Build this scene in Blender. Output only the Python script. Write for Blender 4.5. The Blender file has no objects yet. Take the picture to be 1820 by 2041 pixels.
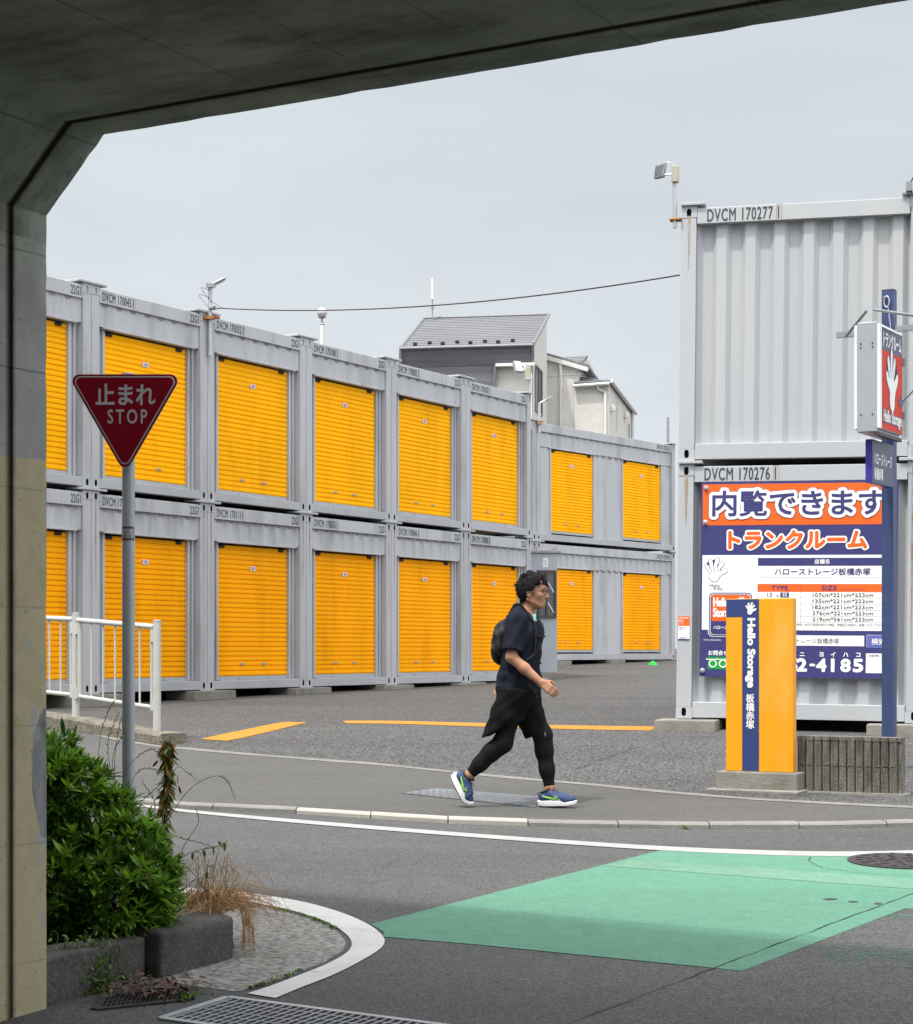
import bpy, bmesh, math, random
import numpy as np
from mathutils import Vector, Matrix

R = math.radians
random.seed(7)
rng = np.random.default_rng(11)
scene = bpy.context.scene
COL = scene.collection

# ---------------------------------------------------------------- camera
F = 3850.0            # focal length in units of a picture 1820 wide
CX, HY = 910.0, 1294.0   # principal column, horizon row in those units
EYE = 1.64
cam_data = bpy.data.cameras.new("camera")
cam_data.sensor_fit = 'HORIZONTAL'
cam_data.sensor_width = 36.0
cam_data.lens = 36.0 * F / 1820.0
cam_data.shift_y = (HY - 2041.3 / 2) / 1820.0
cam_data.clip_start = 0.05
cam_data.clip_end = 3000
cam = bpy.data.objects.new("camera", cam_data)
cam.location = (0, 0, EYE)
cam.rotation_euler = (R(90), 0, 0)
COL.objects.link(cam)
scene.camera = cam

# ---------------------------------------------------------------- light: hazy bright sky, veiled high sun from behind left
SUN_DIR = Vector((-0.29, -0.353, 1.0)).normalized()      # towards the sun
world = bpy.data.worlds.new("World")
scene.world = world
world.use_nodes = True
wt = world.node_tree
wt.nodes.clear()
wo = wt.nodes.new("ShaderNodeOutputWorld")
bg = wt.nodes.new("ShaderNodeBackground")
sky = wt.nodes.new("ShaderNodeTexSky")
sky.sky_type = 'NISHITA'
sky.sun_disc = False
sky.sun_elevation = math.asin(SUN_DIR.z)
sky.sun_rotation = math.atan2(SUN_DIR.x, SUN_DIR.y) % (2 * math.pi)
sky.air_density = 1.5
sky.dust_density = 4.0
tc = wt.nodes.new("ShaderNodeTexCoord")
sep = wt.nodes.new("ShaderNodeSeparateXYZ")
ramp = wt.nodes.new("ShaderNodeValToRGB")
e = ramp.color_ramp.elements
e[0].position = 0.0; e[0].color = (5.8, 6.12, 6.42, 1)
e[1].position = 1.0; e[1].color = (10.0, 10.3, 10.8, 1)
m1 = e.new(0.10); m1.color = (5.7, 6.08, 6.42, 1)
m2 = e.new(0.32); m2.color = (5.2, 5.6, 6.02, 1)
m3 = e.new(0.52); m3.color = (7.2, 7.45, 7.9, 1)
clouds = wt.nodes.new("ShaderNodeTexNoise")
clouds.inputs["Scale"].default_value = 3.2
clouds.inputs["Detail"].default_value = 6
clouds.inputs["Roughness"].default_value = 0.55
cmap = wt.nodes.new("ShaderNodeMapping")
cmap.inputs["Scale"].default_value = (1, 1, 3.5)
crange = wt.nodes.new("ShaderNodeMapRange")
crange.inputs["From Min"].default_value = 0.3
crange.inputs["From Max"].default_value = 0.7
crange.inputs["To Min"].default_value = 0.93
crange.inputs["To Max"].default_value = 1.07
cmul = wt.nodes.new("ShaderNodeVectorMath"); cmul.operation = 'SCALE'
smix = wt.nodes.new("ShaderNodeMix"); smix.data_type = 'RGBA'
smix.inputs["Factor"].default_value = 0.94
wl = wt.links.new
wl(tc.outputs["Generated"], sep.inputs[0])
wl(sep.outputs["Z"], ramp.inputs[0])
wl(tc.outputs["Generated"], cmap.inputs[0])
wl(cmap.outputs[0], clouds.inputs["Vector"])
wl(clouds.outputs["Fac"], crange.inputs["Value"])
wl(ramp.outputs["Color"], cmul.inputs[0])
wl(crange.outputs["Result"], cmul.inputs["Scale"])
# bright veil of haze round the sun
dotn = wt.nodes.new("ShaderNodeVectorMath"); dotn.operation = 'DOT_PRODUCT'
dotn.inputs[1].default_value = SUN_DIR
wl(tc.outputs["Generated"], dotn.inputs[0])
clampn = wt.nodes.new("ShaderNodeMath"); clampn.operation = 'MAXIMUM'; clampn.inputs[1].default_value = 0.0
wl(dotn.outputs["Value"], clampn.inputs[0])
pown = wt.nodes.new("ShaderNodeMath"); pown.operation = 'POWER'; pown.inputs[1].default_value = 8.0
wl(clampn.outputs[0], pown.inputs[0])
glow = wt.nodes.new("ShaderNodeVectorMath"); glow.operation = 'SCALE'; glow.inputs[0].default_value = (50.0, 49.2, 47.3)
wl(pown.outputs[0], glow.inputs["Scale"])
addn = wt.nodes.new("ShaderNodeVectorMath"); addn.operation = 'ADD'
# added unseen sky glow behind right, lifting the shaded container row
dot2 = wt.nodes.new("ShaderNodeVectorMath"); dot2.operation = 'DOT_PRODUCT'; dot2.inputs[1].default_value = Vector((.80, -.50, .42)).normalized()
wl(tc.outputs["Generated"], dot2.inputs[0])
cl2 = wt.nodes.new("ShaderNodeMath"); cl2.operation = 'MAXIMUM'; cl2.inputs[1].default_value = 0.0
wl(dot2.outputs["Value"], cl2.inputs[0])
pw2 = wt.nodes.new("ShaderNodeMath"); pw2.operation = 'POWER'; pw2.inputs[1].default_value = 3.0
wl(cl2.outputs[0], pw2.inputs[0])
gl2 = wt.nodes.new("ShaderNodeVectorMath"); gl2.operation = 'SCALE'; gl2.inputs[0].default_value = (11.5, 11.5, 11.7)
wl(pw2.outputs[0], gl2.inputs["Scale"])
add2 = wt.nodes.new("ShaderNodeVectorMath"); add2.operation = 'ADD'
wl(cmul.outputs["Vector"], add2.inputs[0]); wl(gl2.outputs["Vector"], add2.inputs[1])
wl(add2.outputs["Vector"], addn.inputs[0]); wl(glow.outputs["Vector"], addn.inputs[1])
wl(sky.outputs["Color"], smix.inputs["A"])
wl(addn.outputs["Vector"], smix.inputs["B"])
wl(smix.outputs["Result"], bg.inputs["Color"])
bg.inputs["Strength"].default_value = 0.112
wl(bg.outputs[0], wo.inputs["Surface"])

sun_data = bpy.data.lights.new("sun", 'SUN')
sun_data.energy = 3.0
sun_data.angle = R(2.0)
sun_data.color = (1.0, 0.955, 0.88)
sun = bpy.data.objects.new("sun", sun_data)
sun.rotation_euler = (-SUN_DIR).to_track_quat('-Z', 'Y').to_euler()
sun.location = (-8, -10, 30)
COL.objects.link(sun)

scene.view_settings.view_transform = 'Standard'
scene.view_settings.look = 'None'
scene.view_settings.exposure = 0.2
scene.view_settings.gamma = 1.0
scene.view_settings.use_curve_mapping = False
scene.cycles.max_bounces = 8
scene.cycles.diffuse_bounces = 5
scene.cycles.use_denoising = True

# ---------------------------------------------------------------- ground profile and pixel-to-ground lookup
_gy = np.array([-200, -60, 0, 13.8, 14.4, 15.3, 17.0, 19.2, 22.0, 26.7, 33, 38, 42, 47, 60, 120, 2000], float)
_gz = np.array([-3.0, -2.0, 0, .0346 * 13.8, .50, .545, .645, .785, .84, .92, .995, 1.115, 1.235, 1.335, 1.45, 1.6, 2.0])
_ys = np.concatenate([np.arange(-60, 80, .05), np.arange(80, 2000, 5.)])
_raw = np.interp(_ys, _gy, _gz)
_sm = np.mean([np.interp(_ys + o, _gy, _gz) for o in np.linspace(-.7, .7, 15)], axis=0)
_tab = np.where(_ys < 13.0, _raw, _sm)
def G(y):
    return float(np.interp(y, _ys, _tab))
def at(px, py, Y):
    """world point at distance Y seen at picture position (px,py)"""
    return Vector(((px - CX) / F * Y, Y, EYE - (py - HY) / F * Y))
def gp(px, py, up=0.0):
    """point of the ground (raised by up) seen at picture position (px,py)"""
    lo, hi = 3.0, 200.0
    t = (py - HY) / F
    for _ in range(60):
        mid = (lo + hi) / 2
        if EYE - t * mid > G(mid) + up: lo = mid
        else: hi = mid
    Y = (lo + hi) / 2
    return Vector(((px - CX) / F * Y, Y, G(Y) + up))

UX = Vector((.871, -.492, 0))     # along the pavement, to the right and nearer
VX = Vector((.492, .871, 0))      # along the underpass, away
UROT = math.atan2(-.492, .871)

# ---------------------------------------------------------------- materials
def nt(mat): return mat.node_tree
def pmat(name, color, rough=.6, metal=0.0, var=.12, vscale=4.0, fine=0.06, fscale=60.0, bump=0.0, bscale=80.0,
         stain=None, stain_amt=0.0, stain_scale=1.5, spec=.5, stretch=None):
    """procedural paint/stone: base colour, broad variation, fine variation, stains, bump (all in world space)"""
    m = bpy.data.materials.new(name); m.use_nodes = True
    t = m.node_tree; N = t.nodes.new; L = t.links.new
    b = t.nodes["Principled BSDF"]
    b.inputs["Roughness"].default_value = rough
    b.inputs["Metallic"].default_value = metal
    b.inputs["Specular IOR Level"].default_value = spec
    geo = N("ShaderNodeNewGeometry")
    vec = geo.outputs["Position"]
    if stretch:
        mp = N("ShaderNodeMapping"); mp.inputs["Scale"].default_value = stretch
        L(vec, mp.inputs[0]); vec = mp.outputs[0]
    n1 = N("ShaderNodeTexNoise"); n1.inputs["Scale"].default_value = vscale; n1.inputs["Detail"].default_value = 6
    n2 = N("ShaderNodeTexNoise"); n2.inputs["Scale"].default_value = fscale; n2.inputs["Detail"].default_value = 3
    L(vec, n1.inputs["Vector"]); L(geo.outputs["Position"], n2.inputs["Vector"])
    r1 = N("ShaderNodeMapRange"); r1.inputs["From Min"].default_value = .3; r1.inputs["From Max"].default_value = .7
    r1.inputs["To Min"].default_value = 1 - var; r1.inputs["To Max"].default_value = 1 + var
    r2 = N("ShaderNodeMapRange"); r2.inputs["From Min"].default_value = .3; r2.inputs["From Max"].default_value = .7
    r2.inputs["To Min"].default_value = 1 - fine; r2.inputs["To Max"].default_value = 1 + fine
    L(n1.outputs["Fac"], r1.inputs["Value"]); L(n2.outputs["Fac"], r2.inputs["Value"])
    mu = N("ShaderNodeMath"); mu.operation = 'MULTIPLY'
    L(r1.outputs[0], mu.inputs[0]); L(r2.outputs[0], mu.inputs[1])
    sc = N("ShaderNodeVectorMath"); sc.operation = 'SCALE'
    sc.inputs[0].default_value = color[:3]
    L(mu.outputs[0], sc.inputs["Scale"])
    out = sc.outputs["Vector"]
    if stain is not None:
        n3 = N("ShaderNodeTexNoise"); n3.inputs["Scale"].default_value = stain_scale; n3.inputs["Detail"].default_value = 8
        n3.inputs["Roughness"].default_value = .65
        L(vec, n3.inputs["Vector"])
        r3 = N("ShaderNodeMapRange"); r3.inputs["From Min"].default_value = .5; r3.inputs["From Max"].default_value = .72
        r3.inputs["To Max"].default_value = stain_amt
        L(n3.outputs["Fac"], r3.inputs["Value"])
        mx = N("ShaderNodeMix"); mx.data_type = 'RGBA'
        mx.inputs["B"].default_value = (*stain[:3], 1)
        L(r3.outputs[0], mx.inputs["Factor"]); L(out, mx.inputs["A"]); out = mx.outputs["Result"]
    L(out, b.inputs["Base Color"])
    if bump:
        n4 = N("ShaderNodeTexNoise"); n4.inputs["Scale"].default_value = bscale; n4.inputs["Detail"].default_value = 4
        L(geo.outputs["Position"], n4.inputs["Vector"])
        bp = N("ShaderNodeBump"); bp.inputs["Strength"].default_value = bump; bp.inputs["Distance"].default_value = .02
        L(n4.outputs["Fac"], bp.inputs["Height"]); L(bp.outputs[0], b.inputs["Normal"])
    return m

def asphalt(name, color, grain=110.0, contrast=.55, patch=.12, light=.5):
    """asphalt: dark binder with light aggregate specks, broad worn patches, fine bump"""
    m = bpy.data.materials.new(name); m.use_nodes = True
    t = m.node_tree; N = t.nodes.new; L = t.links.new
    b = t.nodes["Principled BSDF"]; b.inputs["Roughness"].default_value = .85
    geo = N("ShaderNodeNewGeometry"); P = geo.outputs["Position"]
    vo = N("ShaderNodeTexVoronoi"); vo.inputs["Scale"].default_value = grain
    L(P, vo.inputs["Vector"])
    bw = N("ShaderNodeRGBToBW"); L(vo.outputs["Color"], bw.inputs[0])
    r = N("ShaderNodeMapRange"); r.inputs["From Min"].default_value = .25; r.inputs["From Max"].default_value = .85
    r.inputs["To Min"].default_value = 1 - contrast; r.inputs["To Max"].default_value = 1 + contrast
    L(bw.outputs[0], r.inputs["Value"])
    n1 = N("ShaderNodeTexNoise"); n1.inputs["Scale"].default_value = .55; n1.inputs["Detail"].default_value = 8
    n1.inputs["Roughness"].default_value = .62
    mp = N("ShaderNodeMapping"); mp.inputs["Rotation"].default_value = (0, 0, -UROT); mp.inputs["Scale"].default_value = (.45, 1.6, 1)
    L(P, mp.inputs[0]); L(mp.outputs[0], n1.inputs["Vector"])
    r1 = N("ShaderNodeMapRange"); r1.inputs["From Min"].default_value = .3; r1.inputs["From Max"].default_value = .7
    r1.inputs["To Min"].default_value = 1 - patch; r1.inputs["To Max"].default_value = 1 + patch
    L(n1.outputs["Fac"], r1.inputs["Value"])
    n2 = N("ShaderNodeTexNoise"); n2.inputs["Scale"].default_value = 9; n2.inputs["Detail"].default_value = 6
    L(P, n2.inputs["Vector"])
    r2 = N("ShaderNodeMapRange"); r2.inputs["From Min"].default_value = .3; r2.inputs["From Max"].default_value = .7
    r2.inputs["To Min"].default_value = .93; r2.inputs["To Max"].default_value = 1.07
    L(n2.outputs["Fac"], r2.inputs["Value"])
    a = N("ShaderNodeMath"); a.operation = 'MULTIPLY'; L(r.outputs[0], a.inputs[0]); L(r1.outputs[0], a.inputs[1])
    c = N("ShaderNodeMath"); c.operation = 'MULTIPLY'; L(a.outputs[0], c.inputs[0]); L(r2.outputs[0], c.inputs[1])
    sc = N("ShaderNodeVectorMath"); sc.operation = 'SCALE'; sc.inputs[0].default_value = color[:3]
    L(c.outputs[0], sc.inputs["Scale"])
    L(sc.outputs["Vector"], b.inputs["Base Color"])
    bp = N("ShaderNodeBump"); bp.inputs["Strength"].default_value = .45; bp.inputs["Distance"].default_value = .004
    L(vo.outputs["Distance"], bp.inputs["Height"]); L(bp.outputs[0], b.inputs["Normal"])
    return m

M = {}
M['road'] = asphalt('road_asphalt', (.070, .0703, .0712), 130, .46, .22)
M['walk'] = asphalt('pavement_asphalt', (.074, .0725, .070), 170, .36, .17)
M['lot'] = asphalt('yard_asphalt', (.066, .066, .066), 75, .85, .18)
M['paint'] = pmat('container_paint', (.42, .429, .448), .45, 0, .06, 1.6, .04, 40, .04, 25, (.20, .195, .18), .6, 2.4, .4, (1, 1, .20))
M['paint_dull'] = pmat('weathered_rail_paint', (.385, .393, .408), .55, 0, .08, 2.0, .04, 50, .03, 30, (.30, .29, .27), .4, 1.6, .3)
M['paint_sun'] = pmat('clean_container_paint', (.395, .413, .435), .42, 0, .03, .8, .02, 40, .02, 20, (.50, .47, .42), .25, .9, .4, (1, 1, .3))
M['shutter'] = pmat('yellow_shutter_paint', (.99, .47, .0), .55, 0, .05, 1.5, .04, 50, 0, 20, (.62, .25, .0), .35, 2.0, .08, (1, 1, .22))
M['shutter_low'] = pmat('faded_yellow_shutter_paint', (.97, .405, .0), .6, 0, .07, 1.5, .05, 50, 0, 20, (.58, .22, .0), .42, 2.2, .08, (1, 1, .22))
M['galv'] = pmat('galvanised_steel', (.42, .44, .46), .42, .55, .10, 6, .05, 80, .04, 60)
M['galv_dark'] = pmat('dull_grey_steel', (.26, .28, .30), .5, .4, .10, 5, .05, 80, .04, 60)
M['black'] = pmat('black_gap', (.012, .012, .013), .8, 0, .1, 10)
M['ink'] = pmat('dark_stencil_paint', (.035, .045, .055), .6, 0, .15, 8, .1, 60)
M['rust'] = pmat('rust', (.30, .13, .04), .85, 0, .3, 15, .2, 90, .1, 80)
M['conc'] = pmat('concrete', (.235, .23, .21), .9, 0, .12, 3, .08, 70, .25, 60, (.13, .125, .11), .7, 2.2)
M['block'] = pmat('weathered_footing_concrete', (.22, .212, .185), .92, 0, .15, 5, .1, 70, .3, 55, (.11, .11, .08), .75, 3.0)
M['kerb'] = pmat('kerb_concrete', (.20, .196, .184), .9, 0, .14, 4, .12, 80, .3, 70, (.18, .175, .165), .6, 2.5)
M['kerb_pale'] = pmat('pale_kerb_concrete', (.34, .332, .298), .9, 0, .08, 4, .07, 80, .2, 70, (.34, .33, .30), .5, 2.5)
M['white_line'] = pmat('white_road_paint', (.31, .31, .307), .7, 0, .05, 5, .08, 120, .25, 120, (.42, .41, .40), .6, 3.2)
M['white_fresh'] = pmat('fresh_white_road_paint', (.56, .56, .55), .7, 0, .05, 5, .08, 120, .25, 120, (.36, .35, .34), .5, 3.2)
M['yellow_line'] = pmat('yellow_road_paint', (.43, .165, .006), .8, 0, .07, 5, .16, 120, .25, 120, (.42, .24, .06), .5, 6)
M['white'] = pmat('white_print', (.80, .80, .79), .45, 0, .02, 3, .015, 40)
M['navy'] = pmat('navy_print', (.040, .040, .155), .42, 0, .05, 2, .02, 40)
M['orange'] = pmat('orange_print', (.80, .115, .010), .42, 0, .05, 2, .02, 40)
M['blue_paint'] = pmat('blue_post_paint', (.035, .055, .145), .42, 0, .12, 4, .06, 50, .03, 40, (.07, .08, .12), .5, 5)
M['blue_side'] = pmat('bright_blue_plastic', (.035, .030, .26), .4, 0, .05)
M['pylon_yellow'] = pmat('amber_sign_panel', (.76, .305, .003), .5, 0, .05, 2, .03, 60, 0, 20, (.72, .42, .10), .5, 3.0, .45, (1, 1, .35))
M['pylon_blue'] = pmat('blue_sign_panel', (.030, .050, .165), .4, 0, .05, 3, .03, 60)
M['green_print'] = pmat('green_print', (.0, .32, .035), .45, 0, .03)
M['button_blue'] = pmat('mid_blue_print', (.10, .13, .40), .4, 0, .05)
M['red_sign'] = pmat('red_sign_face', (.165, .002, .010), .55, 0, .05, 6, .06, 120, 0, 80, None, 0, 1.5, .08)
M['sign_white'] = pmat('sign_white_sheeting', (.34, .34, .35), .4, 0, .04, 6, .05, 120)
M['lamp_red'] = pmat('red_lightbox_face', (.58, .040, .020), .5, 0, .04, 3, .03, 40, 0, 80, None, 0, 1.5, .2)
M['lamp_navy'] = pmat('dark_lightbox_band', (.055, .055, .12), .35, 0, .05, 3)
M['alu'] = pmat('pale_aluminium_sheet', (.36, .39, .425), .38, .25, .05, 3, .03, 60, .02, 30)
M['white_rail'] = pmat('white_railing_paint', (.44, .448, .425), .5, 0, .08, 6, .05, 60, .05, 40, (.42, .42, .36), .4, 4)
M['pole'] = pmat('grey_pole_coating', (.36, .378, .415), .42, .15, .05, 4, .04, 60, .02, 40)
M['plastic_cream'] = pmat('cream_box_plastic', (.36, .34, .27), .5)
M['glass_dark'] = pmat('dark_window_glass', (.02, .024, .028), .06, 0, .05, 2, 0, 10, 0, 10, None, 0, 1, .9)
M['frame_dark'] = pmat('bronze_window_frame', (.075, .066, .058), .5, .3, .1)
M['cable'] = pmat('black_cable_sheath', (.03, .032, .045), .6)
M['steel_plate'] = pmat('worn_steel_plate', (.07, .073, .082), .42, .5, .15, 8, .12, 90, .05, 60, (.12, .10, .09), .5, 4)
M['iron'] = pmat('cast_iron', (.042, .037, .039), .6, .4, .15, 8, .15, 90, .1, 60)
M['pit'] = pmat('dark_drain_pit', (.02, .019, .018), .95, 0, .2, 8)
M['roof'] = pmat('grey_slate_shingle', (.155, .158, .172), .75, 0, .08, 2, .10, 14, .1, 30, (.10, .10, .11), .5, 1.2, .3, (.3, 1, 2.5))
M['roof_trim'] = pmat('grey_roof_trim', (.17, .17, .185), .5, .1, .05)
M['siding'] = pmat('pale_house_siding', (.56, .547, .513), .75, 0, .04, 1, .05, 9, .25, 7, None, 0, 1, .3, (1, 1, 3))
M['trim_white'] = pmat('white_house_trim', (.60, .592, .57), .5, 0, .03)
M['soil'] = pmat('dark_planter_soil', (.055, .042, .03), .95, 0, .3, 12, .3, 60, .6, 40)
M['dead_leaf'] = pmat('dead_brown_leaf', (.115, .060, .036), .75, 0, .35, 14, .1, 60)
M['straw'] = pmat('dry_straw', (.42, .26, .12), .8, 0, .35, 25, .1, 60)
M['weed'] = pmat('weed_green', (.11, .17, .025), .7, 0, .35, 18, .1, 60)
M['rust_leaf'] = pmat('rusty_weed_leaf', (.22, .075, .014), .75, 0, .4, 18, .1, 60)
M['globe'] = pmat('milky_lamp_globe', (.52, .47, .49), .3, 0, .03)

def leaf_material(name, c0, c1, scale):
    m = bpy.data.materials.new(name); m.use_nodes = True
    t = m.node_tree; N = t.nodes.new; L = t.links.new
    b = t.nodes["Principled BSDF"]; b.inputs["Roughness"].default_value = .36
    at_ = N("ShaderNodeAttribute"); at_.attribute_name = "tint"
    mx = N("ShaderNodeMix"); mx.data_type = 'RGBA'
    mx.inputs["A"].default_value = (*c0, 1); mx.inputs["B"].default_value = (*c1, 1)
    L(at_.outputs["Fac"], mx.inputs["Factor"])
    L(mx.outputs["Result"], b.inputs["Base Color"])
    b.inputs["Transmission Weight"].default_value = 0.0
    tr = N("ShaderNodeBsdfTranslucent"); L(mx.outputs["Result"], tr.inputs["Color"])
    ms = N("ShaderNodeMixShader"); ms.inputs[0].default_value = .35
    L(b.outputs[0], ms.inputs[1]); L(tr.outputs[0], ms.inputs[2])
    L(ms.outputs[0], t.nodes["Material Output"].inputs["Surface"])
    return m
M['leaf'] = leaf_material('glossy_shrub_leaf', (.028, .085, .010), (.27, .50, .045), 8)

# ---------------------------------------------------------------- mesh builder
class MB:
    def __init__(s): s.v = []; s.f = []; s.m = []
    def add(s, verts, faces, mi=0, X=None):
        n = len(s.v)
        if X is not None: verts = [X @ Vector(p) for p in verts]
        s.v.extend([tuple(p) for p in verts])
        s.f.extend([tuple(i + n for i in f) for f in faces]); s.m.extend([mi] * len(faces))
        return s
    def box(s, x0, x1, y0, y1, z0, z1, mi=0, X=None):
        v = [(x0, y0, z0), (x1, y0, z0), (x1, y1, z0), (x0, y1, z0), (x0, y0, z1), (x1, y0, z1), (x1, y1, z1), (x0, y1, z1)]
        return s.add(v, [(0, 3, 2, 1), (4, 5, 6, 7), (0, 1, 5, 4), (1, 2, 6, 5), (2, 3, 7, 6), (3, 0, 4, 7)], mi, X)
    def tube(s, pts, r, n=10, mi=0, cap=True):
        pts = [Vector(p) for p in pts]; k = len(pts)
        rs = r if isinstance(r, (list, tuple)) else [r] * k
        t0 = (pts[1] - pts[0]).normalized()
        ref = Vector((0, 0, 1)) if abs(t0.z) < .9 else Vector((1, 0, 0))
        a = t0.cross(ref).normalized()
        verts = []; base = len(s.v)
        for i in range(k):
            t = (pts[min(i + 1, k - 1)] - pts[max(i - 1, 0)]).normalized()
            a = (a - t * a.dot(t)).normalized(); b = t.cross(a)
            for j in range(n):
                w = 2 * math.pi * j / n
                verts.append(pts[i] + (a * math.cos(w) + b * math.sin(w)) * rs[i])
        faces = []
        for i in range(k - 1):
            for j in range(n):
                faces.append((i * n + j, i * n + (j + 1) % n, (i + 1) * n + (j + 1) % n, (i + 1) * n + j))
        if cap:
            faces.append(tuple(range(n - 1, -1, -1))); faces.append(tuple((k - 1) * n + j for j in range(n)))
        return s.add(verts, faces, mi)
    def prism(s, poly, z0, z1, mi=0, X=None):
        n = len(poly)
        v = [(p[0], p[1], z0) for p in poly] + [(p[0], p[1], z1) for p in poly]
        f = [tuple(range(n - 1, -1, -1)), tuple(range(n, 2 * n))] + [(i, (i + 1) % n, n + (i + 1) % n, n + i) for i in range(n)]
        return s.add(v, f, mi, X)
    def lathe(s, prof, n=20, mi=0, X=None):
        v = []; f = []
        for r, z in prof:
            for j in range(n):
                w = 2 * math.pi * j / n; v.append((r * math.cos(w), r * math.sin(w), z))
        for i in range(len(prof) - 1):
            for j in range(n):
                f.append((i * n + j, i * n + (j + 1) % n, (i + 1) * n + (j + 1) % n, (i + 1) * n + j))
        f.append(tuple(range(n - 1, -1, -1))); f.append(tuple((len(prof) - 1) * n + j for j in range(n)))
        return s.add(v, f, mi, X)
    def strip(s, path, z0, z1, mi=0, X=None):
        """vertical sheet over a plan path of (x,y)"""
        v = []
        for x, y in path: v += [(x, y, z0), (x, y, z1)]
        f = [(2 * i, 2 * i + 2, 2 * i + 3, 2 * i + 1) for i in range(len(path) - 1)]
        return s.add(v, f, mi, X)
    def build(s, name, mats, parent=None, loc=None, rot=None, bevel=0, smooth=None, segs=1):
        me = bpy.data.meshes.new(name)
        me.from_pydata(s.v, [], s.f)
        if not isinstance(mats, (list, tuple)): mats = [mats]
        for m_ in mats: me.materials.append(m_)
        me.polygons.foreach_set("material_index", s.m)
        if bevel:
            bm = bmesh.new(); bm.from_mesh(me)
            ed = [e_ for e_ in bm.edges if len(e_.link_faces) == 2 and e_.calc_face_angle(0) > .5]
            bmesh.ops.bevel(bm, geom=ed, offset=bevel, segments=segs, profile=.6, affect='EDGES', clamp_overlap=True)
            bm.to_mesh(me); bm.free()
        if smooth is not None:
            me.polygons.foreach_set("use_smooth", [True] * len(me.polygons))
            me.set_sharp_from_angle(angle=R(smooth))
        me.update()
        o = bpy.data.objects.new(name, me); COL.objects.link(o)
        if parent is not None: o.parent = parent
        if loc is not None: o.location = loc
        if rot is not None: o.rotation_euler = rot
        return o

def thing(name, label, cat, loc=(0, 0, 0), rz=0.0, group=None, rot=None):
    o = bpy.data.objects.new(name, None); COL.objects.link(o)
    o.empty_display_size = .2
    o.location = loc; o.rotation_euler = rot if rot else (0, 0, rz)
    return tag(o, label, cat, group)
def tag(o, label, cat, group=None):
    o['label'] = label; o['category'] = cat
    if group: o['group'] = group
    return o
def kind(o, k, label=None):
    o['kind'] = k
    if label: o['label'] = label
    return o
def copy_tree(o, parent=None, skip=()):
    c = o.copy(); COL.objects.link(c); c.parent = parent
    for ch in o.children:
        if ch.name.split('.')[0] in skip: continue
        copy_tree(ch, c, skip)
    return c

_tcache = {}
def text_geo(body, size=1.0, offset=0.0, bevel=0.0, align='LEFT', spacing=1.0, res=3):
    key = (body, size, offset, bevel, align, spacing, res)
    if key in _tcache: return _tcache[key]
    cu = bpy.data.curves.new('lettering', 'FONT')
    cu.body = body; cu.size = size; cu.align_x = align; cu.align_y = 'CENTER'
    cu.space_character = spacing; cu.resolution_u = res
    if bevel: cu.bevel_depth = bevel; cu.bevel_resolution = 1
    o = bpy.data.objects.new('lettering', cu); COL.objects.link(o)
    dg = bpy.context.evaluated_depsgraph_get()
    me = bpy.data.meshes.new_from_object(o.evaluated_get(dg))
    n = len(me.vertices); co = np.empty(n * 3); me.vertices.foreach_get('co', co); co = co.reshape(-1, 3)
    fs = [tuple(p.vertices) for p in me.polygons]
    bpy.data.objects.remove(o); bpy.data.curves.remove(cu); bpy.data.meshes.remove(me)
    _tcache[key] = (co, fs)
    return co, fs
def put_text(mb, body, x, z, h, mi=0, y=0.0, sx=1.0, offset=0.0, bevel=0.0, align='LEFT', spacing=1.0, rot=0.0, width=None, height=None, flat=.05, ring=0.0, nring=16):
    """lettering standing on the plane y (facing -y); h = font size. width/height fit the ink box.
    ring > 0 thickens the strokes by ring metres with round corners."""
    co, fs = text_geo(body, h, 0.0, bevel, align, spacing)
    if offset and not ring: ring, nring = offset, 8
    co = co.copy()
    if len(co) == 0: return
    if width:
        w = co[:, 0].max() - co[:, 0].min(); co[:, 0] *= (width - 2 * ring) / w
    else: co[:, 0] *= sx
    zc = (co[:, 1].max() + co[:, 1].min()) / 2; co[:, 1] -= zc
    if height:
        co[:, 1] *= (height - 2 * ring) / (co[:, 1].max() - co[:, 1].min())
    if align == 'CENTER': co[:, 0] -= (co[:, 0].max() + co[:, 0].min()) / 2
    else: co[:, 0] -= co[:, 0].min() - ring
    c, s_ = math.cos(rot), math.sin(rot)
    shifts = [(0.0, 0.0)] if not ring else [(0.0, 0.0)] + [(ring * math.cos(2 * math.pi * k / nring), ring * math.sin(2 * math.pi * k / nring)) for k in range(nring)]
    for k, (dx, dz) in enumerate(shifts):
        X = x + (co[:, 0] + dx) * c - (co[:, 1] + dz) * s_; Z = z + (co[:, 0] + dx) * s_ + (co[:, 1] + dz) * c
        Y = y - co[:, 2] * (flat if bevel else .03) - k * .00004
        mb.add(np.stack([X, Y, Z], 1).tolist(), fs, mi)
def rect(mb, x0, x1, z0, z1, y, mi=0):
    mb.add([(x0, y, z0), (x1, y, z0), (x1, y, z1), (x0, y, z1)], [(0, 1, 2, 3)], mi)
def flatpoly(mb, pts, y, mi=0):
    mb.add([(p[0], y, p[1]) for p in pts], [tuple(range(len(pts)))], mi)
def rrect(x0, x1, z0, z1, r, n=5):
    out = []
    for cx, cz, a0 in ((x1 - r, z0 + r, -90), (x1 - r, z1 - r, 0), (x0 + r, z1 - r, 90), (x0 + r, z0 + r, 180)):
        for i in range(n + 1):
            a = R(a0 + 90 * i / n); out.append((cx + r * math.cos(a), cz + r * math.sin(a)))
    return out
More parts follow.
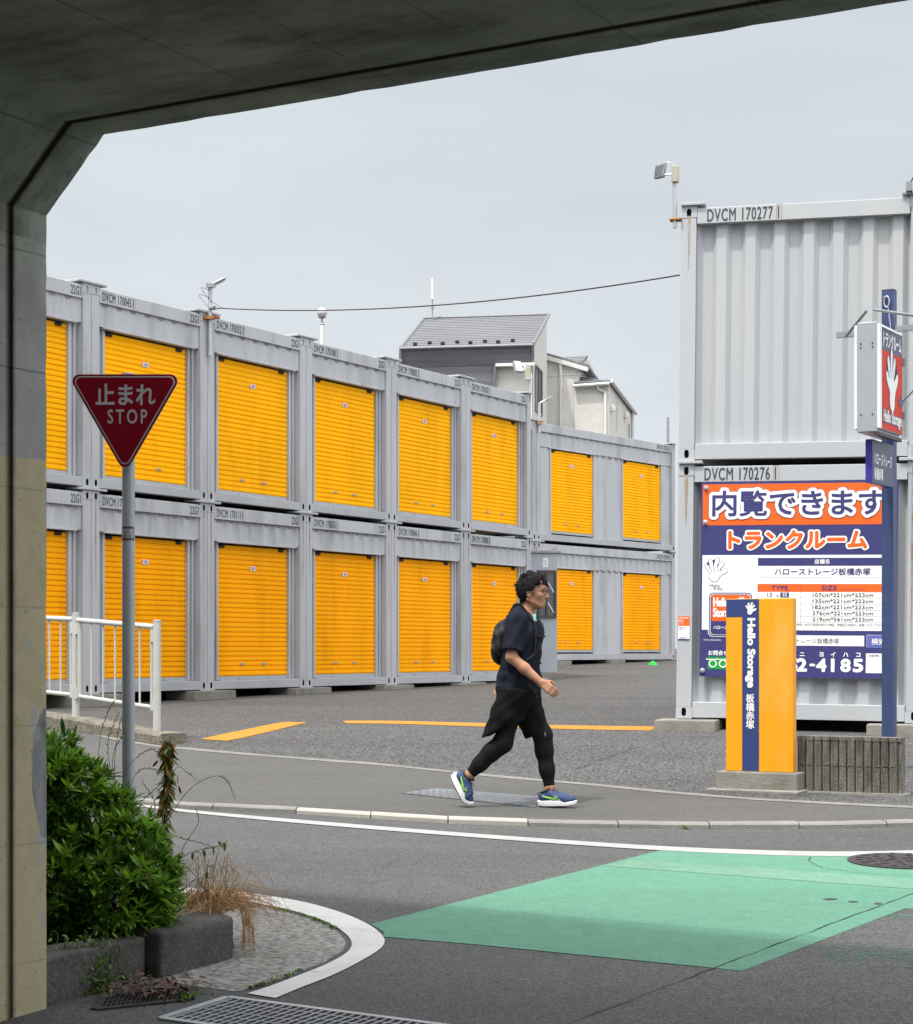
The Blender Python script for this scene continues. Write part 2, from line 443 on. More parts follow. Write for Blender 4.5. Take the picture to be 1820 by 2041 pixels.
def smooth_curve(pts, n=8):
    """Catmull-Rom through points"""
    P = [Vector(p) for p in pts]; P = [P[0] * 2 - P[1]] + P + [P[-1] * 2 - P[-2]]
    out = []
    for i in range(1, len(P) - 2):
        for k in range(n):
            t = k / n; a, b, c, d = P[i - 1], P[i], P[i + 1], P[i + 2]
            out.append(.5 * ((2 * b) + (c - a) * t + (2 * a - 5 * b + 4 * c - d) * t * t + (3 * b - a - 3 * c + d) * t ** 3))
    out.append(P[-2]); return out
# open waving hand emblem: outline in a unit box, wrist at the bottom
HAND = [(.50, .00), (.36, .06), (.30, .18), (.31, .30), (.18, .40), (.06, .50), (.02, .58), (.07, .63), (.15, .60), (.27, .50),
        (.20, .62), (.13, .76), (.13, .85), (.20, .88), (.27, .82), (.36, .64), (.37, .78), (.38, .93), (.44, 1.0), (.51, .98), (.53, .88), (.51, .64),
        (.58, .76), (.64, .86), (.71, .88), (.75, .82), (.72, .70), (.63, .52), (.72, .53), (.84, .62), (.93, .64), (.96, .57), (.90, .46), (.78, .36), (.70, .24), (.68, .10), (.60, .02)]
def put_hand(mb, cx, cz, w, h, y, mi, rot=0.0, grow=0.0):
    pts = smooth_curve([(p[0] - .5, p[1] - .5, 0) for p in HAND + [HAND[0]]], 3)[:-1]
    if grow:
        c = []
        n = len(pts)
        for i in range(n):
            t = (pts[(i + 1) % n] - pts[i - 1]); t = Vector((t.x * w, t.y * h, 0))
            if t.length < 1e-9: t = Vector((1, 0, 0))
            t.normalize(); c.append(Vector((pts[i].x * w - t.y * grow, pts[i].y * h + t.x * grow, 0)))
        q = [(p.x, p.y) for p in c]
    else: q = [(p.x * w, p.y * h) for p in pts]
    c_, s_ = math.cos(rot), math.sin(rot)
    flatpoly(mb, [(cx + x * c_ - z * s_, cz + x * s_ + z * c_) for x, z in q][::1], y, mi)

# ================================================================ SETTING: ground, road, pavement, yard
def arr_x(pts):
    return np.array([p.x for p in pts]), np.array([p.y for p in pts])
def linext(xs, ys, slope_l, slope_r, x0=-60, x1=60):
    return (np.concatenate([[x0], xs, [x1]]),
            np.concatenate([[ys[0] + slope_l * (x0 - xs[0])], ys, [ys[-1] + slope_r * (x1 - xs[-1])]]))
KERB_PX = [(285, 1604), (345, 1611), (600, 1623), (900, 1642), (1050, 1647), (1250, 1651), (1400, 1653), (1640, 1652), (1820, 1648)]
kx, ky = arr_x([gp(*p) for p in KERB_PX])
kx, ky = linext(kx, ky, -.35, .05)
BORD_PX = [(95, 1446), (241, 1474), (313, 1487), (372, 1491), (549, 1507), (745, 1521), (847, 1532), (1022, 1549), (1213, 1566), (1359, 1580), (1500, 1592), (1820, 1608)]
bx_, by_ = arr_x([gp(px, py, .03) for px, py in BORD_PX])
bx_, by_ = linext(bx_, by_, -.56, -.3)
def kerb_y(x): return float(np.interp(x, kx, ky))
def bord_y(x): return max(float(np.interp(x, bx_, by_)), kerb_y(x) + .7)
KW = .15

def ground_sheet(name, mat, cols, y_lo, y_hi, n, up, power=1.0):
    v = []; f = []
    for x in cols:
        a, b = y_lo(x), y_hi(x)
        for j in range(n + 1):
            y = a + (b - a) * (j / n) ** power
            v.append((x, y, G(y) + up))
    for i in range(len(cols) - 1):
        for j in range(n):
            p = i * (n + 1) + j; f.append((p, p + n + 1, p + n + 2, p + 1))
    mb = MB(); mb.add(v, f)
    return mb.build(name, mat, smooth=60)

far_cols = [-900, -300, -120, -60] + list(np.arange(-30, 30.1, 3)) + [60, 120, 300, 900]
vs = []; fs_ = []
yy = list(np.arange(-60, 0, 6)) + list(np.arange(0, 13.4, 3.3)) + list(np.arange(13.5, 62, .5)) + [80, 120, 200, 400, 900, 1900]
for x in far_cols:
    for y in yy: vs.append((x, y, G(y)))
for i in range(len(far_cols) - 1):
    for j in range(len(yy) - 1):
        p = i * len(yy) + j; fs_.append((p, p + len(yy), p + len(yy) + 1, p + 1))
g = MB(); g.add(vs, fs_)
kind(g.build('road', M['road'], smooth=60), 'structure', 'grey asphalt road running past the yard and under the bridge')
near_cols = [-40, -25, -15, -10] + list(np.arange(-8, 8.01, .25)) + [10, 15, 25, 40]
kind(ground_sheet('pavement', M['walk'], near_cols, lambda x: kerb_y(x) + KW, bord_y, 10, .030), 'structure', 'smooth asphalt pavement sloping up from the kerb to the yard')
kind(ground_sheet('yard', M['lot'], near_cols, bord_y, lambda x: 75.0, 120, .0305, 1.25), 'structure', 'coarse asphalt yard in front of the stacked containers')
# pale joint where pavement meets yard
mb = MB()
rr = random.Random(2)
for x in np.arange(-4, 6, .125):
    ya, yb = bord_y(x), bord_y(x + .125)
    w0, w1 = .13 + .02 * math.sin(x * 5), .13 + .02 * math.sin((x + .125) * 5)
    mb.add([(x, ya - w0, G(ya - w0) + .0335), (x + .125, yb - w1, G(yb - w1) + .0335), (x + .125, yb + .012, G(yb) + .0345), (x, ya + .012, G(ya) + .0345)], [(0, 1, 2, 3)])
M['joint'] = pmat('pale_mortar_joint', (.17, .166, .152), .95, 0, .2, 6, .2, 60, .3, 60, (.17, .165, .16), .9, 5)
kind(mb.build('pavement_edge', M['joint']), 'structure', 'thin pale joint between pavement and yard')
# kerb stones
mb = MB()
x = -12.0
xa, xb = gp(592, 1620).x, gp(1052, 1645).x
edges = [xa + (xb - xa) * i / 3 for i in range(4)]
stops = []
xx = xa
while xx > -14: xx -= .62; stops.append(xx)
stops = stops[::-1] + edges
xx = xb
while xx < 14: xx += .60; stops.append(xx)
for i in range(len(stops) - 1):
    a, b = stops[i] + .004, stops[i + 1] - .004
    mi = 1 if xa - .01 <= stops[i] < xb - .01 else 0
    n = 3
    ov = .002 * (i % 3)
    for k in range(n):
        x0, x1 = a + (b - a) * k / n, a + (b - a) * (k + 1) / n
        y0, y1 = kerb_y(x0), kerb_y(x1); z0, z1 = G(y0), G(y1)
        t = .036 + ov
        v = [(x0, y0, z0 - .05), (x1, y1, z1 - .05), (x0, y0, z0 + t - .012), (x1, y1, z1 + t - .012),
             (x0, y0 + .014, z0 + t), (x1, y1 + .014, z1 + t), (x0, y0 + KW, z0 + t), (x1, y1 + KW, z1 + t), (x0, y0 + KW, z0 - .05), (x1, y1 + KW, z1 - .05)]
        mb.add(v, [(0, 1, 3, 2), (2, 3, 5, 4), (4, 5, 7, 6), (6, 7, 9, 8)] + ([(0, 2, 4, 6, 8)] if k == 0 else []) + ([(1, 9, 7, 5, 3)] if k == n - 1 else []), mi)
kind(mb.build('kerb', [M['kerb'], M['kerb_pale']]), 'structure', 'low concrete kerb with a paler dropped stretch')

# ---------------------------------------------------------------- road markings (thin paint sheets)
def paint(name, px, mat, up, label, k='structure'):
    mb = MB(); mb.add([gp(x, y, up) for x, y in px], [tuple(range(len(px)))])
    return kind(mb.build(name, mat), k, label)
def ribbon(name, outer, inner, mat, up, label):
    o = smooth_curve([gp(x, y, up) for x, y in outer], 6); i_ = smooth_curve([gp(x, y, up) for x, y in inner], 6)
    n = 60
    def res(P):
        d = [0]
        for a, b in zip(P, P[1:]): d.append(d[-1] + (b - a).length)
        out = []
        for k in range(n + 1):
            s = d[-1] * k / n; j = max(0, min(len(P) - 2, int(np.searchsorted(d, s, side='right')) - 1))
            t = (s - d[j]) / max(1e-9, d[j + 1] - d[j]); out.append(P[j].lerp(P[j + 1], t))
        return out
    a, b = res(o), res(i_)
    mb = MB(); mb.add(a + b, [(k, k + 1, n + 2 + k, n + 1 + k) for k in range(n)])
    return kind(mb.build(name, mat), 'structure', label)

def green_paint():
    m = asphalt('green_road_coating', (.080, .215, .148), 150, .16, .07)
    t = m.node_tree; N = t.nodes.new; L = t.links.new
    b = t.nodes["Principled BSDF"]; src = b.inputs["Base Color"].links[0].from_socket
    geo = N("ShaderNodeNewGeometry"); n = N("ShaderNodeTexNoise"); n.inputs["Scale"].default_value = 5.5; n.inputs["Detail"].default_value = 10; n.inputs["Roughness"].default_value = .72
    mp = N("ShaderNodeMapping"); mp.inputs["Rotation"].default_value = (0, 0, -UROT); mp.inputs["Scale"].default_value = (.35, 1.3, 1)
    L(geo.outputs["Position"], mp.inputs[0]); L(mp.outputs[0], n.inputs["Vector"])
    r = N("ShaderNodeMapRange"); r.inputs["From Min"].default_value = .645; r.inputs["From Max"].default_value = .70
    r.inputs["To Max"].default_value = .75
    L(n.outputs["Fac"], r.inputs["Value"])
    mx = N("ShaderNodeMix"); mx.data_type = 'RGBA'; mx.inputs["B"].default_value = (.10, .125, .11, 1)
    L(r.outputs[0], mx.inputs["Factor"]); L(src, mx.inputs["A"]); L(mx.outputs["Result"], b.inputs["Base Color"])
    return m
M['green'] = green_paint()
M['green_worn'] = asphalt('worn_green_coating', (.107, .225, .157), 150, .18, .16)
M['road_old'] = asphalt('coarse_old_asphalt', (.072, .072, .074), 105, .45, .18)
paint('road_patch', [(1421, 1930), (1820, 1781), (2300, 1601 + 60), (2700, 2300), (1010, 2120), (1123, 2045)], M['road_old'], .0015, 'strip of coarser older asphalt right of the seam')
paint('green_lane', [(740, 1842), (1331, 1691), (1640, 1702), (1820, 1703), (2500, 1700), (2500, 1812), (1803, 1811), (1480, 1935), (943, 1882), (763, 1867), (766, 1858)], M['green'], .003, 'mint green road surfacing with chipped edges')
paint('green_lane_wear', [(1207, 1726), (1258, 1715), (1500, 1729), (1820, 1752), (2500, 1790), (2500, 1812), (1820, 1772), (1500, 1748)], M['green_worn'], .0045, 'paler worn stripe across the green surfacing')
fl_ = MB(); rr = random.Random(31)
for k in range(150):
    if k < 110: px, pyy = rr.uniform(1650, 1840), rr.gauss(1900, 10)
    else: px, pyy = rr.uniform(1770, 1850), rr.gauss(1826, 4)
    c = gp(px, pyy, .0028); a, b = rr.uniform(.008, .05), rr.uniform(.002, .007); w = UROT + rr.gauss(0, .15)
    u_ = Vector((math.cos(w), math.sin(w), 0)); v_ = Vector((-u_.y, u_.x, 0))
    fl_.add([c - u_ * a, c - v_ * b + u_ * a * rr.uniform(-.5, .5), c + u_ * a, c + v_ * b + u_ * a * rr.uniform(-.5, .5)], [(0, 1, 2, 3)])
fl_.v = [(p[0], p[1], G(p[1]) + .0028) for p in fl_.v]
kind(fl_.build('green_paint_remnants', M['green']), 'structure', 'last flecks of green coating on the worn asphalt at the right')
def crack(name, px, w, up, label):
    P = [gp(x, y, up) for x, y in px]; out = []
    rr = random.Random(5)
    pts = []
    for a, b in zip(P, P[1:]):
        for k in range(14):
            q = a.lerp(b, k / 14); pts.append(q + Vector((rr.uniform(-.005, .005), rr.uniform(-.005, .005), 0)))
    pts.append(P[-1])
    mb = MB(); v = []; f = []
    for i, p in enumerate(pts):
        t = (pts[min(i + 1, len(pts) - 1)] - pts[max(0, i - 1)]).normalized(); n = Vector((-t.y, t.x, 0)) * w * rr.uniform(.25, 1)
        v += [p - n, p + n]
    f = [(2 * i, 2 * i + 2, 2 * i + 3, 2 * i + 1) for i in range(len(pts) - 1)]
    mb.add(v, f); return kind(mb.build(name, M['black']), 'structure', label)
crack('road_seam', [(1123, 2043), (1421, 1930), (1600, 1862), (1820, 1781), (2100, 1680)], .004, .006, 'dark open seam between two asphalt layers')
crack('road_crack', [(1615, 1708), (1612, 1716), (1640, 1729), (1700, 1738), (1760, 1743), (1830, 1744)], .003, .0062, 'curved crack around the manhole')
crack('yard_crack', [(1146, 1535), (1200, 1514), (1240, 1500), (1275, 1489)], .006, .0335, 'faint dark crack across the yard behind the walking man')
M['stain'] = asphalt('oil_stained_asphalt', (.045, .045, .046), 130, .4, .2)
rr = random.Random(12)
for cx_, cy_, rx_, ry_ in ((1655, 1792, 16, 2), (1700, 1797, 12, 1.6), (1750, 1801, 10, 2)):
    mb = MB(); n = 26; mb.add([gp(cx_ + rx_ * math.cos(2 * math.pi * k / n) * rr.uniform(.6, 1.1), cy_ + ry_ * math.sin(2 * math.pi * k / n) * rr.uniform(.5, 1.2), .0052) for k in range(n)], [tuple(range(n))])
    kind(mb.build('road_stain', M['stain']), 'structure', 'small dark oil stain on the road surface')
crack('road_hairline', [(898, 1807), (1400, 1850), (1700, 1872)], .002, .0064, 'dark hairline across the green surfacing')  # thin dark line drawn slantwise over the green
ribbon('edge_line', [(270, 1602), (400, 1616.5), (600, 1634), (900, 1658), (1150, 1676), (1331, 1687), (1500, 1694), (1640, 1697), (1740, 1696.5), (1850, 1694)],
       [(270, 1606.5), (400, 1622), (600, 1641), (900, 1665.5), (1150, 1684), (1331, 1695.5), (1500, 1703), (1640, 1706.5), (1740, 1706), (1850, 1704)], M['white_line'], .0048, 'white line along the far side of the road')
ribbon('corner_line', [(330, 1766), (372, 1769), (465, 1777), (582, 1793), (666, 1814), (726, 1838), (759, 1861), (766, 1880), (745, 1900), (675, 1938), (600, 1968), (549, 1989)],
       [(340, 1778), (419, 1784), (475, 1795), (559, 1809), (638, 1832), (680, 1854), (700, 1875), (694, 1896), (652, 1921), (582, 1949), (530, 1968), (493, 1980)], M['white_fresh'], .0045, 'broad white line curving round the planter corner')
ribbon('yard_line_left', [(400, 1473), (440, 1464), (480, 1456), (520, 1447.5), (560, 1440), (575, 1438.8)], [(452, 1476.5), (485, 1470), (520, 1462), (560, 1452.5), (595, 1444), (614, 1440)], M['yellow_line'], .0345, 'slanting yellow line on the yard')
ribbon('yard_line_long', [(683, 1436.5), (800, 1437), (1000, 1442.5), (1150, 1446), (1307, 1448)], [(690, 1441.5), (800, 1443), (1000, 1449.5), (1150, 1453.5), (1298, 1456)], M['yellow_line'], .0345, 'long yellow line across the yard')
# rough concrete apron between planter and white line
M['apron'] = pmat('pitted_pale_concrete', (.225, .22, .208), .95, 0, .12, 3, .55, 34, .6, 60, (.12, .12, .105), .6, 12)
paint('concrete_apron', [(430, 1790), (482, 1799), (559, 1814), (634, 1836), (672, 1856), (690, 1876), (684, 1895), (645, 1919), (577, 1945), (510, 1968), (470, 1976), (371, 1964), (330, 1956), (320, 1940), (470, 1890)], M['apron'], .002, 'pitted pale concrete apron round the planter')
M['moss'] = pmat('kerb_moss', (.11, .19, .025), .95, 0, .4, 30, .2, 80, .5, 80)
def tufts(name, px, n, spread, h, label):
    """low weeds: many short blades in small clumps along a line"""
    rr = random.Random(len(px) * 13 + n)
    mb = MB(); P = [gp(x, y, .004) for x, y in px]
    for i in range(n):
        k = rr.random() * (len(P) - 1); a = P[int(k)].lerp(P[min(int(k) + 1, len(P) - 1)], k % 1)
        if math.sin(k * 9.0 + n) < -.2: continue
        a = a + Vector((rr.gauss(0, spread), rr.gauss(0, spread), 0)); w = rr.uniform(0, 6.28)
        hh = h * rr.uniform(.4, 1.2); d = Vector((math.cos(w), math.sin(w), 0)); s = Vector((-d.y, d.x, 0)) * .004
        mb.add([a - s, a + s, a + d * hh * .5 + s + Vector((0, 0, hh * .7)), a + d * hh + Vector((0, 0, hh * .8))], [(0, 1, 2), (0, 2, 3)])
    return kind(mb.build(name, M['moss']), 'stuff', label)
tufts('weeds', [(545, 1812), (570, 1816), (620, 1830), (640, 1838), (668, 1852)], 300, .010, .013, 'tiny weeds growing in the gap beside the white curve')
tufts('weeds', [(600, 1934), (560, 1950), (525, 1962), (500, 1970)], 190, .010, .013, 'tiny weeds at the near end of the white curve')
tufts('weeds', [(1366, 1652), (1371, 1651)], 40, .012, .03, 'tiny weed sprouting at the kerb right of the walking man')
tufts('weeds', [(1610, 1596), (1617, 1597)], 40, .014, .03, 'tiny weed in the pavement below the ribbed block wall')
tufts('weeds', [(390, 1984), (372, 1992), (352, 1998)], 90, .015, .03, 'small weeds sprouting beside the drain grates')

# ---------------------------------------------------------------- manhole, tread plate, drain grates
c = gp(1798, 1717, .004)
t = thing('manhole_cover', 'round dark iron manhole cover set in the green surfacing', 'manhole cover', c)
slope = math.atan(.0346); t.rotation_euler = (slope, 0, 0)
mb = MB(); mb.lathe([(.315, 0), (.315, .006), (.29, .007)], 40); mb.build('frame', M['iron'], t)
mb = MB(); mb.lathe([(.285, 0), (.285, .009), (.27, .010)], 40)
for r0 in (.05, .11, .17, .23):
    n = max(6, int(r0 * 70))
    for k in range(n):
        w = 2 * math.pi * k / n; X = Matrix.Rotation(w, 4, 'Z')
        mb.box(r0, r0 + .038, -.012, .012, .0095, .014, 0, X)
mb.build('cover', M['iron'], t)

P = [gp(800, 1581, .034), gp(870, 1572, .034), gp(1075, 1588, .034), gp(1068, 1609, .034)]
t = thing('tread_plate', 'worn steel chequer plate let into the pavement under the walking man', 'steel plate', P[0])
def lerp2(u, v): return P[0].lerp(P[3], u).lerp(P[1].lerp(P[2], u), v)
mb = MB(); mb.add([p - P[0] for p in P] + [p - P[0] - Vector((0, 0, .01)) for p in P], [(0, 3, 2, 1), (0, 1, 5, 4), (1, 2, 6, 5), (2, 3, 7, 6), (3, 0, 4, 7)])
mb.build('plate', M['steel_plate'], t)
mb = MB(); nu, nv = 34, 9
for i in range(nu):
    for j in range(nv):
        c = lerp2((i + .5) / nu, (j + .5) / nv) - P[0]
        a = UROT + (R(45) if (i + j) % 2 else R(-45))
        d = Vector((math.cos(a), math.sin(a), 0)) * .024; s = Vector((-d.y, d.x, 0)) * .3; u = Vector((0, 0, .006))
        mb.add([c - d, c + s * .8, c + d, c - s * .8, c - d * .7 + u, c + s * .5 + u, c + d * .7 + u, c - s * .5 + u], [(4, 5, 6, 7), (0, 1, 5, 4), (1, 2, 6, 5), (2, 3, 7, 6), (3, 0, 4, 7)])
mb.build('tread_ribs', M['galv_dark'], t)

def grate(name, corner_px, u_px, v_px, nbars, ncross, label, mat):
    """steel grating over a dark pit: corner, end of the long side, end of the short side"""
    a = gp(*corner_px); b = gp(*u_px); d = gp(*v_px)
    u, v = b - a, d - a
    t = thing(name, label, 'drain grate', a)
    up = Vector((0, 0, 1))
    def bar(mb, p0, p1, w, z0, z1):
        dr = (p1 - p0).normalized(); n = Vector((-dr.y, dr.x, 0)) * w / 2
        mb.add([p0 - n + up * z0, p1 - n + up * z0, p1 + n + up * z0, p0 + n + up * z0, p0 - n + up * z1, p1 - n + up * z1, p1 + n + up * z1, p0 + n + up * z1],
               [(4, 5, 6, 7), (0, 1, 5, 4), (1, 2, 6, 5), (2, 3, 7, 6), (3, 0, 4, 7)])
    z = Vector((0, 0, 0))
    mb = MB(); mb.add([z + up * .0018, u + up * .0018, u + v + up * .0018, v + up * .0018], [(0, 1, 2, 3)]); mb.build('pit', M['pit'], t)
    mb = MB()
    for p, q in ((z, u), (u, u + v), (u + v, v), (v, z)): bar(mb, p, q, .035, .001, .008)
    mb.build('frame', mat, t)
    mb = MB()
    for i in range(1, nbars): bar(mb, u * (i / nbars), u * (i / nbars) + v, .0055, .0025, .0075)
    mb.build('bars', mat, t)
    mb = MB()
    for i in range(1, ncross): bar(mb, v * (i / ncross), v * (i / ncross) + u, .006, .003, .006)
    mb.build('cross_rods', mat, t)
    return t
def grate_dir(c, length, depth):
    a = gp(*c); b = a + UX * length; d = a - VX * depth
    def px(p): return (CX + F * p.x / p.y, HY + F * (EYE - G(p.y)) / p.y)
    return px(b), px(d)
b_, d_ = grate_dir((454, 1990), 2.2, .42)
grate('drain_grate', (454, 1990), b_, d_, 62, 6, 'wide steel drain grate with thin bars across the road under the bridge', M['galv'])
b_, d_ = grate_dir((212, 1983), .62, .22)
grate('drain_grate', (205, 1988), (388, 1969), (190, 2014), 20, 4, 'narrow steel drain grate half buried in dead leaves beside the planter', M['iron'])

# ================================================================ UNDERPASS (bridge frame over the road)
def underpass_mat():
    m = bpy.data.materials.new('stained_bridge_concrete'); m.use_nodes = True
    t = m.node_tree; N = t.nodes.new; L = t.links.new
    b = t.nodes["Principled BSDF"]; b.inputs["Roughness"].default_value = .9
    tcn = N("ShaderNodeTexCoord"); O = tcn.outputs["Object"]
    sp = N("ShaderNodeSeparateXYZ"); L(O, sp.inputs[0])
    def math_(op, a, c=None):
        q = N("ShaderNodeMath"); q.operation = op
        for i, vv in enumerate((a, c)):
            if vv is None: continue
            if isinstance(vv, (int, float)): q.inputs[i].default_value = vv
            else: L(vv, q.inputs[i])
        return q.outputs[0]
    def rng_(val, a, c, d=0., e_=1.):
        q = N("ShaderNodeMapRange"); L(val, q.inputs["Value"])
        q.inputs["From Min"].default_value = a; q.inputs["From Max"].default_value = c
        q.inputs["To Min"].default_value = d; q.inputs["To Max"].default_value = e_
        return q.outputs[0]
    def noise(scale, detail=6, rough=.6, stretch=None):
        q = N("ShaderNodeTexNoise"); q.inputs["Scale"].default_value = scale; q.inputs["Detail"].default_value = detail; q.inputs["Roughness"].default_value = rough
        if stretch:
            mp = N("ShaderNodeMapping"); mp.inputs["Scale"].default_value = stretch; L(O, mp.inputs[0]); L(mp.outputs[0], q.inputs["Vector"])
        else: L(O, q.inputs["Vector"])
        return q.outputs["Fac"]
    def mix(f, a, c):
        q = N("ShaderNodeMix"); q.data_type = 'RGBA'
        L(f, q.inputs["Factor"])
        for key, vv in (("A", a), ("B", c)):
            if isinstance(vv, tuple): q.inputs[key].default_value = (*vv, 1)
            else: L(vv, q.inputs[key])
        return q.outputs["Result"]
    x, y, z = sp.outputs
    n1 = noise(2.2, 8, .65); n2 = noise(9, 8, .7)
    edge = math_('ADD', z, math_('MULTIPLY', n1, .02))
    grey = mix(rng_(n1, .35, .65), (.25, .252, .248), (.36, .36, .355))
    soff = mix(rng_(n1, .35, .65), (.24, .255, .215), (.37, .385, .33))
    grey = mix(rng_(z, 3.0, 3.15), grey, soff)
    beige = mix(rng_(n2, .35, .65), (.40, .35, .215), (.47, .42, .27))
    # peeled flakes in the beige coat, mostly near the exit edge
    flake = math_('GREATER_THAN', math_('ADD', noise(7, 5, .6, (1, 1, .55)), rng_(y, -.17, 0, -.11, .03)), .585)
    beige = mix(flake, beige, (.36, .365, .37))
    # bare lens-shaped patch at the exit edge
    ly = math_('DIVIDE', y, .085); lz = math_('DIVIDE', math_('SUBTRACT', z, 1.17), .27)
    lens = math_('LESS_THAN', math_('ADD', math_('ADD', math_('MULTIPLY', ly, ly), math_('MULTIPLY', lz, lz)), math_('MULTIPLY', noise(6, 6, .6), 1.3)), 1.55)
    beige = mix(math_('MULTIPLY', lens, math_('LESS_THAN', x, .5)), beige, mix(rng_(noise(14, 8, .7, (1, 1, .35)), .35, .65), (.13, .13, .135), (.30, .30, .31)))
    col = mix(rng_(edge, 2.372, 2.378), beige, grey)
    # pits and dark speckle
    pits = math_('GREATER_THAN', noise(38, 2, .5), .70)
    col = mix(math_('MULTIPLY', pits, .55), col, (.06, .058, .05))
    # formwork joints
    def line(val, period, width):
        fr = math_('FRACT', math_('DIVIDE', val, period)); return math_('LESS_THAN', fr, width / period)
    wall_line = math_('MULTIPLY', line(math_('ADD', z, math_('MULTIPLY', n2, .01)), .45, .008), math_('LESS_THAN', z, 3.3))
    roof_line = math_('MULTIPLY', line(math_('ADD', math_('ADD', x, .2), math_('MULTIPLY', n2, .012)), .45, .007), math_('GREATER_THAN', z, 3.3))
    lines = math_('MULTIPLY', math_('MAXIMUM', wall_line, roof_line), rng_(n1, .35, .6, .1, .6)); lines = math_('MULTIPLY', lines, rng_(z, 2.3, 2.4, .45, 1.0))
    col = mix(lines, col, (.045, .042, .036))
    # damp dirt: irregular blotches in the soffit and along the drip groove
    damp = math_('MULTIPLY', rng_(noise(1.7, 9, .7, (.6, 1.6, 1)), .47, .66, 0, .8), math_('GREATER_THAN', z, 3.2))
    col = mix(damp, col, (.05, .048, .04))
    gro = math_('SUBTRACT', 1.0, rng_(math_('ABSOLUTE', math_('ADD', y, math_('ADD', .19, math_('MULTIPLY', n2, .02)))), .012, .034))
    col = mix(math_('MULTIPLY', gro, rng_(z, 1.0, 3.2, .55, .85)), col, (.05, .04, .026))
    L(col, b.inputs["Base Color"])
    bp = N("ShaderNodeBump"); bp.inputs["Strength"].default_value = .5; bp.inputs["Distance"].default_value = .01
    L(math_('SUBTRACT', n2, math_('MULTIPLY', pits, .5)), bp.inputs["Height"]); L(bp.outputs[0], b.inputs["Normal"])
    return m
M['under'] = underpass_mat()
E0 = Vector((-1.577, 7.429, 0))
up_ = thing('underpass', 'dark concrete bridge frame seen from beneath with haunched corner and two-tone wall', 'underpass', E0, UROT)
WT, LT = 9.2, 13.0
prof = []
def seg(a, b, n):
    for i in range(n): prof.append((a[0] + (b[0] - a[0]) * i / n, a[1] + (b[1] - a[1]) * i / n))
seg((0, -1.2), (0, 3.307), 60); i_wall = len(prof)
seg((0, 3.307), (.284, 3.58), 8); i_ch = len(prof)
seg((.284, 3.58), (WT - .284, 3.58), 90); i_ce = len(prof)
seg((WT - .284, 3.58), (WT, 3.307), 6); i_cr = len(prof)
seg((WT, 3.307), (WT, -1.2), 12); prof.append((WT, -1.2))
def pnorm(i):
    a = prof[max(0, i - 1)]; b = prof[min(len(prof) - 1, i + 1)]
    d = Vector((b[0] - a[0], b[1] - a[1])).normalized(); return Vector((-d.y, d.x))   # outward (into the concrete)
rr = random.Random(3)
jit = [max(0, rr.gauss(.0003, .0012)) for _ in prof]
rows = [(0.0, .02, 1), (-.018, 0, 0), (-.185, 0, 0), (-.187, .014, 0), (-.215, .014, 0), (-.217, 0, 0), (-1.5, 0, 0), (-4, 0, 0), (-8, 0, 0), (-LT, 0, 0)]
def under_part(name, i0, i1):
    v = []; f = []; n = i1 - i0
    for (yl, off, jj) in [(0.0, .08, 0)] + rows:
        for i in range(i0, i1):
            q = pnorm(i); o_ = off * (0 if jj else 1) + (jit[i] if jj else 0)
            v.append((prof[i][0] + q.x * o_, yl - (jit[i] * .8 if jj else 0), prof[i][1] + q.y * o_))
    for r in range(len(rows)):
        for i in range(n - 1): f.append((r * n + i, r * n + i + 1, (r + 1) * n + i + 1, (r + 1) * n + i))
    mb = MB(); mb.add(v, f); return mb
under_part('side_wall', 0, i_wall + 1).build('side_wall', M['under'], up_)
under_part('haunch', i_wall, i_ch + 1).build('haunch', M['under'], up_)
under_part('soffit', i_ch, i_ce + 1).build('soffit', M['under'], up_)
under_part('haunch', i_ce, i_cr + 1).build('haunch', M['under'], up_)
under_part('side_wall', i_cr, len(prof)).build('side_wall', M['under'], up_)
mb = MB()
mb.box(-.75, -.06, -LT, -.003, -1.2, 3.64); mb.box(WT + .06, WT + .75, -LT, -.003, -1.2, 3.64)
mb.box(-.75, WT + .75, -LT, -.0035, 3.645, 5.2)
mb.build('deck', M['conc'], up_)
mb = MB(); mb.box(-14, WT + 14, -.30, -.004, 5.205, 6.55)
mb.build('parapet', M['conc'], up_)
for a_, b_ in ((-14, -.755), (WT + .755, WT + 14)):
    mb = MB(); mb.box(a_, b_, -.5, -.006, -1.2, 5.2); mb.build('wing_wall', M['conc'], up_)

# ================================================================ CONTAINERS
CW, CH, CL = 2.438, 2.591, 6.058
GAP = .035
M['shade_grime'] = pmat('rail_shade_grime', (.20, .195, .18), .8, 0, .2, 6)  # gap shadow below the rails and recess dirt, put into one colour
PAINT_MATS = [M['paint'], M['black'], M['shade_grime'], M['paint_dull']]

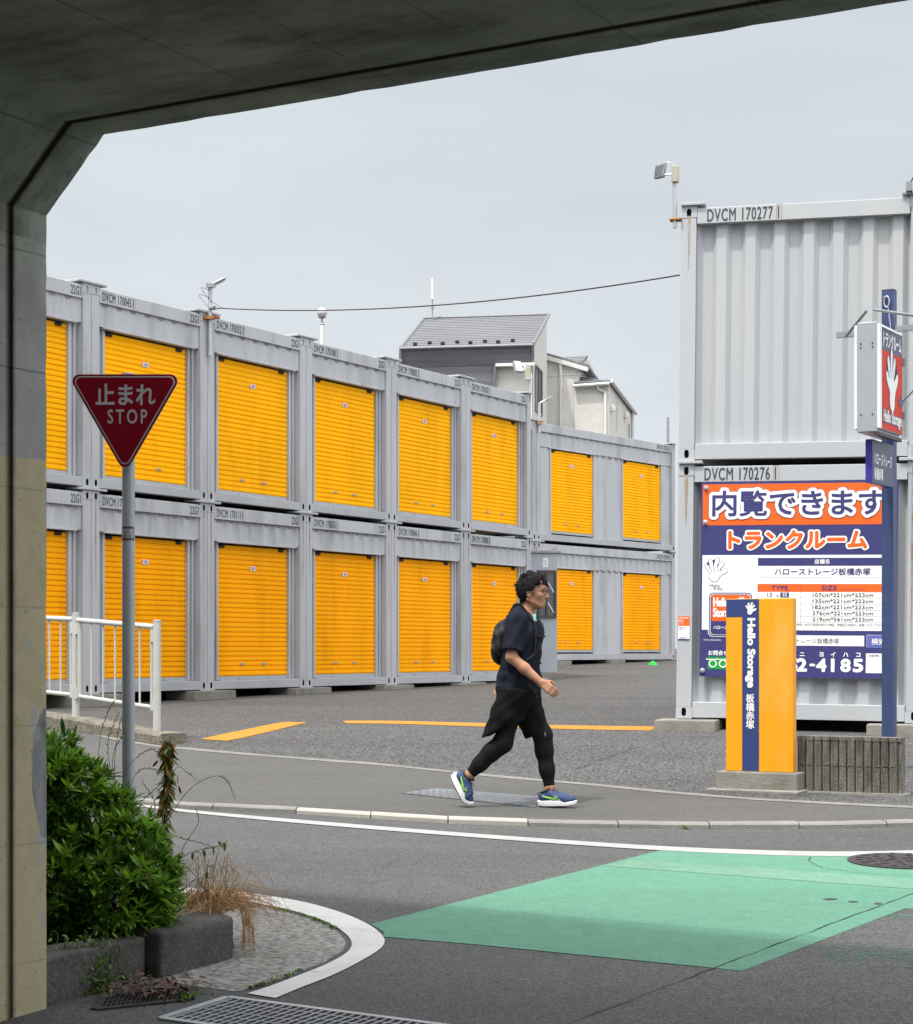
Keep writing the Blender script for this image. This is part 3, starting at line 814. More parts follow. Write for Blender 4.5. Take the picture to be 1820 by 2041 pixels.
def corr_path(x0, x1, y, depth, period, flat=.35, start=0.0):
    """trapezoid corrugation in plan from x0 to x1; y = outer face, goes back by depth"""
    out = [(x0, y)]
    ramp = (1 - 2 * flat) / 2
    x = x0 + start
    while x < x1:
        for fx, fy in ((flat, 0), (flat + ramp, depth), (2 * flat + ramp, depth), (1.0, 0)):
            xx = x + fx * period
            if xx >= x1: break
            out.append((xx, y + fy))
        x += period
    out.append((x1, out[-1][1]))
    return out
def slot_face(mb, x0, x1, z0, z1, y, cx, cz, rw, rh, depth=.045, mi=0, mi_hole=1):
    """front face of a corner casting with its oval slot cut right through"""
    n = 24; v = []; inner = []; outer = []
    for i in range(n):
        a = 2 * math.pi * i / n; ca, sa = math.cos(a), math.sin(a)
        ex = math.copysign(abs(ca) ** .7, ca) * rw; ez = math.copysign(abs(sa) ** .7, sa) * rh
        inner.append((cx + ex, y, cz + ez))
        s = 1 / max(abs(ca), abs(sa))
        tx, tz = ca * s, sa * s
        outer.append((cx + (x1 - cx) * tx if tx > 0 else cx + (cx - x0) * tx, y, cz + (z1 - cz) * tz if tz > 0 else cz + (cz - z0) * tz))
    back = [(p[0], y + depth, p[2]) for p in inner]
    f = []; fi = []
    for i in range(n):
        j = (i + 1) % n
        f.append((i, j, n + j, n + i))
    mb.add(outer + inner, f, mi)
    mb.add(inner + back, [(i, (i + 1) % n, n + (i + 1) % n, n + i) for i in range(n)] + [tuple(range(n, 2 * n))], mi_hole)
def casting(left, top, W, H, plug=False):
    """corner casting on the front"""
    mb = MB(); w, h, d = .165, .118, .17
    x0 = -.003 if left else W - w + .003; x1 = x0 + w; z0 = H - h if top else 0.0; z1 = z0 + h
    y0 = -.004
    slot_face(mb, x0, x1, z0, z1, y0, (x0 + x1) / 2 + (.0 if left else -.0), (z0 + z1) / 2 + (-.01 if top else .01), .024, .042, mi_hole=3 if plug else 1, depth=.012 if plug else .045)
    v = [(x0, y0, z0), (x1, y0, z0), (x1, d, z0), (x0, d, z0), (x0, y0, z1), (x1, y0, z1), (x1, d, z1), (x0, d, z1)]
    mb.add(v, [(0, 3, 2, 1), (4, 5, 6, 7), (1, 2, 6, 5), (2, 3, 7, 6), (3, 0, 4, 7)])
    return mb
def shell(root, W, L, H, mats):
    """side walls, back and roof of a container (front left open for the panel)"""
    mb = MB()
    for xs, sgn in ((.012, 1), (W - .012, -1)):
        path = corr_path(.16, L - .16, 0, .036, .278)
        v = []
        for a, b in path: v += [(xs + sgn * b, a, .16), (xs + sgn * b, a, H - .06)]
        mb.add(v, [(2 * i, 2 * i + 2, 2 * i + 3, 2 * i + 1) for i in range(len(path) - 1)])
    mb.build('side_wall', mats, root)
    mb = MB(); mb.box(.03, W - .03, .15, L - .03, H - .055, H - .02)
    mb.build('roof', mats, root)
    mb = MB(); mb.box(.03, W - .03, .16, L - .06, .07, .14); mb.box(.16, W - .16, L - .06, L - .02, .0, H - .06)
    for xs in (0.0, W - .06):
        mb.box(xs, xs + .06, .17, L - .17, .02, .16); mb.box(xs, xs + .06, .17, L - .17, H - .09, H - .015)
        mb.box(xs if xs == 0 else W - .16, .16 if xs == 0 else W, L - .16, L, 0, H)
    mb.build('frame', mats, root)
    mb = MB(); mb.box(.06, W - .06, .20, L - .08, .15, .155); mb.build('floor', M['galv_dark'], root)

def shutter_geo(w, h, n):
    """roll-down slats: each slat bulges a little between dark grooves"""
    mb = MB(); p = h / n; prof = []
    for i in range(n):
        z = i * p
        prof += [(z + .0, .015), (z + .010, .015), (z + .0125, .003), (z + p * .35, .000), (z + p - .003, .001)]
    prof.append((h, .012))
    v = []
    for z, y in prof: v += [(0, y, z), (w, y, z)]
    mb.add(v, [(2 * i, 2 * i + 1, 2 * i + 3, 2 * i + 2) for i in range(len(prof) - 1)])
    return mb
def add_shutter(root, x0, x1, z0, z1, y, mat, number=None):
    s = shutter_geo(x1 - x0, z1 - z0, 27).build('shutter', mat, root, loc=(x0, y, z0))
    w = x1 - x0; h = z1 - z0
    mb = MB(); mb.box(0, w, -.012, .016, -.052, -.001); mb.box(0, w, -.022, -.0125, -.052, -.044)
    for xx in (w * .30, w * .72):
        mb.tube([(xx, -.012, -.03), (xx, -.024, -.03)], .016, 8); mb.box(xx + .01, xx + .07, -.022, -.014, -.036, -.028)
    mb.build('bottom_bar', M['galv'], s)
    for xx in (.35, .66):
        mb = MB(); mb.box(w * xx - .05, w * xx + .05, -.009, .0, .155, .185, 0); mb.box(w * xx - .025, w * xx + .025, -.011, -.0092, .163, .178, 1)
        mb.build('handle', [M['plastic_cream'], M['galv_dark']], s, bevel=.003)
    for xx in (.06, .90):
        mb = MB(); mb.box(w * xx - .05, w * xx + .07, -.02, .0, h - .045, h - .002); mb.build('stopper', M['black'], s, bevel=.004)
    if number:
        mb = MB(); cx, cz = w * .50, h * .832
        mb.box(cx - .068, cx + .068, -.010, -.0045, cz - .026, cz + .026, 0)
        for sx_ in (-1, 1): rect(mb, cx + sx_ * .056 - .010, cx + sx_ * .056 + .010, cz - .020, cz + .022, -.0112, 1)
        put_text(mb, number, cx, cz, .05, 2, -.0112, .8, .0015, 0, 'CENTER')
        mb.build('number_plate', [M['white'], M['orange'], M['navy']], s)
    return s

FONT_SX = .56
def serial(root, txt, x, z, h, align='LEFT', boxed=True):
    """stencilled serial on the top rail, the check digit in a thin box"""
    mb = MB()
    parts = txt.rsplit(' ', 1) if boxed else [txt]
    put_text(mb, parts[0].rstrip(), x, z, h / .72, 0, -.006, FONT_SX, .0012 * h / .1, 0, 'LEFT', 1.12)
    if align == 'RIGHT':
        m = max(p[0] for p in mb.v); mb.v = [(p[0] + x - m, p[1], p[2]) for p in mb.v]
    mb.build('lettering', [M['ink']], root)
    if boxed:
        xe = x + h * (5.58 if '  ' in parts[0] else 0) + (0 if '  ' in parts[0] else max(p[0] for p in mb.v) - x + h * .38)
        mb = MB(); put_text(mb, parts[1], xe, z, h / .72, 0, -.006, FONT_SX, .0012 * h / .1)
        xw = h * .26; x0 = xe - h * .13; x1 = xe + xw + h * .06
        t = .003
        for a, b, c, d in ((x0, x0 + t, z - h * .62, z + h * .62), (x1 - t, x1, z - h * .62, z + h * .62), (x0 + t, x1 - t, z + h * .62 - t, z + h * .62), (x0 + t, x1 - t, z - h * .62, z - h * .62 + t)):
            rect(mb, a, b, c, d, -.0062, 1)
        mb.build('check_digit', [M['ink'], M['rust']], root)

def rust_streak(root, x, ztop, length, w=.014, y=-.0075):
    """thin drip of rust below a slot, ragged and thinning out"""
    rr = random.Random(int(x * 1000) + int(ztop * 77) + int(length * 991))
    mb = MB(); v = []; n = 22
    for i in range(n + 1):
        t = i / n; ww = w * (1 - t) ** .8 * rr.uniform(.55, 1.15) + .0015
        cx = x + .0012 * math.sin(i * 1.3)
        v += [(cx - ww / 2, y, ztop - length * t), (cx + ww / 2, y, ztop - length * t)]
    mb.add(v, [(2 * i, 2 * i + 1, 2 * i + 3, 2 * i + 2) for i in range(n)])
    return mb.build('rust_streak', M['rust_wash'], root)
def rust_wash():
    m = bpy.data.materials.new('rust_wash'); m.use_nodes = True
    t = m.node_tree; N = t.nodes.new; L = t.links.new; b = t.nodes["Principled BSDF"]; b.inputs["Roughness"].default_value = .7
    g_ = N("ShaderNodeNewGeometry"); n = N("ShaderNodeTexNoise"); n.inputs["Scale"].default_value = 6; n.inputs["Detail"].default_value = 6
    L(g_.outputs["Position"], n.inputs["Vector"]); mx = N("ShaderNodeMix"); mx.data_type = 'RGBA'
    mx.inputs["A"].default_value = (.27, .125, .04, 1); mx.inputs["B"].default_value = (.36, .33, .285, 1)
    r = N("ShaderNodeMapRange"); r.inputs["From Min"].default_value = .38; r.inputs["From Max"].default_value = .62
    L(n.outputs["Fac"], r.inputs["Value"]); L(r.outputs[0], mx.inputs["Factor"]); L(mx.outputs["Result"], b.inputs["Base Color"])
    return m
M['rust_wash'] = rust_wash()

def posts_and_castings(root, W, H, mats, plug_top):
    for left in (True, False):
        mb = MB(); x0 = 0.0 if left else W - .155
        mb.box(x0, x0 + .155, 0, .16, .119, H - .119)
        # return flange towards the panel
        xf = .1555 if left else W - .1605
        mb.box(xf, xf + .005, .045, .15, .16, H - .18)
        mb.build('corner_post', mats, root, bevel=.006)
        for top in (True, False):
            casting(left, top, W, H, plug_top and top).build('corner_casting', mats, root)
def top_plates(root, W, H, spread=.27):
    for left in (True, False):
        mb = MB(); x0 = .0015 if left else W - spread
        mb.box(x0, x0 + spread - .0015, -.035, .20, H + .002, H + GAP - .003)
        mb.build('stacking_plate', M['paint_dull'], root, bevel=.004)

def make_front_container(faded):
    """container end turned into a store: one roll-down shutter under a corrugated header"""
    W, H = CW, CH
    mats = PAINT_MATS
    root = thing('storage_container', '-', 'container', (0, 0, 0))
    shell(root, W, CL, H, mats); posts_and_castings(root, W, H, mats, not faded)
    zr1, zr0 = H - .03, H - .205          # top rail
    mb = MB(); mb.box(.163, W - .163, -.003, .10, zr0, zr1); mb.build('top_rail', mats, root, bevel=.004)
    mb = MB(); mb.box(.163, W - .163, -.003, .12, .012, .128); mb.build('bottom_rail', [M['paint_dull']] + mats[1:], root, bevel=.004)
    sx0, sx1, sz0, sz1 = .347, 2.093, .190, 2.045
    D = .042                       # how far the whole panel sits back behind the posts
    mb = MB(); path = corr_path(.161, W - .161, .026, .030 if faded else .008, .29, .36, .06)
    mb.strip(path, sz1 + .04, zr0 + .02)
    for i in range(7):             # gap shadow and grime painted as scallops where the old corrugation was cut
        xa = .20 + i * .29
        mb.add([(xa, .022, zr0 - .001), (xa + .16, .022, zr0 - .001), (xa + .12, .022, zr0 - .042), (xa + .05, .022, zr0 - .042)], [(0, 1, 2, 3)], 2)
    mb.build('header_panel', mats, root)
    mb = MB()
    for a, b in ((.161, sx0 - .002), (sx1 + .002, W - .161)): mb.box(a, b, .062 + D, .12 + D, .1285, sz1 + .039)
    mb.box(sx0 - .045, sx0 - .0005, .030 + D, .0615 + D, .14, sz1 + .02); mb.box(sx1 + .0005, sx1 + .045, .030 + D, .0615 + D, .14, sz1 + .02)
    mb.box(sx0 - .1, sx1 + .1, .008, .066 + D, sz1 + .021, sz1 + .045)
    mb.box(sx1 + .10, sx1 + .135, .035 + D, .0615 + D, .13, zr0 - .03)
    mb.build('door_frame', mats, root, bevel=.003)
    mb = MB(); mb.box(sx0 + .001, sx1 - .001, .03, .115 + D, .1285, .136); mb.build('sill', M['galv'], root)
    add_shutter(root, sx0, sx1, sz0, sz1, .068 + D, M['shutter_low'] if faded else M['shutter'])
    return root

def add_number(s, w, h, number):
    mb = MB(); cx, cz = w * .50, h * .832
    mb.box(cx - .078, cx + .078, -.010, -.0045, cz - .030, cz + .030, 0)
    for sx_ in (-1, 1): rect(mb, cx + sx_ * .064 - .011, cx + sx_ * .064 + .011, cz - .022, cz + .024, -.0112, 1)
    put_text(mb, number, cx, cz, .058, 2, -.0112, .8, .002, 0, 'CENTER')
    mb.build('number_plate', [M['white'], M['orange'], M['navy']], s)

ROW_DIR = Vector((.4915, .8709, 0)); ROW_ROT = math.atan2(.8709, .4915)
ROW0 = Vector((-4.648, 24.6, 1.067))
proto_up = make_front_container(False); top_plates(proto_up, CW, CH)
proto_lo = make_front_container(True); top_plates(proto_lo, CW, CH)
STEP = 2.4475
row = [  # column, level, serial, shutter number, rust, label
    (-1, 1, None, None, 0, 'upper grey container cut off by the concrete wall at its left'),
    (0, 1, 'DVCM 170045 1', '203', 0, 'upper grey container lettered 170045 behind the red stop sign'),
    (1, 1, 'DVCM 170032 1', '205', 1, 'upper grey container lettered 170032 with a lamp pole at its left corner'),
    (2, 1, 'DVCM 170108 1', '206', 0, 'upper grey container lettered 170108 below the globe lamp'),
    (3, 1, 'DVCM 170082 1', '207', 0, 'upper grey container lettered 170082 in front of the dark house roof'),
    (4, 1, 'DVCM 170107 1', '208', 0, 'upper grey container lettered 170107 at the far end of the long row'),
    (-1, 0, None, None, 0, 'lower grey container behind the left end of the white railing'),
    (0, 0, 'DVCM 17     1', '102', 1, 'lower grey container behind the sign pole and the white railing'),
    (1, 0, 'DVCM 170111 1', '103', 1, 'lower grey container lettered 170111 right of the sign pole'),
    (2, 0, 'DVCM 170035 1', '105', 1, 'lower grey container lettered 170035 with a darker grey header'),
    (3, 0, 'DVCM 170046 1', '106', 1, 'lower grey container lettered 170046 left of the walking man'),
    (4, 0, 'DVCM 170088 1', '107', 1, 'lower grey container lettered 170088 just behind the walking man'),
]
for k, (c_, lev, ser, num, rust, lab) in enumerate(row):
    src = proto_up if lev else proto_lo
    first = (c_ == -1)
    o = src if first else copy_tree(src)
    p = ROW0 + ROW_DIR * (STEP * c_) + Vector((0, 0, lev * (CH + GAP)))
    o.location = p; o.rotation_euler = (0, 0, ROW_ROT)
    tag(o, lab, 'container', 'containers of the long left row')
row_objs = {}
for o in [x for x in COL.objects if x.get('group') == 'containers of the long left row']:
    for k, r_ in enumerate(row):
        if r_[5] == o['label']: row_objs[k] = o
for k, (c_, lev, ser, num, rust, lab) in enumerate(row):
    o = row_objs[k]; zc = CH - .118
    serial(o, '22G1', CW - .20, zc, .112, 'RIGHT', False)
    if ser: serial(o, ser, .21, zc, .112)
    for ch in list(o.children):
        if ch.name.startswith('shutter') and num: add_number(ch, 1.746, 1.855, num)
    if rust and lev == 0:
        rust_streak(o, .0795, CH - .118, .9 + .35 * (k % 3), .014, -.0062)
        rust_streak(o, CW - .0795, CH - .118, 1.1 + .3 * ((k + 1) % 3), .012, -.0062)
    if lab.find('170032') > 0: rust_streak(o, .03, CH - .10, 1.0, .012, -.0062)

# ---------------------------------------------------------------- far wing: containers seen from the long side, two shutters each
FW0 = Vector((1.745, 42.0, 1.385)); FDIR = Vector((.588, .809, 0)); FROT = math.atan2(.809, .588)
def make_side_container(faded):
    W, H = CL, CH; mats = PAINT_MATS
    root = thing('storage_container', '-', 'container')
    shell(root, W, CW, H, mats); posts_and_castings(root, W, H, mats, not faded)
    zr1, zr0 = H - .03, H - .21
    mb = MB(); mb.box(.163, W - .163, -.003, .10, zr0, zr1); mb.build('top_rail', mats, root, bevel=.004)
    mb = MB(); mb.box(.163, W - .163, -.003, .12, .012, .15); mb.build('bottom_rail', [M['paint_dull']] + mats[1:], root, bevel=.004)
    sz0, sz1 = .235, 2.02
    sh = ((.62, 2.385), (3.675, 5.44))
    mb = MB(); mb.strip(corr_path(.161, W - .161, .028, .034 if faded else .018, .278, .36, .05), sz1 + .04, zr0 + .02)
    for i in range(20):  # scallops below the rail: painted gap shadow with some dirt
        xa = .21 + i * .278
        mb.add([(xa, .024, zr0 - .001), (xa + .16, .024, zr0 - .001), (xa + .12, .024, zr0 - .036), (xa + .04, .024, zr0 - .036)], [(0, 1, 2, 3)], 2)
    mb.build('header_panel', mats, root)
    mb = MB()
    xs = [.161, sh[0][0] - .002, sh[0][1] + .002, sh[1][0] - .002, sh[1][1] + .002, W - .161]
    for a, b in ((xs[0], xs[1]), (xs[2], xs[3]), (xs[4], xs[5])): mb.box(a, b, .056, .12, .1505, sz1 + .039)
    for i in range(4):  # same painted shadow and dirt on the panel between the shutters
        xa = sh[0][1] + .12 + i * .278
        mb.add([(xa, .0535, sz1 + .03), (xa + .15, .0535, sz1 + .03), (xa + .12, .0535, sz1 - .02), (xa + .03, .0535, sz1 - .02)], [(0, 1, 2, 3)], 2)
    for a, b in sh:
        mb.box(a - .045, a - .0005, .030, .0555, .152, sz1 + .02); mb.box(b + .0005, b + .045, .030, .0555, .152, sz1 + .02)
        mb.box(a - .1, b + .1, .012, .060, sz1 + .021, sz1 + .045)
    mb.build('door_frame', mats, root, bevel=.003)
    for a, b in sh: add_shutter(root, a, b, sz0, sz1, .064, M['shutter_low'] if faded else M['shutter'])
    top_plates(root, W, H)
    return root
pu = make_side_container(False); pl = make_side_container(True)
wing = [(pu, 0, 1, 'DVCM 170135 2', ('215', '216'), 'upper far container lettered 170135 with two yellow shutters below the pale houses'),
        (pl, 0, 0, 'DVCM 170149 2', ('115', '116'), 'lower far container lettered 170149 with two yellow shutters beside the meter cabinet'),
        (None, -1, 1, '9 2', None, 'upper far container ending in 9 2, mostly hidden by the long row'),
        (None, -1, 0, '50 2', None, 'lower far container ending in 50 2, mostly hidden behind the meter cabinet')]
for src, c_, lev, ser, nums, lab in wing:
    o = src if src else copy_tree(pu if lev else pl)
    o.location = FW0 + FDIR * ((CL + .012) * c_) + Vector((0, 0, lev * (CH + GAP))); o.rotation_euler = (0, 0, FROT)
    tag(o, lab, 'container', 'containers of the far wing')
    wing_o = o
    o['_s'] = ser
for o in [x for x in COL.objects if x.get('_s')]:
    ser = o['_s']; del o['_s']
    serial(o, ser, CL - .23, CH - .12, .11, 'RIGHT', False)
    nums = {'DVCM 170135 2': ('215', '216'), 'DVCM 170149 2': ('115', '116')}.get(ser)
    if nums:
        for ch, nn in zip([c for c in o.children if c.name.startswith('shutter')], nums): add_number(ch, 1.765, 1.785, nn)

# ---------------------------------------------------------------- right stack: closed corrugated ends
RC0 = at(1347.5, 1432, 19.7); RROT = math.atan2(-.27, .963); TILT = R(.62)
SUNP = [M['paint_sun'], M['black'], M['rust'], M['paint_sun']]
def make_plain_container():
    W, H = CW, CH; root = thing('storage_container', '-', 'container')
    shell(root, W, CL, H, SUNP); posts_and_castings(root, W, H, SUNP, False)
    zr1, zr0 = H - .025, H - .185
    mb = MB(); mb.box(.163, W - .163, -.003, .14, zr0, zr1); mb.build('top_rail', SUNP, root, bevel=.004)
    mb = MB(); mb.box(.163, W - .163, -.003, .14, .012, .17); mb.build('bottom_rail', SUNP, root, bevel=.004)
    mb = MB(); mb.strip(corr_path(.1565, W - .1565, .058, .052, .292, .33, -.09), .165, zr0 + .02); mb.build('end_panel', SUNP, root)
    top_plates(root, W, H, .245)
    return root
rc = make_plain_container()
rc2 = copy_tree(rc)
for o, lev, ser, lab in ((rc, 1, 'DVCM 170277 1', 'upper white container lettered 170277 with a bare corrugated end'), (rc2, 0, 'DVCM 170276 1', 'lower white container lettered 170276 carrying the big navy and orange board')):
    o.rotation_euler = (0, TILT, RROT)
    o.location = RC0 + (Matrix.Rotation(RROT, 3, 'Z') @ Matrix.Rotation(TILT, 3, 'Y') @ Vector((0, 0, lev * (CH + GAP))))
    tag(o, lab, 'container', 'containers stacked beside the pavement')
    serial(o, ser, .265, CH - .105, .128)
rust_streak(rc, .0795, CH - .10, .55, .022, -.0062)
rust_streak(rc2, .0795, CH - .11, .50, .034, -.0062)
rust_streak(rc2, CW - .0795, CH - .11, 1.9, .03, -.0062)
rust_streak(rc2, CW - .05, CH - .05, 2.1, .022, -.0064); rust_streak(rc2, CW - .11, CH - .05, 1.9, .022, -.0066)
rust_streak(rc, CW - .0795, CH - .10, 1.2, .022, -.0062)

# footing blocks under the containers
def footing(p, rz, w, d, ztop, lab, grp):
    zb = G(p.y) + .0
    t = MB(); rr = random.Random(int(abs(p.x) * 1000))
    t.box(-w / 2, w / 2, -.14, d - .14, 0, max(.06, ztop - zb - .002 + .03))
    o = t.build('footing_block', M['block'], None, loc=(p.x, p.y, zb - .0), rot=(0, 0, rz), bevel=.012, segs=2)
    o.scale.z = 1.0
    return tag(o, lab, 'footing block', grp)
grp = 'concrete footing blocks under the long row'
labs = ['footing block of the long row furthest left, behind the white railing', 'footing block under the corner of container 170111, nearest one right of the sign pole',
        'footing block under the corner between containers 170111 and 170035', 'footing block under the corner between containers 170035 and 170046',
        'footing block under the corner between containers 170046 and 170088', 'footing block under the far right corner of the long row behind the man']
for i in range(6):
    p = ROW0 + ROW_DIR * (STEP * i)
    footing(p, ROW_ROT, .95, .5, 1.067 - .03, labs[i], grp)
QRC = Matrix.Rotation(RROT, 3, 'Z')
for xx, lab, w in ((.13, 'broad footing block under the left corner of the white containers', .62), (2.28, 'broad footing block under the right corner of the white containers behind the blue post', .72)):
    p = RC0 + QRC @ Vector((xx, -.12, 0)); p.z = 0
    footing(p, RROT, w, .55, RC0.z - .035 - xx * math.tan(TILT), lab, 'footing blocks under the white containers')
for s_, lab in ((.9, 'low pale footing under the far wing left of its middle'), (3.2, 'low pale footing under the middle of the far wing')):
    p = FW0 + FDIR * s_
    footing(p, FROT, .6, .4, FW0.z - .03, lab, 'footings under the far wing')

# ================================================================ BIG BOARD on the lower white container
BW, BH = 1.955, 1.972
def on_rc(x, z, y=0.0):
    """point on the front of the lower white container"""
    return RC0 + (Matrix.Rotation(RROT, 3, 'Z') @ Matrix.Rotation(TILT, 3, 'Y') @ Vector((x, y, z)))
bx0 = .232
board = thing('advertising_board', 'big navy, orange and white price board bolted to the lower white container', 'sign board', on_rc(bx0, 2.405 - BH, -.004), rot=(0, TILT, RROT))
mb = MB(); mb.box(0, BW, 0, .03, 0, BH, 0)
mb.build('panel', M['navy'], board)
def bu(bx): return (bx - 196) / 763.0
def bv(by): return BH - (by - 140) / 758.0
mb = MB(); W_, N_, O_, K_, GR_, BB_ = range(6)
PM = [M['white'], M['navy'], M['orange'], M['ink'], M['green_print'], M['button_blue']]
Y1, Y2, Y3, Y4, Y5 = -.0012, -.0028, -.0046, -.0064, -.0082
rect(mb, .020, 1.935, bv(472), bv(158), Y1, O_)
flatpoly(mb, [(.020, bv(472)), (.020, bv(158)), (.30, bv(158)), (.16, bv(330)), (.02, bv(430))][:3] + [(.09, bv(250))], Y1 - .0004, O_)
kw = dict(align='CENTER')
cxt = (bu(285) + bu(1592)) / 2
tw = bu(1592) - bu(285)
for (mi_, y_, bev, fl) in ((N_, -.003, .108, .02), (W_, -.0065, .094, .02)):
    put_text(mb, '内覧できます', cxt, bv(306), .262, mi_, y_, 1, 0, 0, 'CENTER', 1.0, width=tw + bev * .7, height=.262 + bev * .7, ring=bev * .35 + .006, nring=44)
put_text(mb, '内覧できます', cxt, bv(306), .262, N_, -.0095, 1, 0, 0, 'CENTER', width=tw, height=.262, ring=.0062, nring=12)
cx2 = (bu(410) + bu(1465)) / 2; tw2 = bu(1465) - bu(410)
put_text(mb, 'トランクルーム', cx2, bv(585), .225, W_, -.003, 1, 0, 0, 'CENTER', width=tw2 + .034, height=.224, ring=.026, nring=40)
put_text(mb, 'トランクルーム', cx2, bv(585), .225, O_, -.0062, 1, 0, 0, 'CENTER', width=tw2, height=.19, ring=.009, nring=12)
rect(mb, .022, 1.935, bv(1275), bv(702), Y1, W_)
# waving hand, outlined
put_hand(mb, bu(320), bv(815), .255, .245, Y2, N_, R(-14), .0045)
put_hand(mb, bu(320), bv(815), .255, .245, Y3, W_, R(-14))
hx, hz = bu(320), bv(815)
def pen(pts, w, y, mi):
    """thin drawn line on the board"""
    P = [Vector((p[0], 0, p[1])) for p in pts]; v = []
    for i, p in enumerate(P):
        t = (P[min(i + 1, len(P) - 1)] - P[max(0, i - 1)]).normalized(); n = Vector((-t.z, 0, t.x)) * w / 2
        v += [(p.x - n.x, y, p.z - n.z), (p.x + n.x, y, p.z + n.z)]
    mb.add(v, [(2 * i, 2 * i + 1, 2 * i + 3, 2 * i + 2) for i in range(len(P) - 1)], mi)
for k in range(3):
    pen([(hx - .075 + k * .042, hz + .055 - k * .0), (hx - .055 + k * .038, hz + .0), (hx - .038 + k * .03, hz - .02)], .005, Y4, N_)
put_text(mb, 'Hello', bu(312), bv(935), .052, N_, Y2, .9, 0, 0, 'CENTER')
put_text(mb, 'Kitty', bu(338), bv(963), .052, N_, Y2, .9, 0, 0, 'CENTER')
# framed emblem, lower left
flatpoly(mb, rrect(bu(262), bu(606), bv(1330), bv(984), .05), Y2, W_)
flatpoly(mb, rrect(bu(268), bu(600), bv(1324), bv(990), .046), Y3, N_)
flatpoly(mb, rrect(bu(276), bu(592), bv(1316), bv(998), .040), Y4, W_)
flatpoly(mb, rrect(bu(281), bu(587), bv(1311), bv(1003), .036), Y5, N_)
flatpoly(mb, rrect(bu(289), bu(580), bv(1208), bv(1008), .010), -.0095, O_)
put_text(mb, 'Hello', bu(302), bv(1063), .125, W_, -.0108, .56, .004)
put_text(mb, 'Storage', bu(300), bv(1153), .125, W_, -.0108, .56, .004)
put_hand(mb, bu(527), bv(1050), .10, .075, -.0108, W_, R(-25))
put_text(mb, 'ハローストレージ', bu(303), bv(1257), .042, W_, -.0098, .9, .001)
put_text(mb, '©1976, 2018 SANRIO', bu(226), bv(1355), .022, W_, Y1, .9)
# shop name table
rect(mb, bu(641), 1.935, bv(782), bv(724), Y2, N_)
put_text(mb, '店舗名', bu(1127), bv(752), .050, W_, Y3, 1, .0012, 0, 'CENTER', 1.1)
def frame(x0, x1, z0, z1, w, y, mi):
    rect(mb, x0, x1, z0, z0 + w, y, mi); rect(mb, x0, x1, z1 - w, z1, y, mi); rect(mb, x0, x0 + w, z0 + w, z1 - w, y, mi); rect(mb, x1 - w, x1, z0 + w, z1 - w, y, mi)
frame(bu(641), 1.932, bv(875), bv(783), .002, Y2, N_)
put_text(mb, 'ハローストレージ板橋赤塚', bu(1130), bv(829), .075, N_, Y2, 1, .0016, 0, 'CENTER', width=bu(1490) - bu(768))
pen([(bu(205), bv(884)), (1.93, bv(885))], .0012, Y2, K_)
rect(mb, bu(641), 1.935, bv(982), bv(922), Y2, O_)
put_text(mb, 'TYPE', bu(809), bv(953), .066, N_, Y3, 1.0, .0016, 0, 'CENTER', width=bu(874) - bu(744))
put_text(mb, 'SIZE', bu(1184), bv(952), .066, N_, Y3, 1.0, .0016, 0, 'CENTER', width=bu(1243) - bu(1126))
put_text(mb, 'サイズは内寸おおよその寸法です', bu(1258), bv(962), .022, N_, Y3, .8)
rows_ = [(1005, '107cm*221cm*223cm'), (1051, '135cm*221cm*223cm'), (1097, '182cm*221cm*223cm'), (1143, '276cm*221cm*223cm'), (1189, '219cm*561cm*223cm')]
for yy_, txt in rows_:
    put_text(mb, txt, bu(1286), bv(yy_), .052, K_, Y2, 1, .0008, 0, 'CENTER', 1.05, width=bu(1513) - bu(1060))
    rect(mb, bu(641), 1.932, bv(yy_ + 24), bv(yy_ + 22.6), Y2, K_)
rect(mb, bu(641), bu(642.3), bv(1211), bv(982), Y3, K_); rect(mb, bu(970), bu(971.4), bv(1211), bv(924), Y4, N_)
for yy_, a, b in ((1005, '1.5', '5S'), (1051, '2', '4S')):
    put_text(mb, a, bu(782) - .012 - len(a) * .026, bv(yy_), .055, K_, Y2, .95, .0008); put_text(mb, '帖', bu(785), bv(yy_ + 7), .026, K_, Y2)
    rect(mb, bu(815), bu(880), bv(yy_ + 17), bv(yy_ - 17), Y3, N_); put_text(mb, b, bu(848), bv(yy_), .05, W_, Y4, 1, .0008, 0, 'CENTER')
put_text(mb, 'る物品・水分や高温を発する物品・貴重品の収納はご遠慮いただいており', bu(925), bv(1231), .030, K_, Y2, 1, 0, 0, width=bu(1585) - bu(925))
rect(mb, bu(700), bu(1449), bv(1391), bv(1312), Y1, W_)
put_text(mb, 'ハローストレージ板橋赤塚', bu(764), bv(1354), .06, K_, Y2, 1, 0, 0, width=bu(1262) - bu(764))
rect(mb, bu(1467), bu(1640), bv(1400), bv(1305), Y1, W_); rect(mb, bu(1469), bu(1638), bv(1398), bv(1307), Y2, BB_)
put_text(mb, '検索', bu(1503), bv(1354), .07, W_, Y3, 1, .001)
put_text(mb, 'お問合せ', bu(266), bv(1453), .052, W_, Y1, 1, .0012)
rect(mb, bu(264), bu(470), bv(1577), bv(1484), Y1, GR_)
for k in range(2):   # toll-free loops
    cxl = bu(302 + k * 78); czl = bv(1535)
    pen([(cxl + .036 * math.cos(R(a)), czl + .034 * math.sin(R(a))) for a in range(0, 361, 20)], .012, Y2, W_)
    pen([(cxl - .07, czl + .046), (cxl - .03, czl + .040), (cxl + .01, czl + .040), (cxl + .05, czl + .046)], .010, Y3, W_)
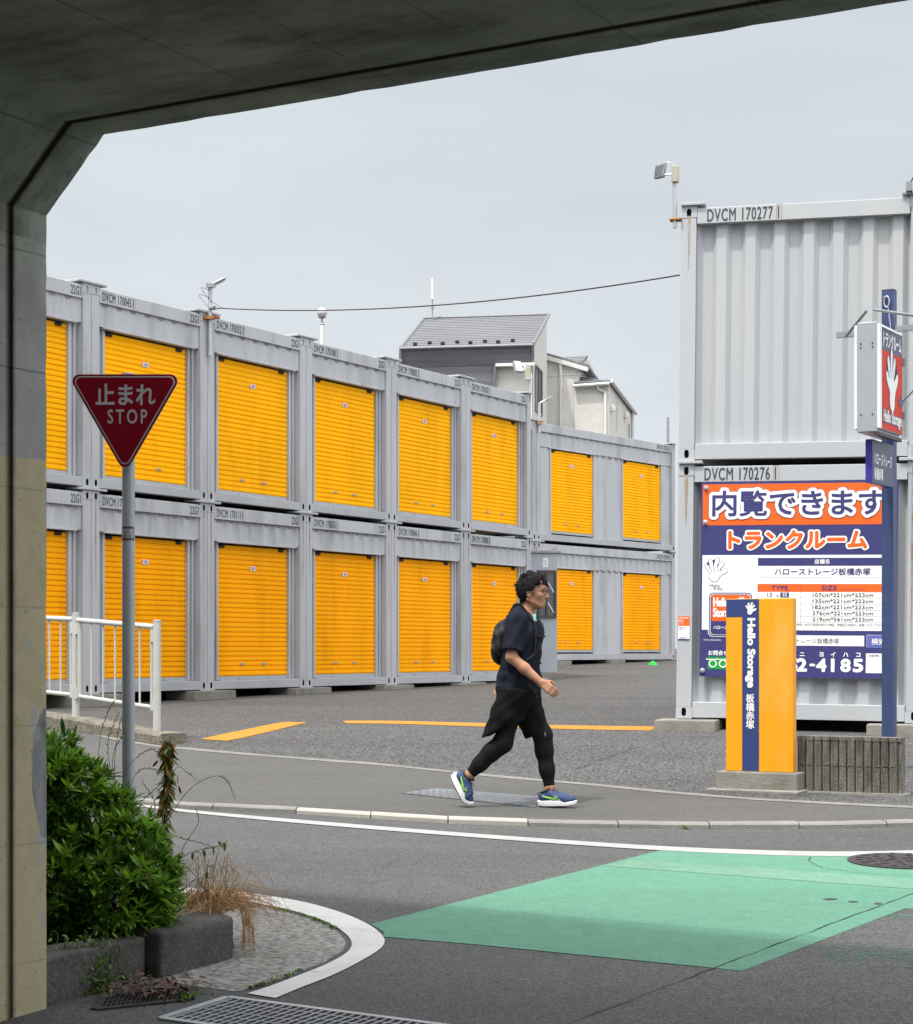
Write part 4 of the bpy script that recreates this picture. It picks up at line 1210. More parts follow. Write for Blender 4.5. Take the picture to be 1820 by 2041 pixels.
for ch, xk in (('ニ', 985), ('ヨ', 1130), ('イ', 1218), ('ハ', 1312), ('コ', 1406)):
    put_text(mb, ch, bu(xk), bv(1456), .056, W_, Y1, 1, .0018, 0, 'CENTER')
put_text(mb, 'ゴ', bu(916), bv(1456), .056, W_, Y1, 1, .0018, 0, 'CENTER')
for ch, xk in (('5', 912), ('2', 983), ('-', 1062), ('4', 1130), ('1', 1216), ('8', 1312), ('5', 1405)):
    put_text(mb, ch, bu(xk), bv(1537), .19, W_, Y1, 1, 0, 0, 'CENTER', height=.026 if ch == '-' else .136, width=.056 if ch == '-' else (None if ch == '1' else .104), ring=.0085, nring=12)
rect(mb, bu(1463), bu(1600), bv(1592), bv(1444), Y1, W_)
put_text(mb, '空室情報', bu(1524), bv(1461), .026, K_, Y2, 1, 0, 0, 'CENTER')
mb.build('printed_face', PM, board)
for bx, by in ((235, 187), (232, 450), (222, 1590), (1600, 180), (1600, 440), (1600, 1590)):
    m2_ = MB(); X = Matrix.Translation((bu(bx), -.0125, bv(by))) @ Matrix.Rotation(R(90), 4, 'X')
    m2_.lathe([(.025, -.012), (.025, .002), (.020, .004)], 20, 0, X); m2_.lathe([(.014, .004), (.014, .014), (.011, .017)], 6, 0, X)
    m2_.build('bolt', M['galv'], board, smooth=30)

# small notice on the left post
st = thing('notice_sticker', 'small orange and white notice stuck on the left post of the lower white container', 'sticker', on_rc(.012, .80, -.006), rot=(0, TILT, RROT))
mb = MB(); mb.box(0, .118, 0, .0015, 0, .245, 0); rect(mb, .001, .117, .145, .244, -.0010, 2); rect(mb, .001, .117, .001, .012, -.0010, 1)
put_text(mb, 'Hello Storage', .059, .224, .022, 0, -.002, 1, .0006, 0, 'CENTER', width=.095)
put_text(mb, '防犯', .030, .195, .03, 0, -.002, 1, 0, 0, 'CENTER'); put_text(mb, 'カメラ', .030, .165, .018, 0, -.002, 1, 0, 0, 'CENTER')
put_text(mb, 'ご用の方は', .035, .130, .015, 1, -.002, .9, 0, 0, 'CENTER'); put_text(mb, 'お電話ください', .05, .113, .015, 1, -.002, .9, 0, 0, 'CENTER')
rect(mb, .02, .10, .026, .028, -.002, 3); rect(mb, .02, .08, .020, .022, -.002, 3)
mb.build('sheet', PM, st)

# ================================================================ AMBER PYLON
PYP = gp(1447, 1574, .03); PROT = R(-27.5)
py = thing('sign_pylon', 'upright amber sign pylon with a navy stripe standing on a concrete base', 'sign pylon', PYP, PROT)
S = 256.0
mb = MB(); mb.box(-.07, .575, -.03, .17, -.02, .145, 0); mb.build('base', M['block'], py, bevel=.014, segs=2)
mb = MB(); mb.box(-.13, .60, -.10, .20, -.02, .012, 0); mb.build('mortar_skirt', M['conc'], py, bevel=.008)
pw, ph, pd = .535, 1.325, .085
mb = MB(); mb.box(0, pw, 0, pd, .146, .146 + ph, 0); mb.build('panel', M['pylon_yellow'], py, bevel=.004)
mb = MB(); z0, z1 = .150, .143 + ph
L_, R_ = pw * (500 - 410) / 365, pw * (592 - 410) / 365
flatpoly(mb, [(L_, z0), (R_, z0), (R_, z1), (.003, z1), (.003, z1 - .137), (L_, z1 - .137)], -.0015, 0)
mb.build('blue_stripe', M['pylon_blue'], py)
mb = MB(); xm = (L_ + R_) / 2
put_hand(mb, xm + .003, z1 - .072, .098, .098, -.0032, 0, R(-18))
put_text(mb, 'Hello Storage', xm - .002, z1 - .148 - .265, .108, 0, -.0032, 1, 0, 0, 'CENTER', .98, R(-90), width=.535, height=.084, ring=.0045, nring=12)
for k, ch in enumerate('板橋赤塚'):
    put_text(mb, ch, xm - .003, z1 - .760 - k * .0675, .070, 0, -.0032, 1, .0016, 0, 'CENTER')
mb.build('lettering', M['white'], py)

# ribbed block wall
BWP = gp(1590, 1577, .03); BROT = R(-27.9)
bw = thing('block_wall', 'low ribbed brown block wall two courses high beside the amber pylon', 'block wall', BWP, BROT)
M['rib'] = pmat('weathered_ribbed_block', (.17, .158, .14), .95, 0, .3, 7, .25, 90, .5, 70, (.04, .034, .03), .85, 5, .3, (2.5, 2.5, .6))
for course in range(2):
    z0 = -.03 if course == 0 else .203; z1 = .197 if course == 0 else .425
    mb = MB(); path = [(0.0, .0)]
    rr = random.Random(course + 4); x = .0; Wd = .80
    while x < Wd - .07:
        path += [(x + .003, .016), (x + .010, -.010)]
        for q_ in range(4): path += [(x + .014 + q_ * .011, -.010), (x + .020 + q_ * .011, -.004)]
        path += [(x + .058, -.010), (x + .062, .016)]
        x += .0645
    path += [(Wd, 0), (Wd, .115), (0, .115)]
    mb.prism(path, z0, z1 - (.03 if course else 0))
    if course:
        mb.prism([(p[0], p[1] * .6 - .006 if p[1] < .05 else p[1] + .004) for p in path], z1 - .0295, z1)
    mb.build('block_course', M['rib'], bw)
mb = MB(); mb.box(.004, .796, .010, .11, .197, .203); mb.build('mortar_joint', M['conc'], bw)
mb = MB(); mb.box(-.01, .84, -.05, .14, -.03, .006); mb.build('footing', M['conc'], bw)

# ================================================================ BLUE SIGN POST with light box
SPY = 16.05
sp_top = at(1775.5, 580, SPY); base = Vector((sp_top.x - .012, SPY, G(SPY) + .03))
post = thing('sign_post', 'tall square blue steel post behind the ribbed block wall', 'sign post', base, R(-29.5))
ph_ = sp_top.z - base.z
mb = MB(); mb.box(-.05, .05, -.05, .05, 0, ph_); mb.build('post', M['blue_paint'], post, bevel=.004)
mb = MB(); mb.box(-.051, .051, -.051, .051, ph_ + .0005, ph_ + .006); mb.build('cap', M['frame_dark'], post)
mb = MB(); mb.tube([(-.03, -.055, ph_ - .06), (-.01, -.075, ph_ - .06)], .008, 8, 0); mb.tube([Vector((.0 + .022 * math.cos(a), -.072, ph_ - .10 + .045 * math.sin(a))) for a in np.linspace(0, 6.28, 18)], .006, 6, 0)
mb.tube([(.01, -.07, ph_ - .14), (.03, -.066, ph_ - .3), (.038, -.058, ph_ - .75)], .005, 6, 0)
mb.build('cable_loop', M['galv'], post)
arm_z = at(1700, 660, SPY).z - base.z
mb = MB()
mb.box(-.45, -.051, -.02, .02, arm_z - .022, arm_z + .022); mb.box(.051, .62, -.02, .02, arm_z - .010, arm_z + .034)
mb.tube([(-.36, -.035, arm_z - .02), (-.03, -.50, arm_z + .10)], .012, 8); mb.tube([(.60, -.035, arm_z + .02), (.02, -.50, arm_z + .10)], .012, 8)
mb.build('bracket_arm', M['galv_dark'], post)

# light box: lies along the container front's normal, its printed face looking right
def facing_right(name, label, p_front_px, Yf, dx, dz0, dz1, thick, length, cat):
    """box whose printed face looks to the right: local x = away along the face, local y = towards left (thickness)"""
    p = at(*p_front_px, Yf)
    return thing(name, label, cat, p, math.atan2(.871, .492))
Yb = 15.25
zt, zb = at(0, 640, Yb).z, at(0, 860, Yb).z
lb = facing_right('light_box_sign', 'projecting light box with a red face and white hand on the blue post', (1750.5, 860), Yb, 0, 0, 0, 0, 0, 'light box')
hh = zt - zb; LB = .62; TH = .185
mb = MB(); mb.box(0, LB, .012, TH - .012, 0, hh); mb.build('housing', M['alu'], lb, bevel=.006)
for yy0, yy1 in ((-.012, .0115), (TH - .0115, TH + .012)):
    mb = MB(); mb.box(.006, LB - .006, yy0, yy1, -.004 + .03, hh - .02); mb.build('face_panel', M['white'], lb, bevel=.005)
mb = MB()
yf = -.0135
rect(mb, .06, LB - .014, .030, hh - .215, yf, 0); rect(mb, .06, LB - .014, hh - .215, hh - .035, yf, 1)
def face_text(mb, body, x, z, h, mi, y, **k): put_text(mb, body, x, z, h, mi, y, **k)
put_text(mb, 'トランクルーム', .06 + (LB - .074) / 2, hh - .125, .13, 2, yf - .002, 1, .004, 0, 'CENTER', width=LB - .13, height=.125)
put_hand(mb, .325, hh * .50, .34, .50, yf - .0015, 1, 0, .012)
put_hand(mb, .325, hh * .50, .34, .50, yf - .003, 2)
for k in range(3): rect(mb, .255 + k * .045, .260 + k * .045, hh * .52, hh * .60, yf - .0045, 1)
flatpoly(mb, [(.50, .265), (.565, .265), (.565, .23), (.635, .29), (.565, .35), (.565, .315), (.50, .315)], yf - .003, 1)
put_text(mb, 'Hello Storage', .06 + (LB - .074) / 2, .125, .14, 1, yf - .0018, 1, .014, 0, 'CENTER', width=LB - .11, height=.15)
put_text(mb, 'Hello Storage', .06 + (LB - .074) / 2, .125, .14, 2, yf - .0036, 1, .004, 0, 'CENTER', width=LB - .135, height=.13)
mb.build('printed_face', [M['lamp_red'], M['lamp_navy'], M['white']], lb)
mb = MB()
for z_ in (.14, hh - .20, hh - .17):
    for y_ in (.045, TH - .045):
        mb.tube([(-.004, y_, z_), (.004, y_, z_)], .007, 8)
mb.build('screws', M['frame_dark'], lb)
mb = MB(); mb.box(.01, LB - .01, -.010, .03, -.028, -.0005); mb.build('drip_edge', M['frame_dark'], lb)
mb = MB()
for z_ in (hh * .22, hh * .72): mb.box(LB - .001, LB + .05, -.03, .02, z_ - .03, z_ + .03)
mb.build('bracket', M['galv_dark'], lb)
# small blue name board
Yn = 15.40
zt, zb = at(0, 890, Yn).z, at(0, 962, Yn).z
nb = thing('name_board', 'small navy name board with two white lines below the light box', 'sign board', at(1738.5, 962, Yn), math.atan2(.871, .492))
hh = zt - zb
mb = MB(); mb.box(0, .57, .0, .055, 0, hh + .06, 0); mb.build('panel', M['blue_side'], nb, bevel=.002)
mb = MB(); rect(mb, .002, .568, .002, hh + .058, -.0015, 0)
put_text(mb, 'ハローストレージ', .05, hh * .70, .10, 1, -.0032, 1, .0028, 0, width=.47, height=.10); put_text(mb, '板橋赤塚', .05, hh * .28, .095, 1, -.0032, 1, .0025, 0, width=.235, height=.10)
mb.build('printed_face', [M['lamp_navy'], M['white']], nb)

# ================================================================ STOP SIGN
SY = 9.2
pb = Vector((at(256, 1000, SY).x, SY, G(SY) + .02))
ss = thing('stop_sign', 'red triangular stop sign on a grey pole rising out of the shrub', 'stop sign', pb)
topz = at(0, 748, SY).z - pb.z
mb = MB(); mb.tube([(0, 0, 0), (0, 0, topz)], .0305, 20); mb.build('pole', M['pole'], ss, smooth=40)
mb = MB(); mb.lathe([(.0312, topz - .001), (.0312, topz + .006), (.02, topz + .010)], 16); mb.build('pole_cap', M['pole'], ss)
def tri(side, r, cz, n=8):
    """triangle pointing down with rounded corners"""
    h = side * math.sqrt(3) / 2; pts = []
    inn = side / 2 / math.sqrt(3) - r     # inradius minus corner radius
    for a0, cen in ((-90, -90), (30, 30), (150, 150)):
        cx_, cz_ = math.cos(R(cen)) * inn * 2, math.sin(R(cen)) * inn * 2
        for i in range(n + 1):
            a = R(a0 - 60 + 120 * i / n); pts.append((cx_ + r * math.cos(a), cz + cz_ + r * math.sin(a)))
    return pts
sc_ = thing
zc = at(0, 750, SY).z - pb.z - .155
xo = at(252.5, 800, SY).x - pb.x
def sgn(name, side, r, y0, y1, mat):
    mb = MB(); p = tri(side, r, zc); n = len(p)
    v = [(xo + a, y0, b) for a, b in p] + [(xo + a, y1, b) for a, b in p]
    mb.add(v, [tuple(range(n)), tuple(range(2 * n - 1, n - 1, -1))] + [(i, n + i, n + (i + 1) % n, (i + 1) % n) for i in range(n)])
    return mb.build(name, mat, ss)
sgn('plate', .548, .034, -.046, -.040, M['galv'])
sgn('red_rim', .542, .032, -.0478, -.0465, M['red_sign'])
sgn('white_border', .514, .027, -.0492, -.0482, M['sign_white'])
sgn('red_face', .492, .022, -.0506, -.0496, M['red_sign'])
mb = MB()
put_text(mb, '止まれ', xo + .003, at(0, 789, SY).z - pb.z, .10, 0, -.0520, 1, .0, .0022, 'CENTER', width=.283, height=.103, flat=.1)
put_text(mb, 'STOP', xo + .012, at(0, 833, SY).z - pb.z, .10, 0, -.0520, 1, .0, .0016, 'CENTER', 1.35, width=.188, height=.069, flat=.1)
mb.build('lettering', M['sign_white'], ss)
mb = MB()
for z_ in (zc + .06, zc - .06):
    mb.box(-.045, .045, -.0395, -.031, z_ - .012, z_ + .012); mb.tube([Vector((.034 * math.cos(a), .034 * math.sin(a), z_)) for a in np.linspace(-.6, math.pi + .6, 14)], .004, 6)
mb.build('clamp', M['galv_dark'], ss)
zl = at(0, 1064, SY).z - pb.z
mb = MB()
def wrap(mb, a0, a1, z0, z1, r, mi, n=10):
    v = []
    for i in range(n + 1):
        a = R(a0 + (a1 - a0) * i / n); v += [(r * math.cos(a), r * math.sin(a), z0), (r * math.cos(a), r * math.sin(a), z1)]
    mb.add(v, [(2 * i, 2 * i + 2, 2 * i + 3, 2 * i + 1) for i in range(n)], mi)
wrap(mb, -165, -20, zl - .033, zl + .033, .0311, 0); wrap(mb, -155, -32, zl - .022, zl + .022, .0316, 1)
v_ = MB(); put_text(v_, '559-', 0, .006, .017, 2, 0, 1, 0, 0, 'CENTER'); put_text(v_, '005120', 0, -.012, .015, 2, 0, 1, 0, 0, 'CENTER')
mb.add([(.0321 * math.sin(p[0] / .0321 - .06), -.0321 * math.cos(p[0] / .0321 - .06), zl + p[2]) for p in v_.v], v_.f, 2)
mb.build('pole_sticker', [M['frame_dark'], M['sign_white'], M['ink']], ss)

# ================================================================ WHITE RAILING on its low kerb wall
RP = [at(313, 1460, 18.35)]
rail_dir = Vector((-.63, .777, 0))
kw_ = thing('kerb_wall', 'low rough concrete kerb wall carrying the white railing', 'kerb wall', (RP[0].x, RP[0].y, 0), math.atan2(rail_dir.y, rail_dir.x))
mb = MB(); n = 26; v = []
rr = random.Random(9)
for i in range(n + 1):
    s = -.30 + i * .25 ; p = RP[0] + rail_dir * s
    zt = G(p.y) + .03 + .105 + .02 * max(0, s) + rr.uniform(-.006, .006); zb = G(p.y) - .05
    j = rr.uniform(-.006, .006)
    for yy_, zz in ((-.15, zb), (-.15, zb + .02), (-.15 + j, zt - .025), (-.125 + j, zt), (.12, zt), (.15, zt - .02), (.15, zb)):
        v.append((s, -yy_, zz))
f = []
for i in range(n):
    for k in range(6): f.append((i * 7 + k, i * 7 + k + 1, (i + 1) * 7 + k + 1, (i + 1) * 7 + k))
f += [tuple(range(7)), tuple(n * 7 + k for k in range(6, -1, -1))]
mb.add(v, f); M['rough_kerb'] = pmat('rough_brown_kerb', (.165, .150, .120), .95, 0, .2, 6, .45, 40, .7, 50, (.075, .065, .045), .8, 4)
mb.build('kerb_body', M['rough_kerb'], kw_)
PANEL = 1.62
railing = thing('railing', 'white tubular railing with thin balusters behind the stop sign pole', 'railing', RP[0], math.atan2(rail_dir.y, rail_dir.x))
zb0 = RP[0].z
for k in range(5):
    s = k * PANEL; p = RP[0] + rail_dir * s; z0 = G(p.y) + .03 + .10 + .02 * s - zb0; z1 = z0 + 1.045
    mb = MB(); mb.tube([(s, 0, z0 - .02), (s, 0, z1)], .038, 16); mb.lathe([(.0405, z1), (.0405, z1 + .008), (.02, z1 + .012)], 16, 0, Matrix.Translation((s, 0, 0)))
    mb.build('post', M['white_rail'], railing, smooth=40)
    if k == 4: break
    p2 = RP[0] + rail_dir * (s + PANEL); dz = (G(p2.y) - G(p.y)) + .02 * PANEL
    mb = MB()
    def zz(q): return z0 + dz * q
    a, b = s + .065, s + PANEL - .065
    for hgt, rad in ((.985, .027), (.215, .022)):
        mb.tube([(a - .02, 0, zz(.06) + hgt), (b + .02, 0, zz(.94) + hgt)], rad, 12)
    for xx in (a + .02, b - .02): mb.tube([(xx, 0, zz((xx - s) / PANEL) + .21), (xx, 0, zz((xx - s) / PANEL) + .985)], .022, 10)
    for i in range(1, 6):
        xx = a + .02 + (b - a - .04) * i / 6; q = (xx - s) / PANEL; mb.tube([(xx, 0, zz(q) + .215), (xx, 0, zz(q) + .985)], .0105, 8)
    mb.build('panel', M['white_rail'], railing, smooth=40)
    mb = MB()
    for xx, q in ((a - .012, 0.05), (b + .012, .95)):
        for hgt in (.90, .25):
            mb = MB(); mb.box(xx - .03, xx + .03, .018, .026, zz(q) + hgt - .06, zz(q) + hgt + .06); mb.build('fixing_plate', M['white_rail'], railing)

# ================================================================ METER CABINET at the end of the long row
CBP = at(1057, 1355, 36.2); CBP.z = G(36.2) + .03
cb = thing('meter_cabinet', 'tall pale grey steel cabinet with a dark framed glass hatch behind the man', 'cabinet', CBP, R(11))
cw, ch_, cd = .52, 2.34, .62
mb = MB(); mb.box(0, cw, 0, cd, .10, ch_); mb.build('body', M['alu'], cb, bevel=.006)
mb = MB(); mb.box(-.03, cw + .07, -.05, cd + .03, ch_ + .001, ch_ + .05); mb.build('top', M['galv_dark'], cb, bevel=.004)
mb = MB(); mb.box(-.10, cw + .12, -.16, cd + .1, -.03, .099); mb.build('plinth', M['block'], cb, bevel=.01)
for xx in (.12, cw - .02):
    mb = MB(); mb.tube([Vector((xx + .025 * math.cos(a), .1, ch_ + .075 + .03 * math.sin(a))) for a in np.linspace(0, 6.28, 14)], .008, 6); mb.build('lifting_eye', M['rust'], cb)
wx0, wx1, wz0, wz1 = .13, .50, 1.12, 2.02
mb = MB()
for a, b, c, d in ((wx0, wx0 + .045, wz0, wz1), (wx1 - .045, wx1, wz0, wz1), (wx0 + .045, wx1 - .045, wz0, wz0 + .05), (wx0 + .045, wx1 - .045, wz1 - .05, wz1), (wx0 + .16, wx0 + .20, wz0 + .05, wz1 - .05)):
    mb.box(a, b, -.045, -.0005, c, d)
mb.build('hatch_frame', M['frame_dark'], cb, bevel=.004)
mb = MB(); rect(mb, wx0 + .045, wx1 - .045, wz0 + .05, wz1 - .05, -.012, 0); mb.build('hatch_glass', M['glass_dark'], cb)
mb = MB()
for za in (wz0 + .10, wz0 + .48): mb.tube([(wx0 + .20, -.02, za + .20), (wx1 - .05, -.02, za)], .011, 8)  # tube lamp reflections shaped as two white slanting bars just before the glass
mb.build('hatch_reflection_bars', M['white'], cb)
mb = MB(); rect(mb, .25, .345, 2.08, 2.25, -.0015, 0); frame_m = mb
for k in range(6): rect(mb, .265, .33, 2.105 + k * .02, 2.112 + k * .02, -.0025, 1)
mb.build('notice', [M['white'], M['galv_dark']], cb)

# ================================================================ LAMPS, AERIAL, CABLE
def flood(parent, o, yaw, tilt, s=1.0):
    X = Matrix.Translation(o) @ Matrix.Rotation(yaw, 4, 'Z') @ Matrix.Rotation(tilt, 4, 'X')
    mb = MB(); mb.box(-.11 * s, .11 * s, -.035 * s, .03 * s, -.13 * s, .13 * s, 0, X)
    for k in range(6): mb.box((-.09 + k * .034) * s, (-.082 + k * .034) * s, .0305 * s, .06 * s, -.11 * s, .11 * s, 0, X)
    mb.build('lamp_head', M['galv_dark'], parent, bevel=.004)
    mb = MB(); mb.box(-.095 * s, .095 * s, -.0385 * s, -.0355 * s, -.115 * s, .115 * s, 0, X); mb.build('lens', M['white'], parent)
# flood light on the white containers
fp = RC0 + QRC @ Vector((.0, .02, 0)); fp.z = at(0, 445, 19.7).z
fl = thing('flood_light', 'rusty flood light on a short conduit at the top left of the white containers', 'flood light', fp, RROT)
mb = MB(); mb.tube([(-.01, -.03, -.05), (-.01, -.03, .40)], .022, 10); mb.build('pipe', M['galv'], fl)
mb = MB(); mb.box(-.04, .03, -.07, .01, .41, .58); mb.build('junction_box', M['plastic_cream'], fl, bevel=.008)
mb = MB(); mb.tube([(-.03, -.03, .50), (-.15, -.02, .50)], .009, 8); mb.tube(smooth_curve([(-.03, -.03, .60), (-.08, -.03, .625), (-.15, -.01, .62)], 5), .005, 6); mb.build('arm', M['galv'], fl)
mb = MB(); mb.box(-.06, .06, -.05, .02, .02, .05); mb.tube([(-.055, -.052, .035), (.06, -.052, .035)], .012, 8); mb.build('clamp', M['rust'], fl)
flood(fl, (-.165, 0, .545), R(150), R(14), .55)
# street lamp on the long row
lp = ROW0 + ROW_DIR * (STEP - .01) + Vector((.871, -.492, 0)) * .05; lp.z = at(0, 640, lp.y).z
sl = thing('lamp_pole', 'grey lamp pole with flat tilted lamp head on the long row above the stop sign', 'lamp', lp)
k_ = lp.y / F
def px_z(dy): return dy * k_
mb = MB(); mb.tube([(0, 0, -px_z(70)), (0, 0, px_z(75))], .030, 10); mb.build('pole', M['galv'], sl, smooth=40)
mb = MB(); X = Matrix.Translation((.13, -.02, px_z(78))) @ Matrix.Rotation(R(-28), 4, 'Y') @ Matrix.Scale(.62, 4)
mb.lathe([(.001, -.035), (.09, -.03), (.12, 0), (.10, .03), (.03, .045)], 16, 0, X @ Matrix.Scale(1.5, 4, (1, 0, 0)))
mb.tube([(0, 0, px_z(73)), (.07, -.01, px_z(75))], .02, 8); mb.build('lamp_head', M['alu'], sl, smooth=50)
mb = MB(); mb.box(-.05, .07, -.07, .03, px_z(66), px_z(74)); mb.build('bracket', M['galv_dark'], sl)
mb = MB(); mb.box(-.10, .06, -.07, .03, px_z(3), px_z(9)); mb.tube([(.05, -.05, px_z(6)), (.14, -.05, px_z(6))], .022, 8); mb.build('clamp', M['rust'], sl)
mb = MB()
for a, b, c in ((66, -16, 56), (52, -20, 40)):
    mb.tube(smooth_curve([(0, -.03, px_z(a - 6)), (px_z(b), -.03, px_z(a)), (px_z(b + 3), -.03, px_z(a - 8)), (px_z(4), -.03, px_z(c - 18)), (px_z(25), -.03, px_z(26))], 5), .0035, 5)
mb.build('loose_wires', M['cable'], sl)
# flood lamp at the far end of the long row
p = ROW0 + ROW_DIR * (STEP * 5 - .06); p.z = ROW0.z + 2 * CH + GAP
fe = thing('flood_light', 'small flood lamp on a short post at the far end of the long row', 'flood light', p)
mb = MB(); mb.tube([(0, 0, 0), (0, 0, .30)], .03, 8); mb.build('post', M['galv'], fe)
mb = MB(); mb.box(-.09, .02, -.06, .04, .25, .50); mb.build('junction_box', M['plastic_cream'], fe, bevel=.01)
flood(fe, (-.22, -.02, .50), R(40), R(-20), .8)
# lamp on the far wing
p = FW0 + FDIR * .1; p.z = FW0.z + 2 * CH + GAP
lw = thing('lamp_pole', 'thin lamp pole with a small slanting head on the far wing', 'lamp', p)
mb = MB(); mb.tube([(0, -.1, -.25), (0, -.1, .40)], .03, 8); mb.tube([(0, -.1, .38), (.12, -.1, .45)], .018, 6); mb.build('pole', M['galv'], lw)
mb = MB(); X = Matrix.Translation((.20, -.1, .48)) @ Matrix.Rotation(R(-35), 4, 'Y') @ Matrix.Scale(.8, 4); mb.lathe([(.001, -.03), (.06, -.02), (.07, .01), (.03, .03)], 12, 0, X @ Matrix.Scale(2.0, 4, (1, 0, 0))); mb.build('lamp_head', M['alu'], lw, smooth=50)
mb = MB(); mb.box(-.05, .05, -.15, -.04, -.08, .0); mb.build('clamp', M['rust'], lw)
# globe lamp far behind
gy = 52.0
p = at(642, 900, gy); p.z = G(gy)
gl = thing('globe_lamp', 'milky globe lamp on a slim pale post behind the long row', 'lamp', p)
zc_ = at(0, 623, gy).z - p.z
mb = MB(); mb.tube([(0, 0, 0), (0, 0, zc_ - .34)], .062, 12); mb.build('post', M['trim_white'], gl, smooth=40)
mb = MB(); mb.tube([(0, 0, zc_ - .34), (0, 0, zc_ - .16)], .03, 10); mb.lathe([(.04, zc_ - .34), (.07, zc_ - .32), (.05, zc_ - .29)], 12); mb.lathe([(.03, zc_ - .16), (.10, zc_ - .14), (.11, zc_ - .11)], 14); mb.build('fitting', M['galv_dark'], gl, smooth=40)
mb = MB(); mb.lathe([(.001 + .135 * math.sin(R(a)), zc_ - .135 * math.cos(R(a))) for a in range(10, 175, 10)], 20); mb.build('globe', M['globe'], gl, smooth=80)
# overhead cable
pA = lp + Vector((0, -.03, px_z(26))); pB = RC0 + QRC @ Vector((.02, .1, 0)); pB.z = at(0, 545, 19.7).z
oc = thing('overhead_cable', 'thin black cable sagging across the sky from lamp pole to white containers', 'cable', pA)
pts = []
for i in range(41):
    t = i / 40; pt = pA.lerp(pB, t); pt.z -= .16 * 4 * t * (1 - t); pts.append(pt - pA)
mb = MB(); mb.tube(pts, .008, 6); mb.build('wire', M['cable'], oc, smooth=60)
mb = MB(); mb.tube([pts[0], pts[0] + (pts[2] - pts[0]) * .25], .03, 8); mb.build('insulator', M['galv_dark'], oc)
# rods and loose wires at the top right of the white containers
p = RC0 + QRC @ Vector((2.19, .0, 0)); p.z = RC0.z + 2 * CH + GAP - .03
ws = thing('wire_stay', 'tangled wires and insulator hanging at the top right of the white containers', 'wires', p, RROT)
mb = MB(); mb.box(.10, .16, -.08, 0, .03, .12); mb.build('clip', M['galv_dark'], ws)
mb = MB()
mb.tube(smooth_curve([(.13, -.06, .09), (.24, -.06, .28), (.30, -.06, .42), (.24, -.06, .46), (.20, -.06, .36), (.26, -.06, .20), (.34, -.06, .12)], 5), .008, 6)
mb.tube(smooth_curve([(.13, -.06, .06), (.22, -.07, -.10), (.34, -.08, -.2)], 5), .007, 6)
mb.tube(smooth_curve([(.42, -.08, -.1), (.38, -.08, -1.2), (.30, -.09, -1.55), (.20, -.10, -1.9), (-.05, -.4, -2.2), (-.16, -1.2, -2.45)], 6), .008, 6)
mb.tube(smooth_curve([(.45, -.08, -.1), (.41, -.08, -1.2), (.34, -.09, -1.55)], 6), .007, 6)
mb.build('wires', M['cable'], ws)
mb = MB(); mb.box(.25, .37, -.10, -.05, -.33, -.16); mb.build('wire_box', M['black'], ws, bevel=.01)
mb = MB(); X = Matrix.Translation((.33, -.09, -1.62)) @ Matrix.Rotation(R(18), 4, 'Y')
mb.lathe([(.012, -.18), (.035, -.15), (.02, -.10), (.04, -.06), (.02, -.01), (.045, .04), (.02, .09), (.035, .13), (.012, .17)], 12, 0, X); mb.build('insulator', M['weed'] if False else M['galv_dark'], ws, smooth=50)
# thin rod between far wing and white containers
p = FW0 + FDIR * (CL - .4) + Vector((-.3, 1.0, 0)); p.z = FW0.z + 2 * CH + GAP
rod = MB(); rod.tube([(0, 0, -.4), (0, 0, .75)], .035, 8)
tag(rod.build('roof_rod', M['galv_dark'], None, loc=(at(1331.5, 0, p.y).x, p.y, p.z), smooth=40), 'short thin grey rod standing up behind the right end of the far wing', 'rod')

# ================================================================ HOUSES
def house_part(name, mat, parent, polys, mi=0):
    mb = MB(); mb.add(*polys); return mb.build(name, mat, parent)
def slab_between(a, b, c, d, t):
    """thick sheet through four corners (a b c d), thickness t below"""
    a, b, c, d = map(Vector, (a, b, c, d)); n = (b - a).cross(d - a).normalized()
    if n.z < 0: n = -n
    lo = [p - n * t for p in (a, b, c, d)]
    return [a, b, c, d] + lo, [(0, 1, 2, 3), (7, 6, 5, 4), (0, 4, 5, 1), (1, 5, 6, 2), (2, 6, 7, 3), (3, 7, 4, 0)]
def courses(a, b, c, d, n, mb, lift=.016, mi=0):
    """shingle courses on the slope a b (eave) c d (ridge): thin overlapping strips"""
    a, b, c, d = map(Vector, (a, b, c, d)); nn = (b - a).cross(d - a).normalized()
    if nn.z < 0: nn = -nn
    for i in range(n):
        t0, t1 = i / n, (i + 1) / n
        p0, p1, p2, p3 = a.lerp(d, t0), b.lerp(c, t0), b.lerp(c, t1), a.lerp(d, t1)
        mb.add([p0 + nn * lift, p1 + nn * lift, p2 + nn * .002, p3 + nn * .002, p0, p1], [(0, 1, 2, 3), (4, 5, 1, 0)], mi)
HR = math.atan2(-.18, 1.0)
HYc = 62.0
def hz(py): return at(0, py, HYc).z
A = at(1058.5, 900, HYc); A.z = 0
h1 = thing('house', 'house with steep dark grey gambrel roof and pale gable, tallest behind the containers', 'house', A, R(-10))
u_ = HYc / F   # metres per picture unit
xl = -(1058.5 - 803) * u_ / math.cos(R(10)) * 1.02; Dp = 4.0
ze, zr, zm, zg = hz(687), at(0, 629, 66.0).z, hz(724), G(HYc)
def zz1(py): return hz(py)
